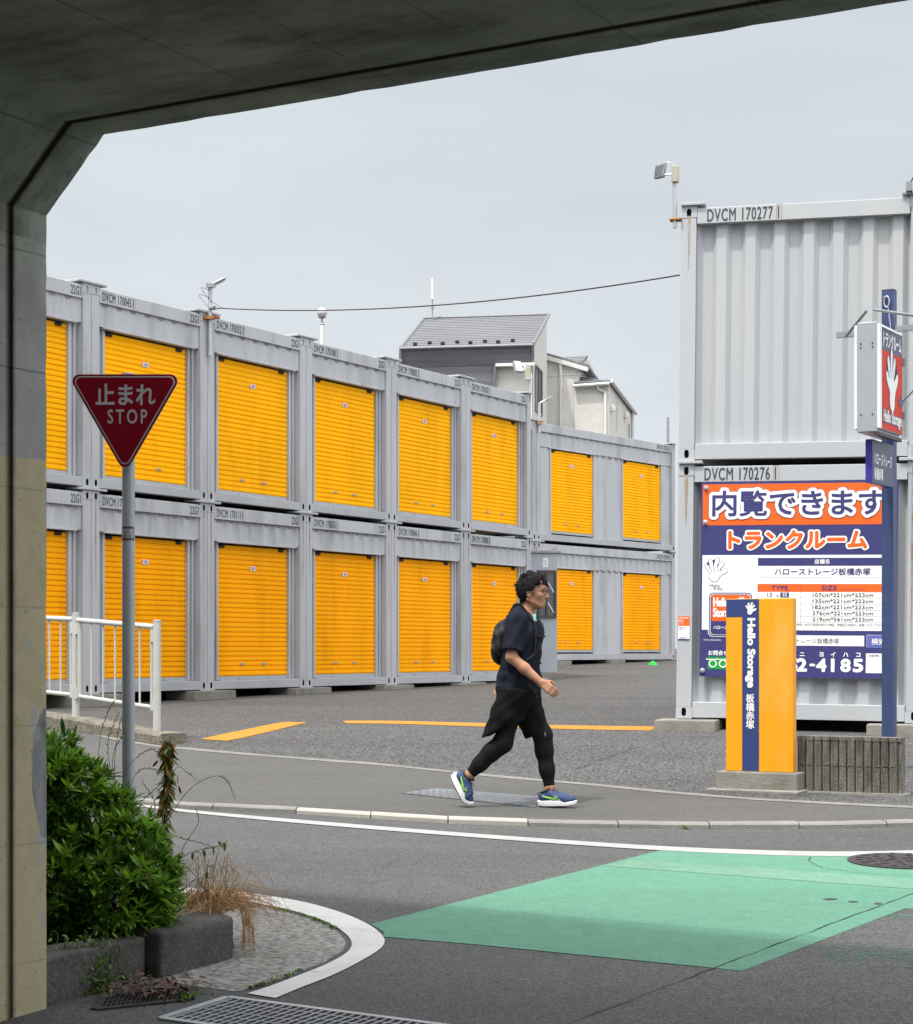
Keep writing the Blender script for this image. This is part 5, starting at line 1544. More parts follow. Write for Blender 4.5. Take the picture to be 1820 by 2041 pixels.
# body below the mansard, gable wall on the right
mb = MB()
yb = .12; ridge_y = 4.0
mb.add([(xl + .3, yb + .25, zg), (-.02, yb + .25, zg), (-.02, yb + .25, zm), (xl + .3, yb + .25, zm)], [(0, 1, 2, 3)])
gab = [(0, yb + .25, zg), (0, yb + .25, zm), (0, yb, ze), (0, ridge_y, zr - .05), (0, Dp, zg)]
mb.add(gab, [tuple(range(len(gab)))])
gab2 = [(xl + .3, p[1], p[2]) for p in gab]; mb.add(gab2, [tuple(range(len(gab2)))])
mb.add([(xl + .3, Dp, zg), (0, Dp, zg), (0, Dp, zr - .1), (xl + .3, Dp, zr - .1)], [(0, 1, 2, 3)])
mb.build('wall', M['siding'], h1)
mb = MB()
mb.add(*slab_between((xl, -.02, ze), (.06, -.02, ze), (.06, ridge_y, zr), (xl, ridge_y, zr), .10))
courses((xl, -.02, ze), (.06, -.02, ze), (.06, ridge_y, zr), (xl, ridge_y, zr), 17, mb)
rf = mb.build('roof', M['roof'], h1)
mb = MB(); zlow = hz(800)
courses((xl - .12, .30, zlow), (-1.28, .30, zlow), (-1.15, .20, zm - .02), (xl - .08, .20, zm - .02), 4, mb, .02)
courses((xl - .08, .20, zm), (.0, .20, zm), (.04, .02, ze - .10), (xl, .02, ze - .10), 3, mb, .02)
mb.add([(xl - .12, .32, zlow - 1), (-1.35, .32, zlow - 1), (-1.15, .22, zm), (xl, .22, zm), (.0, .22, zm), (.02, .05, ze - .06), (xl, .05, ze - .06)], [(0, 1, 2, 3), (3, 2, 4, 5, 6)])
mb.build('mansard_face', M['roof'], h1)
mb = MB()
mb.tube([(xl - .02, -.06, ze - .02), (.08, -.06, ze - .02)], .05, 8); mb.tube([(xl, ridge_y, zr + .03), (.08, ridge_y, zr + .03)], .05, 8)
mb.tube([(.07, -.05, ze), (.07, ridge_y, zr + .02)], .055, 8); mb.tube([(xl, -.05, ze), (xl, ridge_y, zr + .02)], .05, 8)
mb.tube([(.06, -.04, ze), (.03, .2, zm - .02)], .05, 8); mb.tube([(xl, -.04, ze), (xl - .12, .25, zlow)], .05, 8); mb.tube([(-1.16, .10, zm), (-1.28, .24, zlow)], .05, 8)
mb.build('roof_trim', M['roof_trim'], h1)
for k in range(8):
    t = .10 + k * .107; mb = MB(); yy_ = .22 + (.14 if k % 2 else 0); X = Matrix.Translation((xl + (0 - xl) * t, yy_, ze + (zr - ze) * (yy_ + .02) / (ridge_y + .02) + .05))
    mb.box(-.06, .06, -.05, .05, -.03, .05, 0, X); mb.build('snow_guard', M['black'], h1)
mb = MB()
mb.box(-1.16, .12, .02, .16, zm - .07, zm + .03); mb.tube([(-.20, .0, zm - .02), (-.20, -.02, zm - .22), (-.02, .05, zm - .34), (-.02, .05, zg)], .05, 10)
mb.build('gutter', M['trim_white'], h1, smooth=40)
mb = MB(); wz0_, wz1_ = hz(812), hz(718)
mb.box(.0005, .05, .85, 2.55, wz0_, wz0_ + .06); mb.box(.0005, .05, .85, 2.55, wz1_ - .05, wz1_); mb.box(.0005, .05, .85, .90, wz0_ + .06, wz1_ - .05); mb.box(.0005, .05, 2.5, 2.55, wz0_ + .06, wz1_ - .05); mb.box(.0005, .05, 1.68, 1.73, wz0_ + .06, wz1_ - .05)
wn = mb.build('window', M['roof_trim'], h1)
mb = MB(); mb.add([(.02, .9, wz0_ + .06), (.02, 2.5, wz0_ + .06), (.02, 2.5, wz1_ - .05), (.02, .9, wz1_ - .05)], [(0, 1, 2, 3)]); mb.build('pane', M['glass_dark'], wn)
mb = MB(); mb.add(*slab_between((.02, .3, hz(838)), (1.35, .3, hz(862)), (1.35, 2.6, hz(862)), (.02, 2.6, hz(838)), .06)); mb.build('canopy', M['roof_trim'], h1)
# aerial on the ridge
ap = Vector((xl + .3, ridge_y - .4, 0)); ar = thing('aerial', 'white tubular aerial on a thin mast above the dark house roof', 'aerial', h1.matrix_world @ Vector((0, 0, 0)))
ap_w = Vector(h1.location) + Matrix.Rotation(R(-10), 3, 'Z') @ ap; ap_w.z = zr - .1; ar.location = (at(862, 0, ap_w.y).x, ap_w.y, zr - .1)
kk = ap_w.y / F
mb = MB(); mb.tube([(0, 0, 0), (0, 0, kk * 46)], .022, 8); mb.box(-.05, .05, -.04, .04, kk * 22, kk * 27); mb.build('mast', M['galv_dark'], ar)
mb = MB(); mb.tube([(0, 0, kk * 40), (0, 0, kk * 83)], .055, 12); mb.build('radome', M['trim_white'], ar, smooth=40)

# second house, right of it
B = at(1091, 900, 66.6); u2 = 66.6 / F
def z2(py): return at(0, py, 66.6).z
h2 = thing('house', 'pale middle house with a sloping dark eave directly right of the gambrel roof', 'house', (B.x, 66.6, 0), R(-10))
w2 = 62 * u2; g2 = G(66)
mb = MB(); p_ = [(-.6, 0, g2), (w2, 0, g2), (w2, 0, z2(722)), (-.6, 0, z2(695))]
mb.add(p_ + [(x_, 5.5, z_) for x_, y_, z_ in p_], [(0, 1, 2, 3), (7, 6, 5, 4), (1, 5, 6, 2), (0, 3, 7, 4)]); mb.build('wall', M['siding'], h2)
mb = MB(); mb.add(*slab_between((-.6, -.15, z2(694)), (w2 + .35, -.15, z2(730)), (w2 + .35, 5.5, z2(730)), (-.6, 5.5, z2(694)), .09)); mb.build('roof', M['roof'], h2)
mb = MB(); mb.box(-.3, w2 + .1, -.02, -.0005, z2(735) - .25, z2(735) - .2); mb.add(*slab_between((-.6, -.18, z2(699)), (w2 + .37, -.18, z2(736)), (w2 + .37, -.02, z2(736)), (-.6, -.02, z2(699)), .14)); mb.build('fascia', M['trim_white'], h2)
mb = MB(); mb.tube([(w2 - .62, -.08, z2(722)), (w2 - .60, -.10, z2(736)), (w2 - .60, -.06, z2(745)), (w2 - .60, -.06, g2)], .06, 10); mb.build('downpipe', M['trim_white'], h2, smooth=40)
# little roof between
C_ = at(1103, 900, 70.0); z3 = lambda py: at(0, py, 70.0).z; u3 = 70.0 / F
h3 = thing('house', 'small grey shingled roof peeping over the middle house', 'house', (C_.x, 70.0, 0), R(-10))
mb = MB(); mb.add(*slab_between((-.2, -.4, z3(742)), (.78, -.4, z3(742)), (61 * u3, 1.4, z3(699)), (-.2, 1.4, z3(701)), .08)); courses((-.2, -.4, z3(742)), (.85, -.4, z3(742)), (61 * u3, 1.4, z3(699)), (-.2, 1.4, z3(701)), 9, mb); mb.build('roof', M['roof'], h3)
mb = MB(); mb.add([(.86, -.3, G(70)), (57 * u3, 1.35, G(70)), (57 * u3, 1.35, z3(703)), (.86, -.3, z3(741))], [(0, 1, 2, 3)]); mb.add([(57 * u3, 1.35, G(70)), (57 * u3, 4, G(70)), (57 * u3, 4, z3(703)), (57 * u3, 1.35, z3(703))], [(0, 1, 2, 3)]); mb.add([(-.2, -.3, G(70)), (.86, -.3, G(70)), (.86, -.3, z3(744)), (-.2, -.3, z3(744))], [(0, 1, 2, 3)]); mb.build('wall', M['siding'], h3)
# third house
D_ = at(1213, 900, 66.0); z4 = lambda py: at(0, py, 66.0).z; u4 = 66.0 / F; g4 = G(66)
h4 = thing('house', 'pale house with grey hipped roof at the right end of the house group', 'house', (D_.x, 66.0, 0), R(-18))
fw4 = 66 * u4 / math.cos(R(18)); gd = 3.6
mb = MB()
mb.add([(-fw4, 0, g4), (0, 0, g4), (0, 0, z4(766)), (-fw4, 0, z4(766))], [(0, 1, 2, 3)])
mb.add([(0, 0, g4), (0, gd, g4), (0, gd, z4(795)), (0, 0, z4(763))], [(0, 1, 2, 3)])
mb.add([(-fw4, gd, g4), (0, gd, g4), (0, gd, z4(795)), (-fw4, gd, z4(795))], [(0, 1, 2, 3)])
mb.build('wall', M['siding'], h4)
mb = MB(); mb.add(*slab_between((-fw4, -.15, z4(766)), (.06, -.15, z4(764)), (.0, .9, z4(754)), (-fw4, .9, z4(741)), .06)); courses((-fw4, -.15, z4(766)), (.06, -.15, z4(764)), (.0, .9, z4(754)), (-fw4, .9, z4(741)), 6, mb)
mb.add(*slab_between((.10, -.1, z4(758)), (.10, gd + .1, z4(797)), (-fw4, gd + .1, z4(797)), (-fw4, -.1, z4(758)), .06))
mb.build('roof', M['roof'], h4)
mb = MB(); mb.tube([(-fw4, -.2, z4(768)), (.08, -.2, z4(766))], .06, 8); mb.tube([(.12, -.1, z4(760)), (.12, gd + .1, z4(799))], .07, 8); mb.tube([(.06, gd - .1, z4(797)), (.06, gd - .1, g4)], .05, 8); mb.tube([(-.35, -.14, z4(768)), (-.33, -.1, z4(776)), (-.1, -.07, z4(782)), (-.1, -.07, g4)], .05, 8); mb.build('gutter', M['trim_white'], h4, smooth=40)
for yy_, za, zb_, ww in ((1.1, 850, 790, .10), (2.9, 870, 822, .28)):
    mb = MB(); mb.box(.0005, .03, yy_, yy_ + ww, z4(za), z4(zb_)); wn = mb.build('window', M['trim_white'], h4)
    mb = MB(); mb.add([(.033, yy_ + .03, z4(za) + .05), (.033, yy_ + ww - .03, z4(za) + .05), (.033, yy_ + ww - .03, z4(zb_) - .05), (.033, yy_ + .03, z4(zb_) - .05)], [(0, 1, 2, 3)]); mb.build('pane', M['glass_dark'], wn)
for yy_ in (.35, 2.4):
    mb = MB(); mb.lathe([(.10, -.1), (.12, .02), (.06, .12)], 10, 0, Matrix.Translation((.06, yy_, z4(812)))); mb.build('vent_hood', M['trim_white'], h4, smooth=50)

# ================================================================ PERSON (signed-distance modelling, turned into one mesh per part)
def sdf_cone(P, a, b, ra, rb):
    a = np.array(a, np.float32); b = np.array(b, np.float32); ba = b - a; l2 = float(ba @ ba)
    pa = P - a; t = np.clip((pa @ ba) / l2, 0, 1)
    return np.linalg.norm(pa - t[..., None] * ba, axis=-1) - (ra + (rb - ra) * t)
def sdf_ell(P, c, r, rot=None):
    q = P - np.array(c, np.float32)
    if rot is not None: q = q @ np.array(rot, np.float32)
    r = np.array(r, np.float32); k0 = np.linalg.norm(q / r, axis=-1); k1 = np.linalg.norm(q / (r * r), axis=-1)
    return k0 * (k0 - 1.0) / np.maximum(k1, 1e-6)
def smin(a, b, k):
    h = np.clip(.5 + .5 * (b - a) / k, 0, 1)
    return b + (a - b) * h - k * h * (1 - h)
def roty(a):
    c, s = math.cos(a), math.sin(a); return [[c, 0, -s], [0, 1, 0], [s, 0, c]]
class Field:
    def __init__(s, lo, hi, h):
        s.h = h; s.lo = np.array(lo, np.float32)
        s.n = [int((hi[i] - lo[i]) / h) + 1 for i in range(3)]
        s.d = np.full(s.n, 1.0, np.float32)
    def box(s, lo, hi, pad):
        i0 = [max(0, int((lo[k] - pad - s.lo[k]) / s.h)) for k in range(3)]; i1 = [min(s.n[k], int((hi[k] + pad - s.lo[k]) / s.h) + 2) for k in range(3)]
        ax = [s.lo[k] + np.arange(i0[k], i1[k], dtype=np.float32) * s.h for k in range(3)]
        P = np.stack(np.meshgrid(*ax, indexing='ij'), -1)
        return (slice(i0[0], i1[0]), slice(i0[1], i1[1]), slice(i0[2], i1[2])), P
    def cone(s, a, b, ra, rb, k=.02, sub=False):
        m = max(ra, rb); lo = [min(a[i], b[i]) - m for i in range(3)]; hi = [max(a[i], b[i]) + m for i in range(3)]
        sl, P = s.box(lo, hi, .05); d = sdf_cone(P, a, b, ra, rb)
        s.d[sl] = -smin(-s.d[sl], d, k) if sub else smin(s.d[sl], d, k); return s
    def chain(s, pts, rs, k=.02):
        for i in range(len(pts) - 1): s.cone(pts[i], pts[i + 1], rs[i], rs[i + 1], k)
        return s
    def ell(s, c, r, k=.02, rot=None, sub=False):
        m = max(r); sl, P = s.box([c[i] - m for i in range(3)], [c[i] + m for i in range(3)], .05); d = sdf_ell(P, c, r, rot)
        s.d[sl] = -smin(-s.d[sl], d, k) if sub else smin(s.d[sl], d, k); return s
    def cut(s, p, n):
        """keep the side n points away from"""
        sl, P = s.box(s.lo, s.lo + np.array(s.n) * s.h, 0); n = np.array(n, np.float32); n /= np.linalg.norm(n)
        s.d = np.maximum(s.d, (P - np.array(p, np.float32)) @ n); return s
    def displace(s, fn):
        sl, P = s.box(s.lo, s.lo + np.array(s.n) * s.h, 0); m = np.abs(s.d) < .05
        s.d[m] += fn(P[m]); return s
    def mesh(s):
        d = s.d; n = d.shape; neg = d < 0
        c = sum(neg[i:n[0] - 1 + i, j:n[1] - 1 + j, k:n[2] - 1 + k].astype(np.int8) for i in (0, 1) for j in (0, 1) for k in (0, 1))
        act = np.argwhere((c > 0) & (c < 8)); idx = -np.ones([q_ - 1 for q_ in n], np.int64); idx[tuple(act.T)] = np.arange(len(act))
        pos = np.zeros((len(act), 3)); cnt = np.zeros(len(act))
        corners = [(i, j, k) for i in (0, 1) for j in (0, 1) for k in (0, 1)]
        for a in corners:
            for ax in range(3):
                if a[ax]: continue
                b = list(a); b[ax] = 1
                va = d[act[:, 0] + a[0], act[:, 1] + a[1], act[:, 2] + a[2]]; vb = d[act[:, 0] + b[0], act[:, 1] + b[1], act[:, 2] + b[2]]
                m = (va < 0) != (vb < 0); t = np.zeros(len(act)); t[m] = va[m] / (va[m] - vb[m])
                pt = np.array(a)[None, :].repeat(len(act), 0).astype(float); pt[:, ax] += t
                pos[m] += pt[m]; cnt[m] += 1
        V = (act + pos / cnt[:, None]) * s.h + s.lo
        Fs = []
        for ax in range(3):
            sl0 = [slice(1, n[k] - 1) if k != ax else slice(0, n[k] - 1) for k in range(3)]
            sl1 = [slice(1, n[k] - 1) if k != ax else slice(1, n[k]) for k in range(3)]
            A, B = neg[tuple(sl0)], neg[tuple(sl1)]; e_ = np.argwhere(A != B)
            flip = A[tuple(e_.T)]
            e_ = e_ + np.array([1 if k != ax else 0 for k in range(3)])
            u, w = (ax + 1) % 3, (ax + 2) % 3
            def g_(du, dw):
                q = e_.copy(); q[:, u] -= du; q[:, w] -= dw; return idx[tuple(q.T)]
            quad = np.stack([g_(1, 1), g_(0, 1), g_(0, 0), g_(1, 0)], 1)
            quad[~flip] = quad[~flip][:, ::-1]; Fs.append(quad)
        return V, np.concatenate(Fs)
    def build(s, name, mats, parent, smooth_iter=1):
        V, Fq = s.mesh()
        me = bpy.data.meshes.new(name); me.from_pydata(V.tolist(), [], Fq.tolist())
        for m_ in (mats if isinstance(mats, (list, tuple)) else [mats]): me.materials.append(m_)
        if smooth_iter:
            bm = bmesh.new(); bm.from_mesh(me)
            for _ in range(smooth_iter): bmesh.ops.smooth_vert(bm, verts=bm.verts, factor=.5, use_axis_x=True, use_axis_y=True, use_axis_z=True)
            bm.to_mesh(me); bm.free()
        me.polygons.foreach_set("use_smooth", [True] * len(me.polygons)); me.update()
        o = bpy.data.objects.new(name, me); COL.objects.link(o); o.parent = parent
        return o

TH_ = R(15)
def J(xi, y, z):
    """joint from its place in the picture plane (xi, z), at y to the walker's left"""
    return ((xi - y * math.sin(TH_)) / math.cos(TH_), y, z)
M['skin'] = pmat('skin', (.36, .185, .115), .6, 0, .14, 12, .08, 90, .08, 120, (.33, .13, .08), .35, 14, .25)
M['hair'] = pmat('dark_hair', (.010, .0095, .010), .6, 0, .4, 45, .3, 120, .5, 120, (.030, .030, .032), .35, 40, .15, (1, 1, .5))
M['tee'] = pmat('black_navy_tee_cloth', (.008, .010, .018), .85, 0, .2, 9, .15, 160, .1, 120, (.014, .017, .028), .6, 9, .15)
M['shorts'] = pmat('black_shorts_cloth', (.005, .005, .0058), .8, 0, .2, 9, .15, 160, .1, 120, None, 0, 1.5, .12)
M['tights'] = pmat('black_leggings', (.0055, .007, .0075), .75, 0, .15, 12, .2, 220, .05, 200, None, 0, 1.5, .15)
M['pack'] = pmat('black_pack_nylon', (.009, .0095, .0115), .6, 0, .25, 14, .15, 160, .1, 120, None, 0, 1.5, .25)
M['shoe'] = pmat('blue_shoe_mesh', (.020, .045, .135), .7, 0, .12, 20, .25, 260, .15, 260)
M['sole'] = pmat('white_shoe_foam', (.74, .74, .77), .6, 0, .05, 20, .04, 90)
M['lime'] = pmat('lime_shoe_stripe', (.28, .62, .02), .5, 0, .05)
M['collar'] = pmat('dark_shoe_collar', (.018, .017, .016), .8, 0, .1)
M['lens'] = pmat('spectacle_lens', (.30, .28, .36), .05, 0, .05)
M['eye'] = pmat('eye_dark', (.02, .015, .012), .2)
M['lip'] = pmat('lips', (.34, .13, .10), .5)
M['mint'] = pmat('mint_clip', (.30, .66, .66), .4)

feet = gp(1070, 1606, .03)
man_xy = gp(1036, 1609, .03)
man = thing('person', 'man in black T-shirt, shorts and leggings with blue running shoes walking along the pavement', 'person', (man_xy.x, man_xy.y, man_xy.z), -TH_)
MS = .962
man.scale = (MS, MS, MS)
# --- body
head_c = J(.100, 0, 1.618)
FWD = math.cos(R(3))
NS, FS = J(-.035, -.170, 1.385), J(.065, .170, 1.39)
NE, NW = J(-.068, -.235, 1.118), J(.142, -.215, .935)
FE, FW = J(-.045, .25, 1.12), J(-.115, .19, .945)
HIPN, HIPF = J(-.02, -.085, .86), J(.02, .085, .86)
NK, NA = J(-.128, -.10, .478), J(-.372, -.115, .245)
FK, FA = J(.172, .075, .535), J(.222, .06, .145)
B_ = Field((-.62, -.36, .04), (.42, .36, 1.78), .006)
# torso
B_.ell(J(.035, 0, 1.27), (.115, .165, .19), .05, roty(R(-8))); B_.ell(J(.0, 0, 1.03), (.10, .145, .17), .06); B_.ell(J(-.005, 0, .88), (.11, .16, .12), .06)
B_.chain([NS, J(.0, -.06, 1.415), J(.03, .06, 1.415), FS], [.050, .050, .050, .050], .04)
# neck and head
hx, hy, hz_ = head_c
B_.cone(J(.015, 0, 1.40), (hx - .012, 0, 1.53), .058, .053, .03)
B_.ell((hx - .008, 0, 1.632), (.094, .072, .098), .01)                  # skull
B_.ell((hx + .030, 0, 1.565), (.066, .058, .080), .03)                  # face
B_.ell((hx + .058, 0, 1.502), (.030, .030, .024), .025)                 # chin
B_.cone((hx + .052, -.02, 1.50), (hx - .025, -.056, 1.545), .020, .018, .02); B_.cone((hx + .052, .02, 1.50), (hx - .025, .056, 1.545), .020, .018, .02)   # jaw
B_.cone((hx + .070, -.045, 1.620), (hx + .086, 0, 1.626), .016, .015, .015); B_.cone((hx + .070, .045, 1.620), (hx + .086, 0, 1.626), .016, .015, .015)     # brow
B_.cone((hx + .086, 0, 1.612), (hx + .109, 0, 1.563), .009, .013, .010)   # nose
B_.ell((hx + .098, -.013, 1.560), (.010, .008, .008), .008); B_.ell((hx + .098, .013, 1.560), (.010, .008, .008), .008)
B_.ell((hx + .081, 0, 1.530), (.013, .022, .007), .010); B_.ell((hx + .078, 0, 1.519), (.013, .019, .007), .010)  # lips
for sg in (-1, 1):
    B_.ell((hx + .080, sg * .032, 1.603), (.014, .016, .010), .012, None, True)
    B_.ell((hx + .062, sg * .046, 1.575), (.022, .014, .020), .02)
    ex = hx - .018
    B_.ell((ex, sg * .074, 1.585), (.020, .010, .034), .006, roty(R(12))); B_.ell((ex + .004, sg * .084, 1.588), (.010, .006, .018), .005, roty(R(12)), True)
# arms
B_.chain([NS, NE], [.050, .041], .02); B_.chain([NE, tuple(np.array(NE) * .55 + np.array(NW) * .45), NW], [.040, .040, .0265], .02)
B_.chain([FS, FE, FW], [.048, .040, .028], .02)
# legs
B_.chain([HIPN, NK], [.080, .050], .03); B_.chain([NK, tuple(np.array(NK) * .68 + np.array(NA) * .32 + np.array([-.012, 0, .0])), NA], [.050, .047, .035], .03)
B_.chain([HIPF, FK], [.080, .050], .03); B_.chain([FK, tuple(np.array(FK) * .68 + np.array(FA) * .32 + np.array([-.004, 0, 0])), FA], [.050, .047, .035], .03)
B_.cone(NA, J(-.41, -.118, .19), .034, .034, .02); B_.cone(FA, J(.215, .06, .08), .034, .036, .02)
# hands: palm, four unequal bent fingers and a thumb
def hand(f, wrist, dirn, side, curl, chir=1.0):
    """dirn: forearm direction; side: unit towards the thumb; fingers bend towards 'palm' = dirn x side"""
    d = np.array(dirn, float); d /= np.linalg.norm(d); sd = np.array(side, float); sd -= d * (sd @ d); sd /= np.linalg.norm(sd); pn = np.cross(d, sd) * chir
    w = np.array(wrist, float)
    kn = w + d * .085
    for o_ in (-.028, -.010, .010, .028):
        f.cone(tuple(w + d * .012 + sd * o_ * .6), tuple(kn + sd * o_), .0145, .0125, .012)
    for o_, L_ in ((.028, .074), (.0095, .082), (-.0095, .076), (-.027, .060)):
        p = kn + sd * o_; a = .0; rad = .0098
        for seg_, (fr, bend) in enumerate(((.45, curl[0]), (.32, curl[1]), (.23, curl[2]))):
            a += bend; dd = d * math.cos(a) + pn * math.sin(a); q_ = p + dd * L_ * fr
            f.cone(tuple(p), tuple(q_), rad, rad * .93, .004); p = q_; rad *= .93
    t0 = w + d * .030 + sd * .026; t1 = t0 + (d * .60 + sd * .62 + pn * .35) * .042; t2 = t1 + (d * .85 + sd * .05 + pn * .45) * .030; t3 = t2 + (d * .9 - sd * .15 + pn * .35) * .022
    f.cone(tuple(w + d * .012 + sd * .012), tuple(t0), .016, .0145, .012); f.cone(tuple(t0), tuple(t1), .0135, .0115, .008); f.cone(tuple(t1), tuple(t2), .0112, .0102, .004); f.cone(tuple(t2), tuple(t3), .0102, .0085, .004)
    return kn
fd = np.array(NW) - np.array(NE)
hand(B_, NW, tuple(fd / np.linalg.norm(fd) + np.array([.12, 0, .02])), (.62, .30, .62), (.22, .42, .35), -1.0)
fd2 = np.array(FW) - np.array(FE)
hand(B_, FW, tuple(fd2), (.8, -.1, -.4), (.35, .5, .4))
body = B_.build('body', M['skin'], man)

# --- hair: swept dark mop with tufts
Hf = Field((hx - .16, -.12, 1.47), (hx + .13, .12, 1.78), .0045)
Hf.ell((hx - .015, 0, 1.650), (.104, .088, .092), .01); Hf.ell((hx - .045, 0, 1.610), (.080, .084, .085), .03); Hf.ell((hx + .035, 0, 1.682), (.068, .074, .052), .02)
Hf.ell((hx - .052, 0, 1.545), (.048, .066, .045), .02)
Hf.cut((hx + .030, 0, 1.640), (.72, 0, -.72))          # hairline over the forehead
Hf.cut((hx + .002, 0, 1.56), (1, 0, -.45))             # in front of the ears
for sg in (-1, 1): Hf.ell((hx - .015, sg * .082, 1.580), (.026, .026, .036), .005, None, True)
rr = random.Random(21)
for k in range(34):
    a = rr.uniform(-math.pi, math.pi); e2 = rr.uniform(-.1, 1.45); rx = rr.uniform(.98, 1.03)
    c = np.array([hx - .010 + .102 * rx * math.cos(e2) * math.cos(a), .086 * rx * math.cos(e2) * math.sin(a), 1.655 + .088 * rx * math.sin(e2)])
    if c[0] > hx + .085: continue
    if c[0] > hx + .0 and c[2] < 1.655: continue
    tang = np.array([-.6 + rr.uniform(-.5, .9), rr.uniform(-.4, .4), -.35 * math.cos(e2) + rr.uniform(-.2, .3)]); tang /= np.linalg.norm(tang)
    Hf.cone(tuple(c * .965 + np.array([hx - .01, 0, 1.655]) * .035), tuple(c * .99 + np.array([hx - .01, 0, 1.655]) * .01 + tang * .034), .012, .008, .010)
Hf.displace(lambda P: .0022 * np.sin(P[:, 0] * 260 + 4 * np.sin(P[:, 2] * 60) + P[:, 1] * 90))
hair = Hf.build('hair', M['hair'], man, 1)
Vh = np.array([v.co[:] for v in hair.data.vertices]); Nh = np.array([v.normal[:] for v in hair.data.vertices])
cv = np.array([hx - .01, 0, 1.64]); flipn = np.sign(np.einsum('ij,ij->i', Nh, Vh - cv)); Nh *= flipn[:, None]
hr = np.random.default_rng(8); sel = hr.choice(len(Vh), 1500, replace=False); mbh = MB()
for i in sel:
    p, n_ = Vh[i], Nh[i]
    if p[2] < 1.53 and p[0] > hx - .03: continue
    away = p - np.array([hx - .055, .01, 1.745]); away[2] -= .25 * max(0, .04 - abs(away[2])); t_ = away - n_ * (away @ n_); L_ = np.linalg.norm(t_)
    if L_ < 1e-4: continue
    t_ = t_ / L_ + hr.normal(0, .20, 3); ln_h = hr.uniform(.014, .027) * (1 if p[2] > 1.6 else .6); q1 = p + n_ * .0025 + t_ * ln_h * .5; q2 = p + n_ * hr.uniform(-.001, .003) + t_ * ln_h - np.array([0, 0, .003])
    mbh.tube([Vector(p - n_ * .002), Vector(q1), Vector(q2)], [.0022, .0018, .0005], 4, 0, False)
mbh.build('strands', M['hair'], hair, smooth=60)
# --- eyes, brows, lips, spectacles
mb = MB()
for sg in (-1, 1):
    mb.lathe([(.0001, -.010), (.007, -.006), (.0095, 0), (.007, .006), (.0001, .010)], 10, 0, Matrix.Translation((hx + .074, sg * .032, 1.602)))
mb.build('eyes', M['eye'], man, smooth=60)
mb = MB()
for sg in (-1, 1):
    mb.tube([(hx + .094, sg * .016, 1.624), (hx + .091, sg * .034, 1.629), (hx + .078, sg * .052, 1.624)], [.0035, .0045, .002], 6)
mb.build('eyebrows', M['hair'], man, smooth=60)
mb = MB(); mb.tube([(hx + .084, -.020, 1.5240), (hx + .0935, 0, 1.5255), (hx + .084, .020, 1.5240)], [.002, .0038, .002], 8); mb.build('lips', M['lip'], man, smooth=60)
gl_ = MB()
for sg in (-1, 1):
    pts = []
    for a in range(0, 361, 20):
        ca, sa = math.cos(R(a)), math.sin(R(a)); pts.append((hx + .106 - .012 * abs(sg * .034 + .021 * ca) / .05, sg * .034 + .023 * math.copysign(abs(ca) ** .7, ca), 1.596 + .016 * math.copysign(abs(sa) ** .7, sa)))
    gl_.tube(pts, .0021, 6)
    gl_.tube([(hx + .095, sg * .057, 1.603), (hx + .085, sg * .074, 1.604), (hx - .010, sg * .086, 1.600), (hx - .030, sg * .084, 1.588)], .0020, 6)
gl_.tube([(hx + .105, -.012, 1.600), (hx + .108, 0, 1.603), (hx + .105, .012, 1.600)], .0018, 6)
spec = gl_.build('spectacles', M['frame_dark'], man, smooth=60)

# --- T-shirt
Tf = Field((-.30, -.36, .74), (.30, .36, 1.52), .006)
Tf.ell(J(.035, 0, 1.265), (.136, .190, .205), .05, roty(R(-8))); Tf.ell(J(.0, 0, 1.03), (.148, .185, .22), .09); Tf.ell(J(-.01, 0, .86), (.165, .200, .20), .08)
Tf.chain([NS, J(-.005, -.07, 1.435), J(.03, .07, 1.435), FS], [.066, .062, .062, .066], .05)
Tf.cone(J(.0, 0, 1.41), J(.022, 0, 1.51), .088, .067, .03)
nsl = tuple(np.array(NS) * .16 + np.array(NE) * .84); fsl = tuple(np.array(FS) * .2 + np.array(FE) * .8)
Sf = Field((-.30, -.36, .74), (.30, .36, 1.52), .006)
Sf.cone(NS, NE, .074, .080, .01); Sf.cut(nsl, tuple(np.array(NE) - np.array(NS))); dN = Sf.d.copy()
Sf.d[:] = 1; Sf.cone(FS, FE, .072, .076, .01); Sf.cut(fsl, tuple(np.array(FE) - np.array(FS)))
Tf.d = smin(smin(Tf.d, dN, .025), Sf.d, .025)
Tf.cut((0, 0, .835), (.12, 0, -1)); Tf.cut(J(.050, 0, 1.474), (.66, 0, .75)); 
Tf.cone(J(.012, 0, 1.40), J(.045, 0, 1.56), .055, .060, .004, True)
def folds(P):
    z = P[:, 2]; x = P[:, 0]; y = P[:, 1]
    return .0045 * np.sin(z * 46 + x * 30 + 2.2 * np.sin(y * 16 + z * 9)) * np.clip((1.30 - z) * 3, .15, 1) + .0035 * np.sin(x * 55 - z * 38 + y * 20)
Tf.displace(folds)
Tf.build('t_shirt', M['tee'], man, 1)
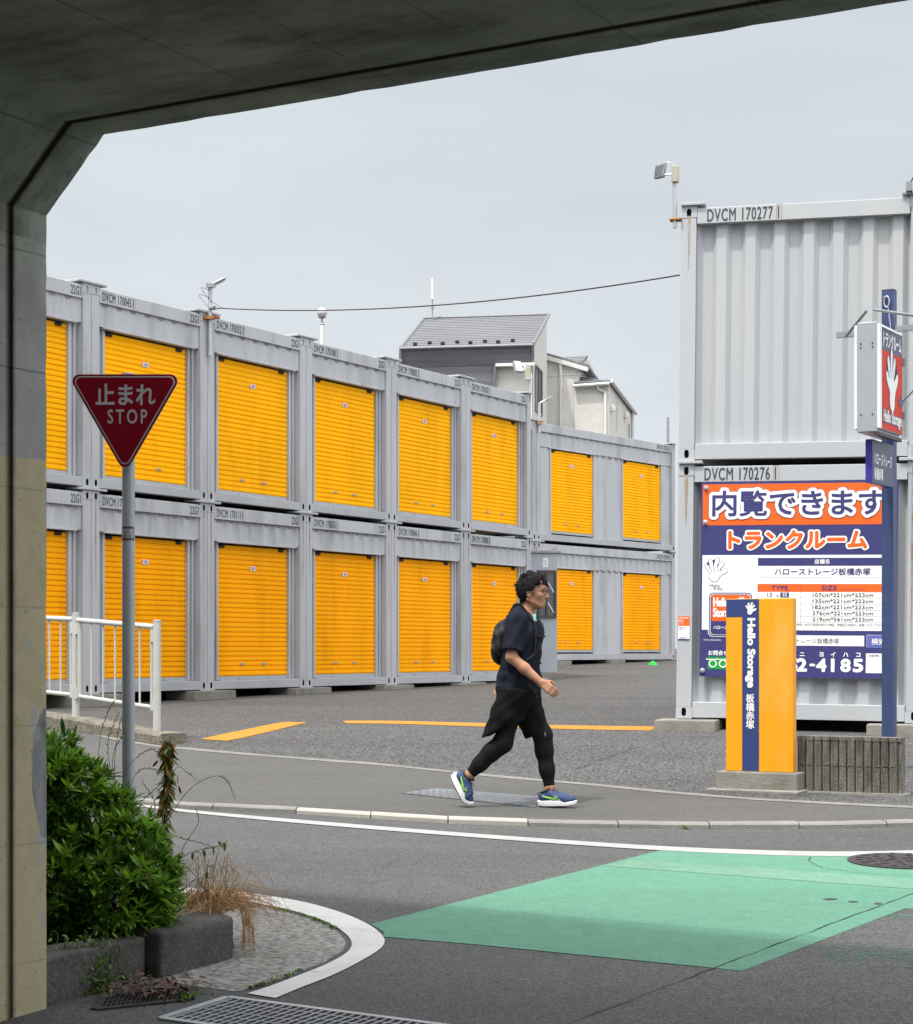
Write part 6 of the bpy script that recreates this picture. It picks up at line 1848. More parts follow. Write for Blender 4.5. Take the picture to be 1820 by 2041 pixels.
# --- shorts
Hs = Field((-.42, -.34, .42), (.34, .34, .92), .006)
Hs.ell(J(-.01, 0, .86), (.158, .190, .13), .03)
Hs.d = np.minimum(Hs.d, 1)
def leg_short(hip, knee, r0, r1, cutp, cutn, shift):
    f = Field((-.42, -.34, .42), (.34, .34, .92), .006); h = np.array(hip); k = np.array(knee) + np.array(shift)
    f.chain([tuple(h + [0, 0, .02]), tuple(h * .5 + k * .5), tuple(k)], [r0, (r0 + r1) / 2, r1], .02); f.cut(cutp, cutn); return f.d
dn = leg_short(HIPN, J(-.178, -.10, .50), .132, .108, J(-.19, -.1, .556), (.40, 0, -.9), (0, 0, 0))
df = leg_short(HIPF, J(.150, .075, .48), .126, .086, J(.067, .07, .512), (.36, 0, -.9), (0, 0, 0))
Hs.d = smin(Hs.d, smin(dn, df, .02), .04)
Hs.cut((0, 0, .885), (0, 0, 1))
Hs.displace(lambda P: .003 * np.sin(P[:, 0] * 38 + P[:, 2] * 26 + 2 * np.sin(P[:, 1] * 20)) + .002 * np.sin(P[:, 2] * 70 - P[:, 0] * 50))
Hs.build('shorts', M['shorts'], man, 1)
mb = MB(); p = J(.185, -.045, .548); mb.box(p[0] - .003, p[0] + .003, p[1] - .003, p[1], p[2] - .016, p[2] + .016); mb.build('logo_tab', M['sign_white'], man)
# --- leggings
def legging(name, hip, knee, ankle, off):
    lo = [min(hip[i], knee[i], ankle[i]) - .12 for i in range(3)]; hi = [max(hip[i], knee[i], ankle[i]) + .12 for i in range(3)]
    f = Field(lo, hi, .005); h, k, a = map(np.array, (hip, knee, ankle))
    f.chain([tuple(h * .5 + k * .5), tuple(k)], [.077, .0635], .05); f.chain([tuple(k), tuple(k * .70 + a * .30 + np.array([off * .7, 0, 0])), tuple(k * .35 + a * .65 + np.array([off * .3, 0, 0])), tuple(a)], [.063, .0585, .048, .0400], .06)
    f.cut(tuple(a + (k - a) * .03), tuple(a - k)); f.cut(tuple(h * .45 + k * .55), tuple(h - k))
    return f.build(name, M['tights'], man, 4)
legging('legging', HIPN, NK, NA, -.022); legging('legging', HIPF, FK, FA, -.005)

# --- shoes
def shoe(heel, toe_dir_pitch, y, yaw, toe_curl, sole_z_extra=0.0):
    """running shoe: heel = point under the heel; x forward"""
    root_M = Matrix.Translation(heel) @ Matrix.Rotation(yaw, 4, 'Z') @ Matrix.Rotation(toe_dir_pitch, 4, 'Y')
    L_ = .285
    def bend(p):
        x, y_, z_ = p
        if x > .185 and abs(toe_curl) > .1:
            t = x - .185; a = t * toe_curl
            return (.185 + math.sin(a) / toe_curl - z_ * math.sin(a), y_, (1 - math.cos(a)) / toe_curl + z_ * math.cos(a))
        return (x, y_, z_)
    f = Field((-.03, -.075, .0), (.33, .075, .16), .004)
    f.chain([(.040, 0, .062), (.13, 0, .056), (.20, .0, .047), (.252, .002, .044)], [.036, .041, .041, .031], .02)
    f.chain([(.030, 0, .075), (.072, 0, .095)], [.034, .036], .02); f.cone((.10, 0, .085), (.17, 0, .062), .030, .030, .03)
    f.cut((0, 0, .028), (0, 0, -1)); f.cut((.03, 0, .107), (-.35, 0, 1))
    f.cone((.062, 0, .085), (.050, 0, .17), .030, .033, .004, True)
    V, Fq = f.mesh(); me = bpy.data.meshes.new('shoe_upper'); me.from_pydata([tuple(root_M @ Vector(bend(p))) for p in V], [], Fq.tolist()); me.materials.append(M['shoe'])
    me.polygons.foreach_set("use_smooth", [True] * len(me.polygons))
    up = bpy.data.objects.new('shoe', me); COL.objects.link(up); up.parent = man
    def surf(x, z, sg):
        """outer side of the upper at (x,z)"""
        best = .03
        for yy_ in np.arange(.075, .0, -.0015):
            i = [int((x + .03) / .004), int((sg * yy_ + .075) / .004), int(z / .004)]
            if f.d[i[0], i[1], i[2]] < .001: best = yy_; break
        return sg * (best + .0012)
    # sole: lofted outline, thicker at the heel
    mb = MB(); n = 36; out = []
    for i in range(n):
        a = 2 * math.pi * i / n; ca, sa = math.cos(a), math.sin(a)
        x = .138 + .150 * math.copysign(abs(ca) ** .85, ca); wd = (.047 if x > .12 else .041) + .004 * math.sin(x * 20); yy_ = wd * math.copysign(abs(sa) ** .75, sa)
        out.append((x, yy_))
    lay = ((.0, .94), (.006, 1.0), (.018, .985), (.030, 1.03), (.038, 1.0), (.040, .92)); v = []
    for z_, s_ in lay:
        for x, yy_ in out:
            zz = z_ * (1.12 - .5 * max(0, (x - .15)) / .13) if z_ > .001 else 0
            zz += max(0, x - .215) ** 2 * 2.6 + max(0, .03 - x) ** 2 * 4
            v.append(tuple(root_M @ Vector(bend((.138 + (x - .138) * s_, yy_ * s_, zz)))))
    fcs = [(r_ * n + i, r_ * n + (i + 1) % n, (r_ + 1) * n + (i + 1) % n, (r_ + 1) * n + i) for r_ in range(len(lay) - 1) for i in range(n)]
    mb.add(v, fcs + [tuple(range(n - 1, -1, -1)), tuple((len(lay) - 1) * n + i for i in range(n))]); mb.build('sole', M['sole'], up, smooth=50)
    mb = MB(); v = []
    for z_, s_ in ((-.002, .93), (.0045, .985)):
        for x, yy_ in out: v.append(tuple(root_M @ Vector(bend((.138 + (x - .138) * s_, yy_ * s_, z_ + max(0, x - .215) ** 2 * 2.6 + max(0, .03 - x) ** 2 * 4)))))
    mb.add(v, [(i, (i + 1) % n, n + (i + 1) % n, n + i) for i in range(n)] + [tuple(range(n - 1, -1, -1))]); mb.build('outsole', M['collar'], up)
    mb = MB()
    for sg in (-1, 1):
        def ln(pts, w):
            P_ = []
            for x, z_ in pts:
                P_.append(root_M @ Vector(bend((x, surf(x, z_, sg), z_))))
            mb.tube(P_, w, 5)
        def dense(a, b, n_=8): return [(a[0] + (b[0] - a[0]) * i / n_, a[1] + (b[1] - a[1]) * i / n_) for i in range(n_ + 1)]
        ln(dense((.035, .082), (.095, .066)) + dense((.10, .065), (.165, .044)), .0030); ln(dense((.038, .076), (.10, .058)), .0030); ln(dense((.055, .073), (.10, .062)), .004)
        ln(dense((.100, .042), (.135, .080)), .0024); ln(dense((.118, .041), (.152, .077)), .0024); ln(dense((.128, .078), (.175, .043)), .0024); ln(dense((.09, .05), (.12, .052)), .0022)
    mb.build('stripe', M['lime'], up, smooth=60)
    mb = MB()
    for k in range(5):
        x = .112 + k * .019; z_ = .113 - k * .0105
        mb.tube([root_M @ Vector(bend(p_)) for p_ in ((x, -.022, z_ - .008), (x + .004, 0, z_ + .004), (x, .022, z_ - .008))], .0026, 6)
    mb.tube([root_M @ Vector(p_) for p_ in ((.112, -.004, .118), (.125, -.020, .128), (.145, -.026, .112))], .0022, 6); mb.tube([root_M @ Vector(p_) for p_ in ((.112, .004, .118), (.13, .02, .13), (.14, .03, .112))], .0022, 6)
    mb.tube([root_M @ Vector(p_) for p_ in ((.012, 0, .100), (-.006, 0, .106), (-.008, 0, .085), (.004, 0, .078))], .003, 6)
    mb.build('laces', M['collar'], up, smooth=60)
    cf = MB(); pts = []
    for a in range(0, 361, 24):
        ca, sa = math.cos(R(a)), math.sin(R(a)); xx = .060 + .042 * ca
        pts.append(root_M @ Vector((xx, .033 * sa, .108 + .30 * (xx - .03) + (.012 if ca > .6 else 0))))
    cf.tube(pts, .0085, 8); cf.build('collar', M['collar'], up, smooth=60)
    return up
fh = J(.148, .055, .0)
fz = G(man.location.y - math.sin(TH_) * fh[0]) + .03 - man.location.z
shoe((fh[0], fh[1], fz + .004), R(-2.5), 0, R(-2), .9)
nh = J(-.512, -.118, .0)
nz = G(man.location.y + math.sin(TH_) * .35) + .03 - man.location.z
toe = J(-.325, -.118, 0)
shoe((nh[0], -.118, nz + .222), R(62), 0, R(0), 9.5)

# --- backpack with straps
Pf = Field((-.34, -.22, .98), (.05, .22, 1.50), .006)
Pf.ell(J(-.125, 0, 1.22), (.072, .135, .155), .03, roty(R(6))); Pf.ell(J(-.155, 0, 1.15), (.050, .12, .095), .04); Pf.ell(J(-.085, 0, 1.33), (.05, .11, .085), .04)
Pf.displace(lambda P: .004 * np.sin(P[:, 2] * 50 + P[:, 1] * 30) + .003 * np.sin(P[:, 0] * 90 + P[:, 2] * 40))
pack = Pf.build('backpack', M['pack'], man, 1)
mb = MB()
def band(mb, pts, w, t):
    """flat strap following points; width along y"""
    P_ = smooth_curve(pts, 6); v = []
    for i, p in enumerate(P_):
        tg = (P_[min(i + 1, len(P_) - 1)] - P_[max(0, i - 1)]).normalized(); yv = Vector((0, 1, 0)); n_ = tg.cross(yv).normalized()
        for a, b in ((-w, 0), (w, 0), (w, t), (-w, t)): v.append(p + yv * a + n_ * b)
    k = len(P_); f_ = [(i * 4 + j, i * 4 + (j + 1) % 4, (i + 1) * 4 + (j + 1) % 4, (i + 1) * 4 + j) for i in range(k - 1) for j in range(4)]
    mb.add(v, f_ + [(0, 1, 2, 3), ((k - 1) * 4 + 3, (k - 1) * 4 + 2, (k - 1) * 4 + 1, (k - 1) * 4)])
def tee_at(x, y, z):
    i_ = [int(round((c - l) / Tf.h)) for c, l in zip((x, y, z), Tf.lo)]
    return Tf.d[tuple(min(max(a, 0), n_ - 1) for a, n_ in zip(i_, Tf.n))]
def tee_front(y, z):
    for x in np.arange(.29, -.2, -.002):
        if tee_at(x, y, z) < 0: return x
    return .1
def tee_top(x, y):
    for z in np.arange(1.51, 1.0, -.002):
        if tee_at(x, y, z) < 0: return z
    return 1.4
for yy_ in (-.100, .100):
    pts = [J(-.10, yy_, 1.37), J(-.085, yy_, 1.43)]
    for xi in (-.045, .0, .045): q3 = J(xi, yy_, 0); pts.append((q3[0], yy_, tee_top(q3[0], yy_) + .006))
    for z_ in (1.385, 1.33, 1.27, 1.20, 1.13): pts.append((tee_front(yy_ * 1.02, z_) + .006, yy_ * 1.02, z_))
    pts.append((tee_front(yy_ * 1.35, 1.09) - .02, yy_ * 1.45, 1.09))
    band(mb, pts, .026, -.012)
mb.build('strap', M['pack'], pack, smooth=50)
mb = MB(); mb.tube([(tee_front(y_, 1.27) + .010, y_, 1.27) for y_ in (-.10, -.05, 0, .05, .10)], .008, 6); xf_ = tee_front(-.09, 1.2); mb.tube(smooth_curve([(xf_ + .010, -.09, 1.20), (xf_ + .026, -.10, 1.15), (xf_ + .018, -.10, 1.10), (xf_ + .034, -.10, 1.065)], 4), .007, 6); mb.box(xf_ + .006, xf_ + .030, -.115, -.075, 1.165, 1.215); mb.build('chest_strap', M['pack'], pack, smooth=50)
mb = MB(); mb.tube([J(-.19, -.03, 1.21), J(-.205, -.04, 1.17), J(-.21, -.045, 1.14)], .003, 5); mb.build('zip_pull', M['rust'], pack)
mb = MB(); p = (tee_front(-.085, 1.405) + .012, -.085, 1.405); mb.box(p[0] - .010, p[0] + .010, p[1] - .012, p[1] + .004, p[2] - .012, p[2] + .028, 0); mb.box(p[0] - .016, p[0] + .016, p[1] - .012, p[1] + .004, p[2] - .024, p[2] - .0125, 1)
mb.build('clip', [M['mint'], M['sign_white']], pack, bevel=.003)

# ================================================================ PLANTER, SHRUB, WEEDS
A_, Bp = gp(321, 1951), gp(482, 1907)
def V2(p, z): return (p.x, p.y, z)
nrm = UX
pl_ = thing('planter_kerb', 'chunky dark rounded concrete kerb block around the shrub bed', 'planter kerb', (A_.x, A_.y, 0), math.atan2((Bp - A_).y, (Bp - A_).x))
ln_ = (Bp - A_).length; zb = G(A_.y)
def kerb_run(name, plan, z0, z1, bevel):
    mb = MB(); mb.prism(plan, z0, z1); return mb.build(name, M['plant_conc'], pl_, bevel=bevel, segs=4, smooth=35)
M['plant_conc'] = pmat('dark_mossy_concrete', (.078, .075, .068), .95, 0, .2, 5, .25, 45, .5, 50, (.035, .036, .03), .8, 3.5)
# local x along the face (away), y to the left = into the bed
pr = [(0, 0), (ln_ - .10, .0), (ln_ - .03, .02), (ln_ + .01, .07), (ln_ + .02, .15), (ln_ - .05, 1.0), (ln_ - .25, 2.4), (ln_ - .42, 2.4), (ln_ - .26, 1.0), (ln_ - .18, .25), (0, .25)]
kerb_run('kerb_block', pr, zb - .05, zb + .195, .035)
# lower stretch back to the wall
wl_ = E0 + Vector((-.02, .02, 0)); rel = Matrix.Rotation(-pl_.rotation_euler.z, 3, 'Z') @ (Vector((wl_.x, wl_.y, 0)) - pl_.location)
kerb_run('low_wall', [(rel.x, rel.y), (-.004, .075), (-.004, .24), (rel.x + .05, rel.y + .25)], zb - .08, zb + .17, .02)
# soil
mb = MB(); n = 14
bed = []
for i in range(n + 1):
    for j in range(n + 1):
        x = rel.x + .02 + (ln_ + .1 - rel.x) * i / n; y = .22 + 2.3 * j / n
        x2 = min(x, ln_ - .20 - max(0, y - .25) * .1)
        bed.append((x2, y, zb + .12 + .03 * math.sin(i * 1.7) * math.cos(j * 1.3) + .02 * j / n))
mb.add(bed, [(i * (n + 1) + j, (i + 1) * (n + 1) + j, (i + 1) * (n + 1) + j + 1, i * (n + 1) + j + 1) for i in range(n) for j in range(n)])
so = mb.build('soil', M['soil'], None, loc=pl_.location, rot=pl_.rotation_euler, smooth=60); kind(so, 'structure', 'dark soil of the shrub bed')

def leaves(name, mat, parent, pos, dirs, ups, length, width, tint, loc=None, fold=.25, curl=.3):
    """many pointed leaves in one mesh; arrays of base points, directions and lengths"""
    n = len(pos)
    T = np.array([[0, 0, 0], [.28, .42, .10], [.62, .46, .06], [1, 0, -.10], [.62, -.46, .06], [.28, -.42, .10], [.32, 0, 0], [.64, 0, -.02]])
    d = dirs / np.linalg.norm(dirs, axis=1, keepdims=True); s = np.cross(d, ups); s /= np.maximum(1e-6, np.linalg.norm(s, axis=1, keepdims=True)); u = np.cross(s, d)
    L_ = length[:, None, None]; Wd = width[:, None, None]
    droop = (T[:, 0] ** 2 * curl)[None, :, None]
    V = pos[:, None, :] + d[:, None, :] * T[None, :, 0:1] * L_ + s[:, None, :] * T[None, :, 1:2] * Wd + u[:, None, :] * (T[None, :, 2:3] * Wd * fold * 4 - droop * L_ * .5)
    base = (np.arange(n) * 8)[:, None]
    tris = np.array([[0, 6, 1, 1], [1, 6, 7, 2], [2, 7, 3, 3], [0, 5, 6, 6], [5, 4, 7, 6], [4, 3, 7, 7]])
    me = bpy.data.meshes.new(name)
    fl = []
    Vl = V.reshape(-1, 3).tolist()
    for b in range(n):
        o_ = b * 8
        fl += [(o_, o_ + 6, o_ + 1), (o_ + 1, o_ + 6, o_ + 7, o_ + 2), (o_ + 2, o_ + 7, o_ + 3), (o_, o_ + 5, o_ + 6), (o_ + 5, o_ + 4, o_ + 7, o_ + 6), (o_ + 4, o_ + 3, o_ + 7)]
    me.from_pydata(Vl, [], fl); me.materials.append(mat)
    at_ = me.attributes.new("tint", 'FLOAT', 'POINT'); at_.data.foreach_set("value", np.repeat(tint, 8).astype(np.float32))
    me.polygons.foreach_set("use_smooth", [True] * len(me.polygons)); me.update()
    o = bpy.data.objects.new(name, me); COL.objects.link(o); o.parent = parent
    if loc is not None: o.location = loc
    return o

SHY = 8.35; kpx = SHY / F
sh = thing('shrub', 'dense glossy green shrub in front of the stop sign pole beside the bridge wall', 'shrub', at(190, 1900, SHY))
so_ = np.array(sh.location)
def loc_px(px, py, dy=0.0): 
    p = at(px, py, SHY + dy); return np.array(p)
ELL = [(115, 1585, 90, 88, 0), (60, 1530, 88, 80, .25), (170, 1655, 105, 92, .05), (252, 1700, 82, 70, -.05), (298, 1748, 62, 60, -.1), (120, 1765, 145, 125, -.10), (225, 1795, 112, 98, -.18), (305, 1808, 50, 58, -.12),
       (40, 1660, 125, 140, .1), (178, 1560, 40, 42, .1), (232, 1618, 42, 42, .05), (60, 1850, 100, 90, -.2), (118, 1500, 46, 40, .1), (240, 1860, 78, 60, -.15), (150, 1860, 80, 70, -.15), (330, 1770, 34, 30, -.1), (268, 1655, 34, 34, .0)]
cent = [loc_px(a, b, e_) for a, b, c_, d_, e_ in ELL]; rad = [np.array([c_ * kpx, c_ * kpx * .95, d_ * kpx]) for a, b, c_, d_, e_ in ELL]
pos = []; dirs = []; tint = []; ln = []
rg = np.random.default_rng(4)
wall_n = np.array([.871, -.492, 0]); e0 = np.array([E0.x, E0.y, 0])
def bad(p): return (p - e0) @ np.array([.492, .871, 0]) < .03 and (p - e0) @ wall_n < .05
def rosette(p, axis, n, L_, t):
    a = axis / np.linalg.norm(axis); ref = np.array([0, 0, 1.]) if abs(a[2]) < .9 else np.array([1., 0, 0]); b = np.cross(a, ref); b /= np.linalg.norm(b); c = np.cross(a, b)
    ph = rg.uniform(0, 6.28)
    for k in range(n):
        w = ph + k * 2.4; op = .35 + .75 * (k / n) + rg.normal(0, .12)
        dr = a * math.cos(op) + (b * math.cos(w) + c * math.sin(w)) * math.sin(op)
        pos.append(p - a * (.018 * k / n)); dirs.append(dr); ln.append(L_ * rg.uniform(.75, 1.2)); tint.append(np.clip(t + rg.normal(0, .12), 0, 1))
tries = 0; made = 0
while made < 1900 and tries < 30000:
    tries += 1
    i = rg.choice(len(ELL), p=np.array([c_ * d_ for _, _, c_, d_, _ in ELL], float) / sum(c_ * d_ for _, _, c_, d_, _ in ELL))
    v = rg.normal(size=3); v /= np.linalg.norm(v); r_ = rg.uniform(.70, 1.04) if rg.random() < .8 else rg.uniform(.3, .8)
    p = cent[i] + rad[i] * v * r_
    if bad(p) or p[2] < G(p[1]) + .14: continue
    inside = min(np.linalg.norm((p - cent[j]) / rad[j]) for j in range(len(ELL)))
    if inside < .45: continue
    ax = v / rad[i]; ax /= np.linalg.norm(ax); ax = ax * .8 + np.array([.10, -.15, .55]) + rg.normal(0, .22, 3)
    outer = np.clip((inside - .6) / .4, 0, 1)
    t = rg.uniform(.05, .85)
    rosette(p, ax, rg.integers(7, 11), .062 if rg.random() < .7 else .078, t); made += 1
pos = np.array(pos); dirs = np.array(dirs); ln = np.array(ln); tint = np.array(tint)
leaves('foliage', M['leaf'], sh, pos - so_, dirs, np.tile([0, 0, 1.], (len(pos), 1)) + rg.normal(0, .25, (len(pos), 3)), ln, ln * .26, tint)
mb = MB()
for i in range(46):
    j = rg.integers(len(ELL)); top = cent[j] + rad[j] * rg.normal(0, .35, 3); b = np.array([rg.uniform(-2.2, -1.15), SHY + rg.uniform(-.25, .35), G(8.3) + .1])
    if bad(top) or bad(b): continue
    m_ = (b + top) / 2 + rg.normal(0, .06, 3)
    mb.tube(smooth_curve([Vector(b - so_), Vector(m_ - so_), Vector(top - so_)], 4), [.007] * 4 + [.0055] * 4 + [.003], 5)
M['twig'] = pmat('dark_twig', (.06, .042, .03), .8, 0, .2, 20)
mb.build('stems', M['twig'], sh)
pp = []; dd = []
for i in range(30):
    k = rg.integers(len(pos)); pp.append(pos[k] + rg.normal(0, .02, 3)); dd.append(rg.normal(0, 1, 3))
pp = np.array(pp); leaves('dead_foliage', M['dead_leaf'], sh, pp - so_, np.array(dd), np.tile([0, 0, 1.], (len(pp), 1)), np.full(len(pp), .055), np.full(len(pp), .016), np.zeros(len(pp)))

# creeper at the foot of the wall
ck = thing('creeper', 'small leafy creeper hanging at the foot of the bridge wall', 'creeper', at(150, 1960, 7.62))
cp, cd_, ct, cl = [], [], [], []
o_ = np.array(ck.location)
mb = MB()
for s_ in range(16):
    x0, y0 = rg.uniform(105, 250), rg.uniform(1850, 1900); pts = []
    for k in range(7):
        px = x0 + rg.normal(0, 6) + (k * rg.uniform(-4, 2)); pyy = y0 + k * rg.uniform(12, 20)
        p = np.array(at(px, min(pyy, 1992), 7.66 + .25 * (px - 95) / 200 - .012 * k)); 
        p[2] = max(p[2], G(p[1]) + .012)
        pts.append(p)
        for q_ in range(rg.integers(2, 5)):
            cp.append(p + rg.normal(0, .012, 3)); cd_.append(rg.normal(0, 1, 3) + [0.2, -.6, .1]); ct.append(rg.uniform(0, .55)); cl.append(rg.uniform(.018, .034))
    mb.tube([Vector(p - o_) for p in pts], .0018, 4)
mb.build('stems', M['twig'], ck)
cp = np.array(cp); cp[:, 2] = np.maximum(cp[:, 2], [G(y) + .008 for y in cp[:, 1]]); cl = np.array(cl)
leaves('foliage', M['leaf'], ck, cp - o_, np.array(cd_), np.tile([0, -.3, 1.], (len(cp), 1)), cl, cl * .42, np.array(ct))

# dry straw clump on the kerb block
st_p = at(415, 1850, 8.75); sw = thing('dry_grass', 'clump of dead straw coloured grass spilling over the planter kerb', 'dry grass', st_p)
mb = MB(); zk = zb + .2
for i in range(300):
    bx = rg.normal(415, 22); base = np.array(at(bx, 1835, 8.75 + rg.normal(0, .10))); base[2] = zk - .02
    a = rg.uniform(0, 6.28); L_ = rg.uniform(.12, .30); h = rg.uniform(.02, .12) if rg.random() < .88 else rg.uniform(.14, .26)
    dr = np.array([math.cos(a) * .9 + .25, math.sin(a) * .7 - .15, 0])
    p1 = base + dr * L_ * .4 + [0, 0, h]; p2 = base + dr * L_ * .8 + [0, 0, h * .75]; p3 = base + dr * L_ * 1.1 + [0, 0, h * .2 - (.10 if rg.random() < .3 else .0)]
    gmin = G(p3[1]) + .02
    if p3[0] < Bp.x + .02 and p3[2] < zk: p3[2] = zk + .008
    p3[2] = max(p3[2], gmin)
    mb.tube([Vector(q_ - np.array(st_p)) for q_ in (base, p1, p2, p3)], [.0016, .0015, .0012, .0006], 4, 0, False)
for i in range(40):   # long strands hanging over the corner
    b = np.array(at(rg.normal(462, 9), 1838, 8.55 + rg.normal(0, .05))); b[2] = zk + .02
    e_ = np.array([Bp.x + rg.uniform(.0, .06), Bp.y + rg.uniform(-.05, .10), G(8.4) + rg.uniform(.01, .09)])
    m_ = np.array([Bp.x - .01 + rg.uniform(0, .05), Bp.y + rg.uniform(-.03, .1), zk + rg.uniform(.01, .04)])
    mb.tube([Vector(q_ - np.array(st_p)) for q_ in smooth_curve([Vector(b), Vector(m_), Vector(e_)], 4)], .0013, 4, 0, False) if False else mb.tube([q_ - st_p for q_ in smooth_curve([Vector(b), Vector(m_), Vector(e_)], 4)], .0013, 4, 0, False)
mb.build('blades', M['straw'], sw)

# withered upright weed
wy = 9.0; wp = at(325, 1690, wy); wp.z = zb + .12
wd = thing('withered_weed', 'tall withered brown and green weed stalk right of the sign pole', 'weed', wp)
spine = smooth_curve([(0, 0, 0), tuple(at(326, 1640, wy) - wp), tuple(at(333, 1560, wy) - wp), tuple(at(334, 1500, wy) - wp), tuple(at(332, 1478, wy) - wp)], 8)
mb = MB(); mb.tube(spine, [.010 - .006 * i / (len(spine) - 1) for i in range(len(spine))], 6); mb.build('stem', M['twig'], wd)
for nm, mat, cnt in (('green_leaf', M['weed'], 420), ('brown_leaf', M['rust_leaf'], 300)):
    q_ = []; dr = []; L2 = []
    for i in range(cnt):
        t = rg.random(); p = np.array(spine[int(t * (len(spine) - 1))]); q_.append(p + rg.normal(0, .008, 3)); dr.append(np.array([rg.normal(0, .45), rg.normal(0, .35), -1.0 + rg.random() * .5])); L2.append(rg.uniform(.035, .085) * (1.1 - .35 * t))
    q_ = np.array(q_); L2 = np.array(L2); dr = np.array(dr)
    leaves('withered_leaf' if nm != 'green_leaf' else 'leaf', mat, wd, q_, dr, rg.normal(0, 1, (cnt, 3)), L2, L2 * .20, np.zeros(cnt))
q_ = np.array([np.array(at(px, py, wy) - wp) for px, py in ((318, 1500), (324, 1492), (352, 1490), (345, 1505), (348, 1480), (316, 1515), (354, 1545), (356, 1565))])
leaves('withered_leaf', M['rust_leaf'], wd, q_, np.tile([.1, 0, -1.], (8, 1)) + rg.normal(0, .3, (8, 3)), rg.normal(0, 1, (8, 3)), np.full(8, .05), np.full(8, .012), np.zeros(8))
mb = MB()
for tip in ((318, 1497), (352, 1487)): mb.tube(smooth_curve([spine[-6], at((tip[0] + 333) / 2, 1484, wy) - wp, at(*tip, wy) - wp], 5), .0018, 4)
mb.build('stem', M['twig'], wd)

# bramble shoot
bp_ = at(345, 1715, 8.7); br = thing('bramble', 'thin bramble shoot with small dark leaves above the dry grass', 'bramble', bp_)
mb = MB(); shoots = [[(340, 1722), (385, 1698), (430, 1688), (455, 1676)], [(345, 1726), (380, 1735), (410, 1780), (425, 1810)], [(352, 1735), (365, 1690), (395, 1640), (390, 1610)], [(392, 1820), (402, 1790), (412, 1745), (415, 1720)]]
lp_, ldr = [], []
for s_ in shoots:
    P_ = smooth_curve([at(a, b, 8.7) - bp_ for a, b in s_], 7); mb.tube(P_, .0017, 5)
    for k in range(4, len(P_), 3):
        if s_[0][0] == 352: continue
        for q_ in range(2): lp_.append(np.array(P_[k])); ldr.append(rg.normal(0, .7, 3) + [.3, -.2, -.2])
mb.build('stems', M['rust_leaf'], br)
lp_ = np.array(lp_); leaves('foliage', M['leaf'], br, lp_, np.array(ldr), np.tile([0, -.3, 1.], (len(lp_), 1)), np.full(len(lp_), .04), np.full(len(lp_), .016), rg.uniform(0, .3, len(lp_)))

# arching seed grasses
gs = thing('wild_grass', 'thin arching seed-headed grass stalks round the sign pole', 'wild grass', at(270, 1690, 8.9))
mb = MB(); o_ = gs.location
ST = [[(250, 1690), (225, 1560), (215, 1480), (235, 1425)], [(250, 1690), (200, 1560), (200, 1470), (215, 1420), (226, 1400)], [(260, 1690), (245, 1560), (262, 1520), (300, 1494), (322, 1510)], [(262, 1690), (258, 1580), (280, 1535), (318, 1535)], [(300, 1690), (345, 1540), (375, 1541), (388, 1553)],
      [(300, 1690), (372, 1580), (425, 1548), (452, 1556), (468, 1590)], [(270, 1690), (262, 1620), (290, 1590), (330, 1555)], [(250, 1700), (232, 1600), (225, 1510), (243, 1470), (252, 1475)], [(300, 1700), (320, 1660), (326, 1610), (318, 1580)], [(255, 1690), (300, 1640), (308, 1600), (285, 1560)], [(310, 1705), (330, 1668), (375, 1674), (432, 1690)], [(245, 1690), (228, 1540), (240, 1440), (247, 1460)]]
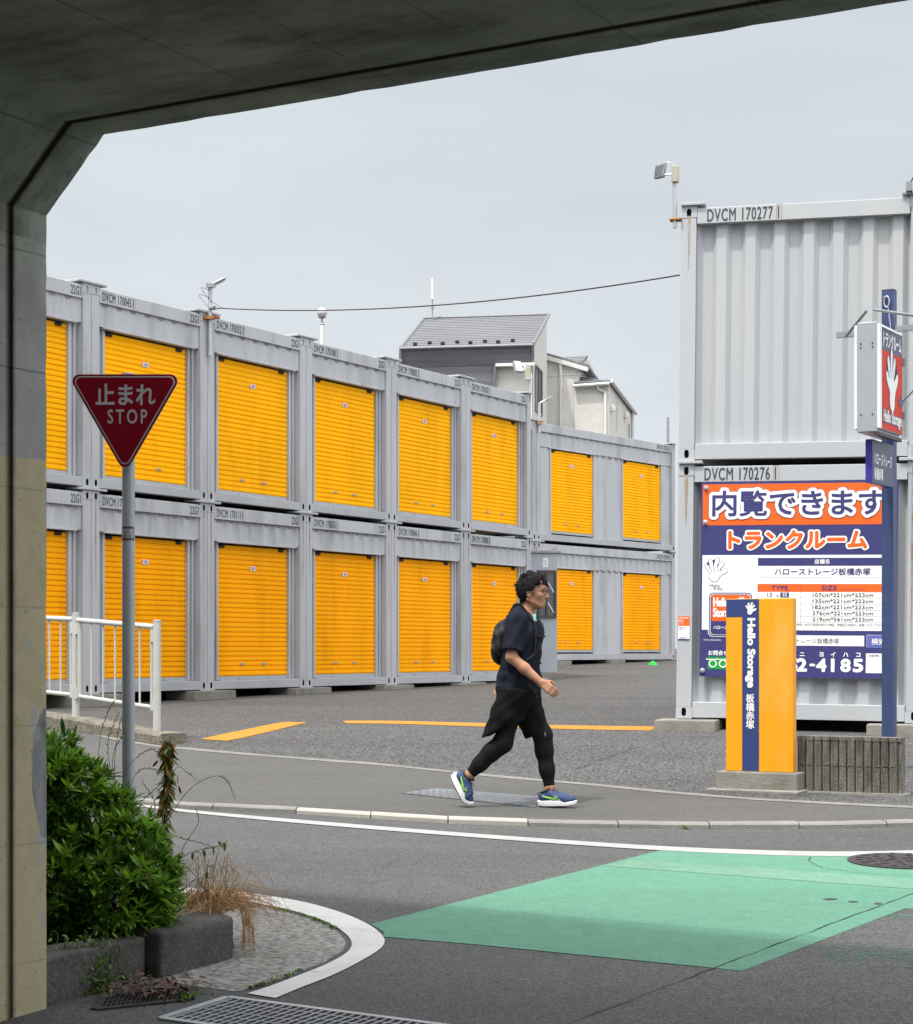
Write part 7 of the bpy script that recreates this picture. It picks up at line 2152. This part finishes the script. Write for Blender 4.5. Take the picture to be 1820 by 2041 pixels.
for s_ in ST:
    P_ = smooth_curve([at(a, b, 8.9 + rg.normal(0, .02)) - o_ for a, b in s_], 8); n = len(P_)
    mb.tube(P_, [.0021 - .0013 * i / (n - 1) for i in range(n)], 5)
    for k in range(int(n * .55), n):
        p = P_[k]; t_ = (P_[min(n - 1, k + 1)] - P_[k - 1]).normalized(); sd = Vector((-t_.z, 0, t_.x)) * (.005 if k % 2 else -.005)
        mb.add([p, p + t_ * .010 + sd, p + t_ * .020 + sd * .9, p + t_ * .006 + Vector((0, .002, 0))], [(0, 1, 2), (0, 2, 3)])
mb.build('stalks', M['weed'], gs)

# fallen leaves: singles and a heap on the narrow grate
def dead(p, a, L_, label):
    t = leaves('fallen_leaf', M['dead_leaf'], None, np.zeros((1, 3)), np.array([[math.cos(a), math.sin(a), .1]]), np.array([[.1, .2, 1.]]), np.array([L_]), np.array([L_ * .30]), np.zeros(1), loc=p + Vector((0, 0, .010)))
    return tag(t, label, 'leaf', 'fallen leaves on the concrete apron')
spots = [((535, 1902), 'curled brown leaf on the apron upper one near its middle'), ((545, 1915), 'brown leaf lying across the middle of the concrete apron'), ((478, 1947), 'dark brown leaf on the apron nearest the planter block'), ((520, 1960), 'reddish brown leaf on the apron near the white line end'), ((392, 1975), 'dark brown leaf lying off the near corner of the apron'),
         ((618, 1943), 'pale leaf lying beside the white curve'), ((560, 1848), 'small leaf near the top of the concrete apron'), ((766, 1983), 'lone brown leaf on dark asphalt right of the white curve')]
for k, (p, lab) in enumerate(spots): dead(gp(*p, .012), rg.uniform(-.7, .7), .062 if k < 5 else .045, lab)
hp, hd = [], []
for i in range(260):
    px, pyy = rg.normal(300, 52), rg.normal(1966, 10)
    pyy += (px - 305) * -.02; p = np.array(gp(px, pyy, .03)); p[2] += abs(rg.normal(0, .010)); hp.append(p); hd.append(np.append(rg.normal(0, 1, 2), rg.normal(0, .12)))
hp = np.array(hp); lh = rg.uniform(.025, .05, len(hp))
kind(leaves('leaf_litter', M['dead_leaf'], None, hp, np.array(hd), np.tile([0, 0, 1.], (len(hp), 1)) + rg.normal(0, .3, (len(hp), 3)), lh, lh * .34, np.zeros(len(hp))), 'stuff', 'heap of dead leaves caught against the planter beside the grate')
# crumpled green scrap under the far wing
gpz = gp(1301, 1326, .03); mb = MB(); mb.lathe([(.13, 0), (.09, .05), (.03, .09), (.001, .10)], 7); gsx = mb.build('plastic_scrap', M['green_print'], None, loc=gpz); tag(gsx, 'crumpled green plastic scrap on the ground under the far wing', 'litter')
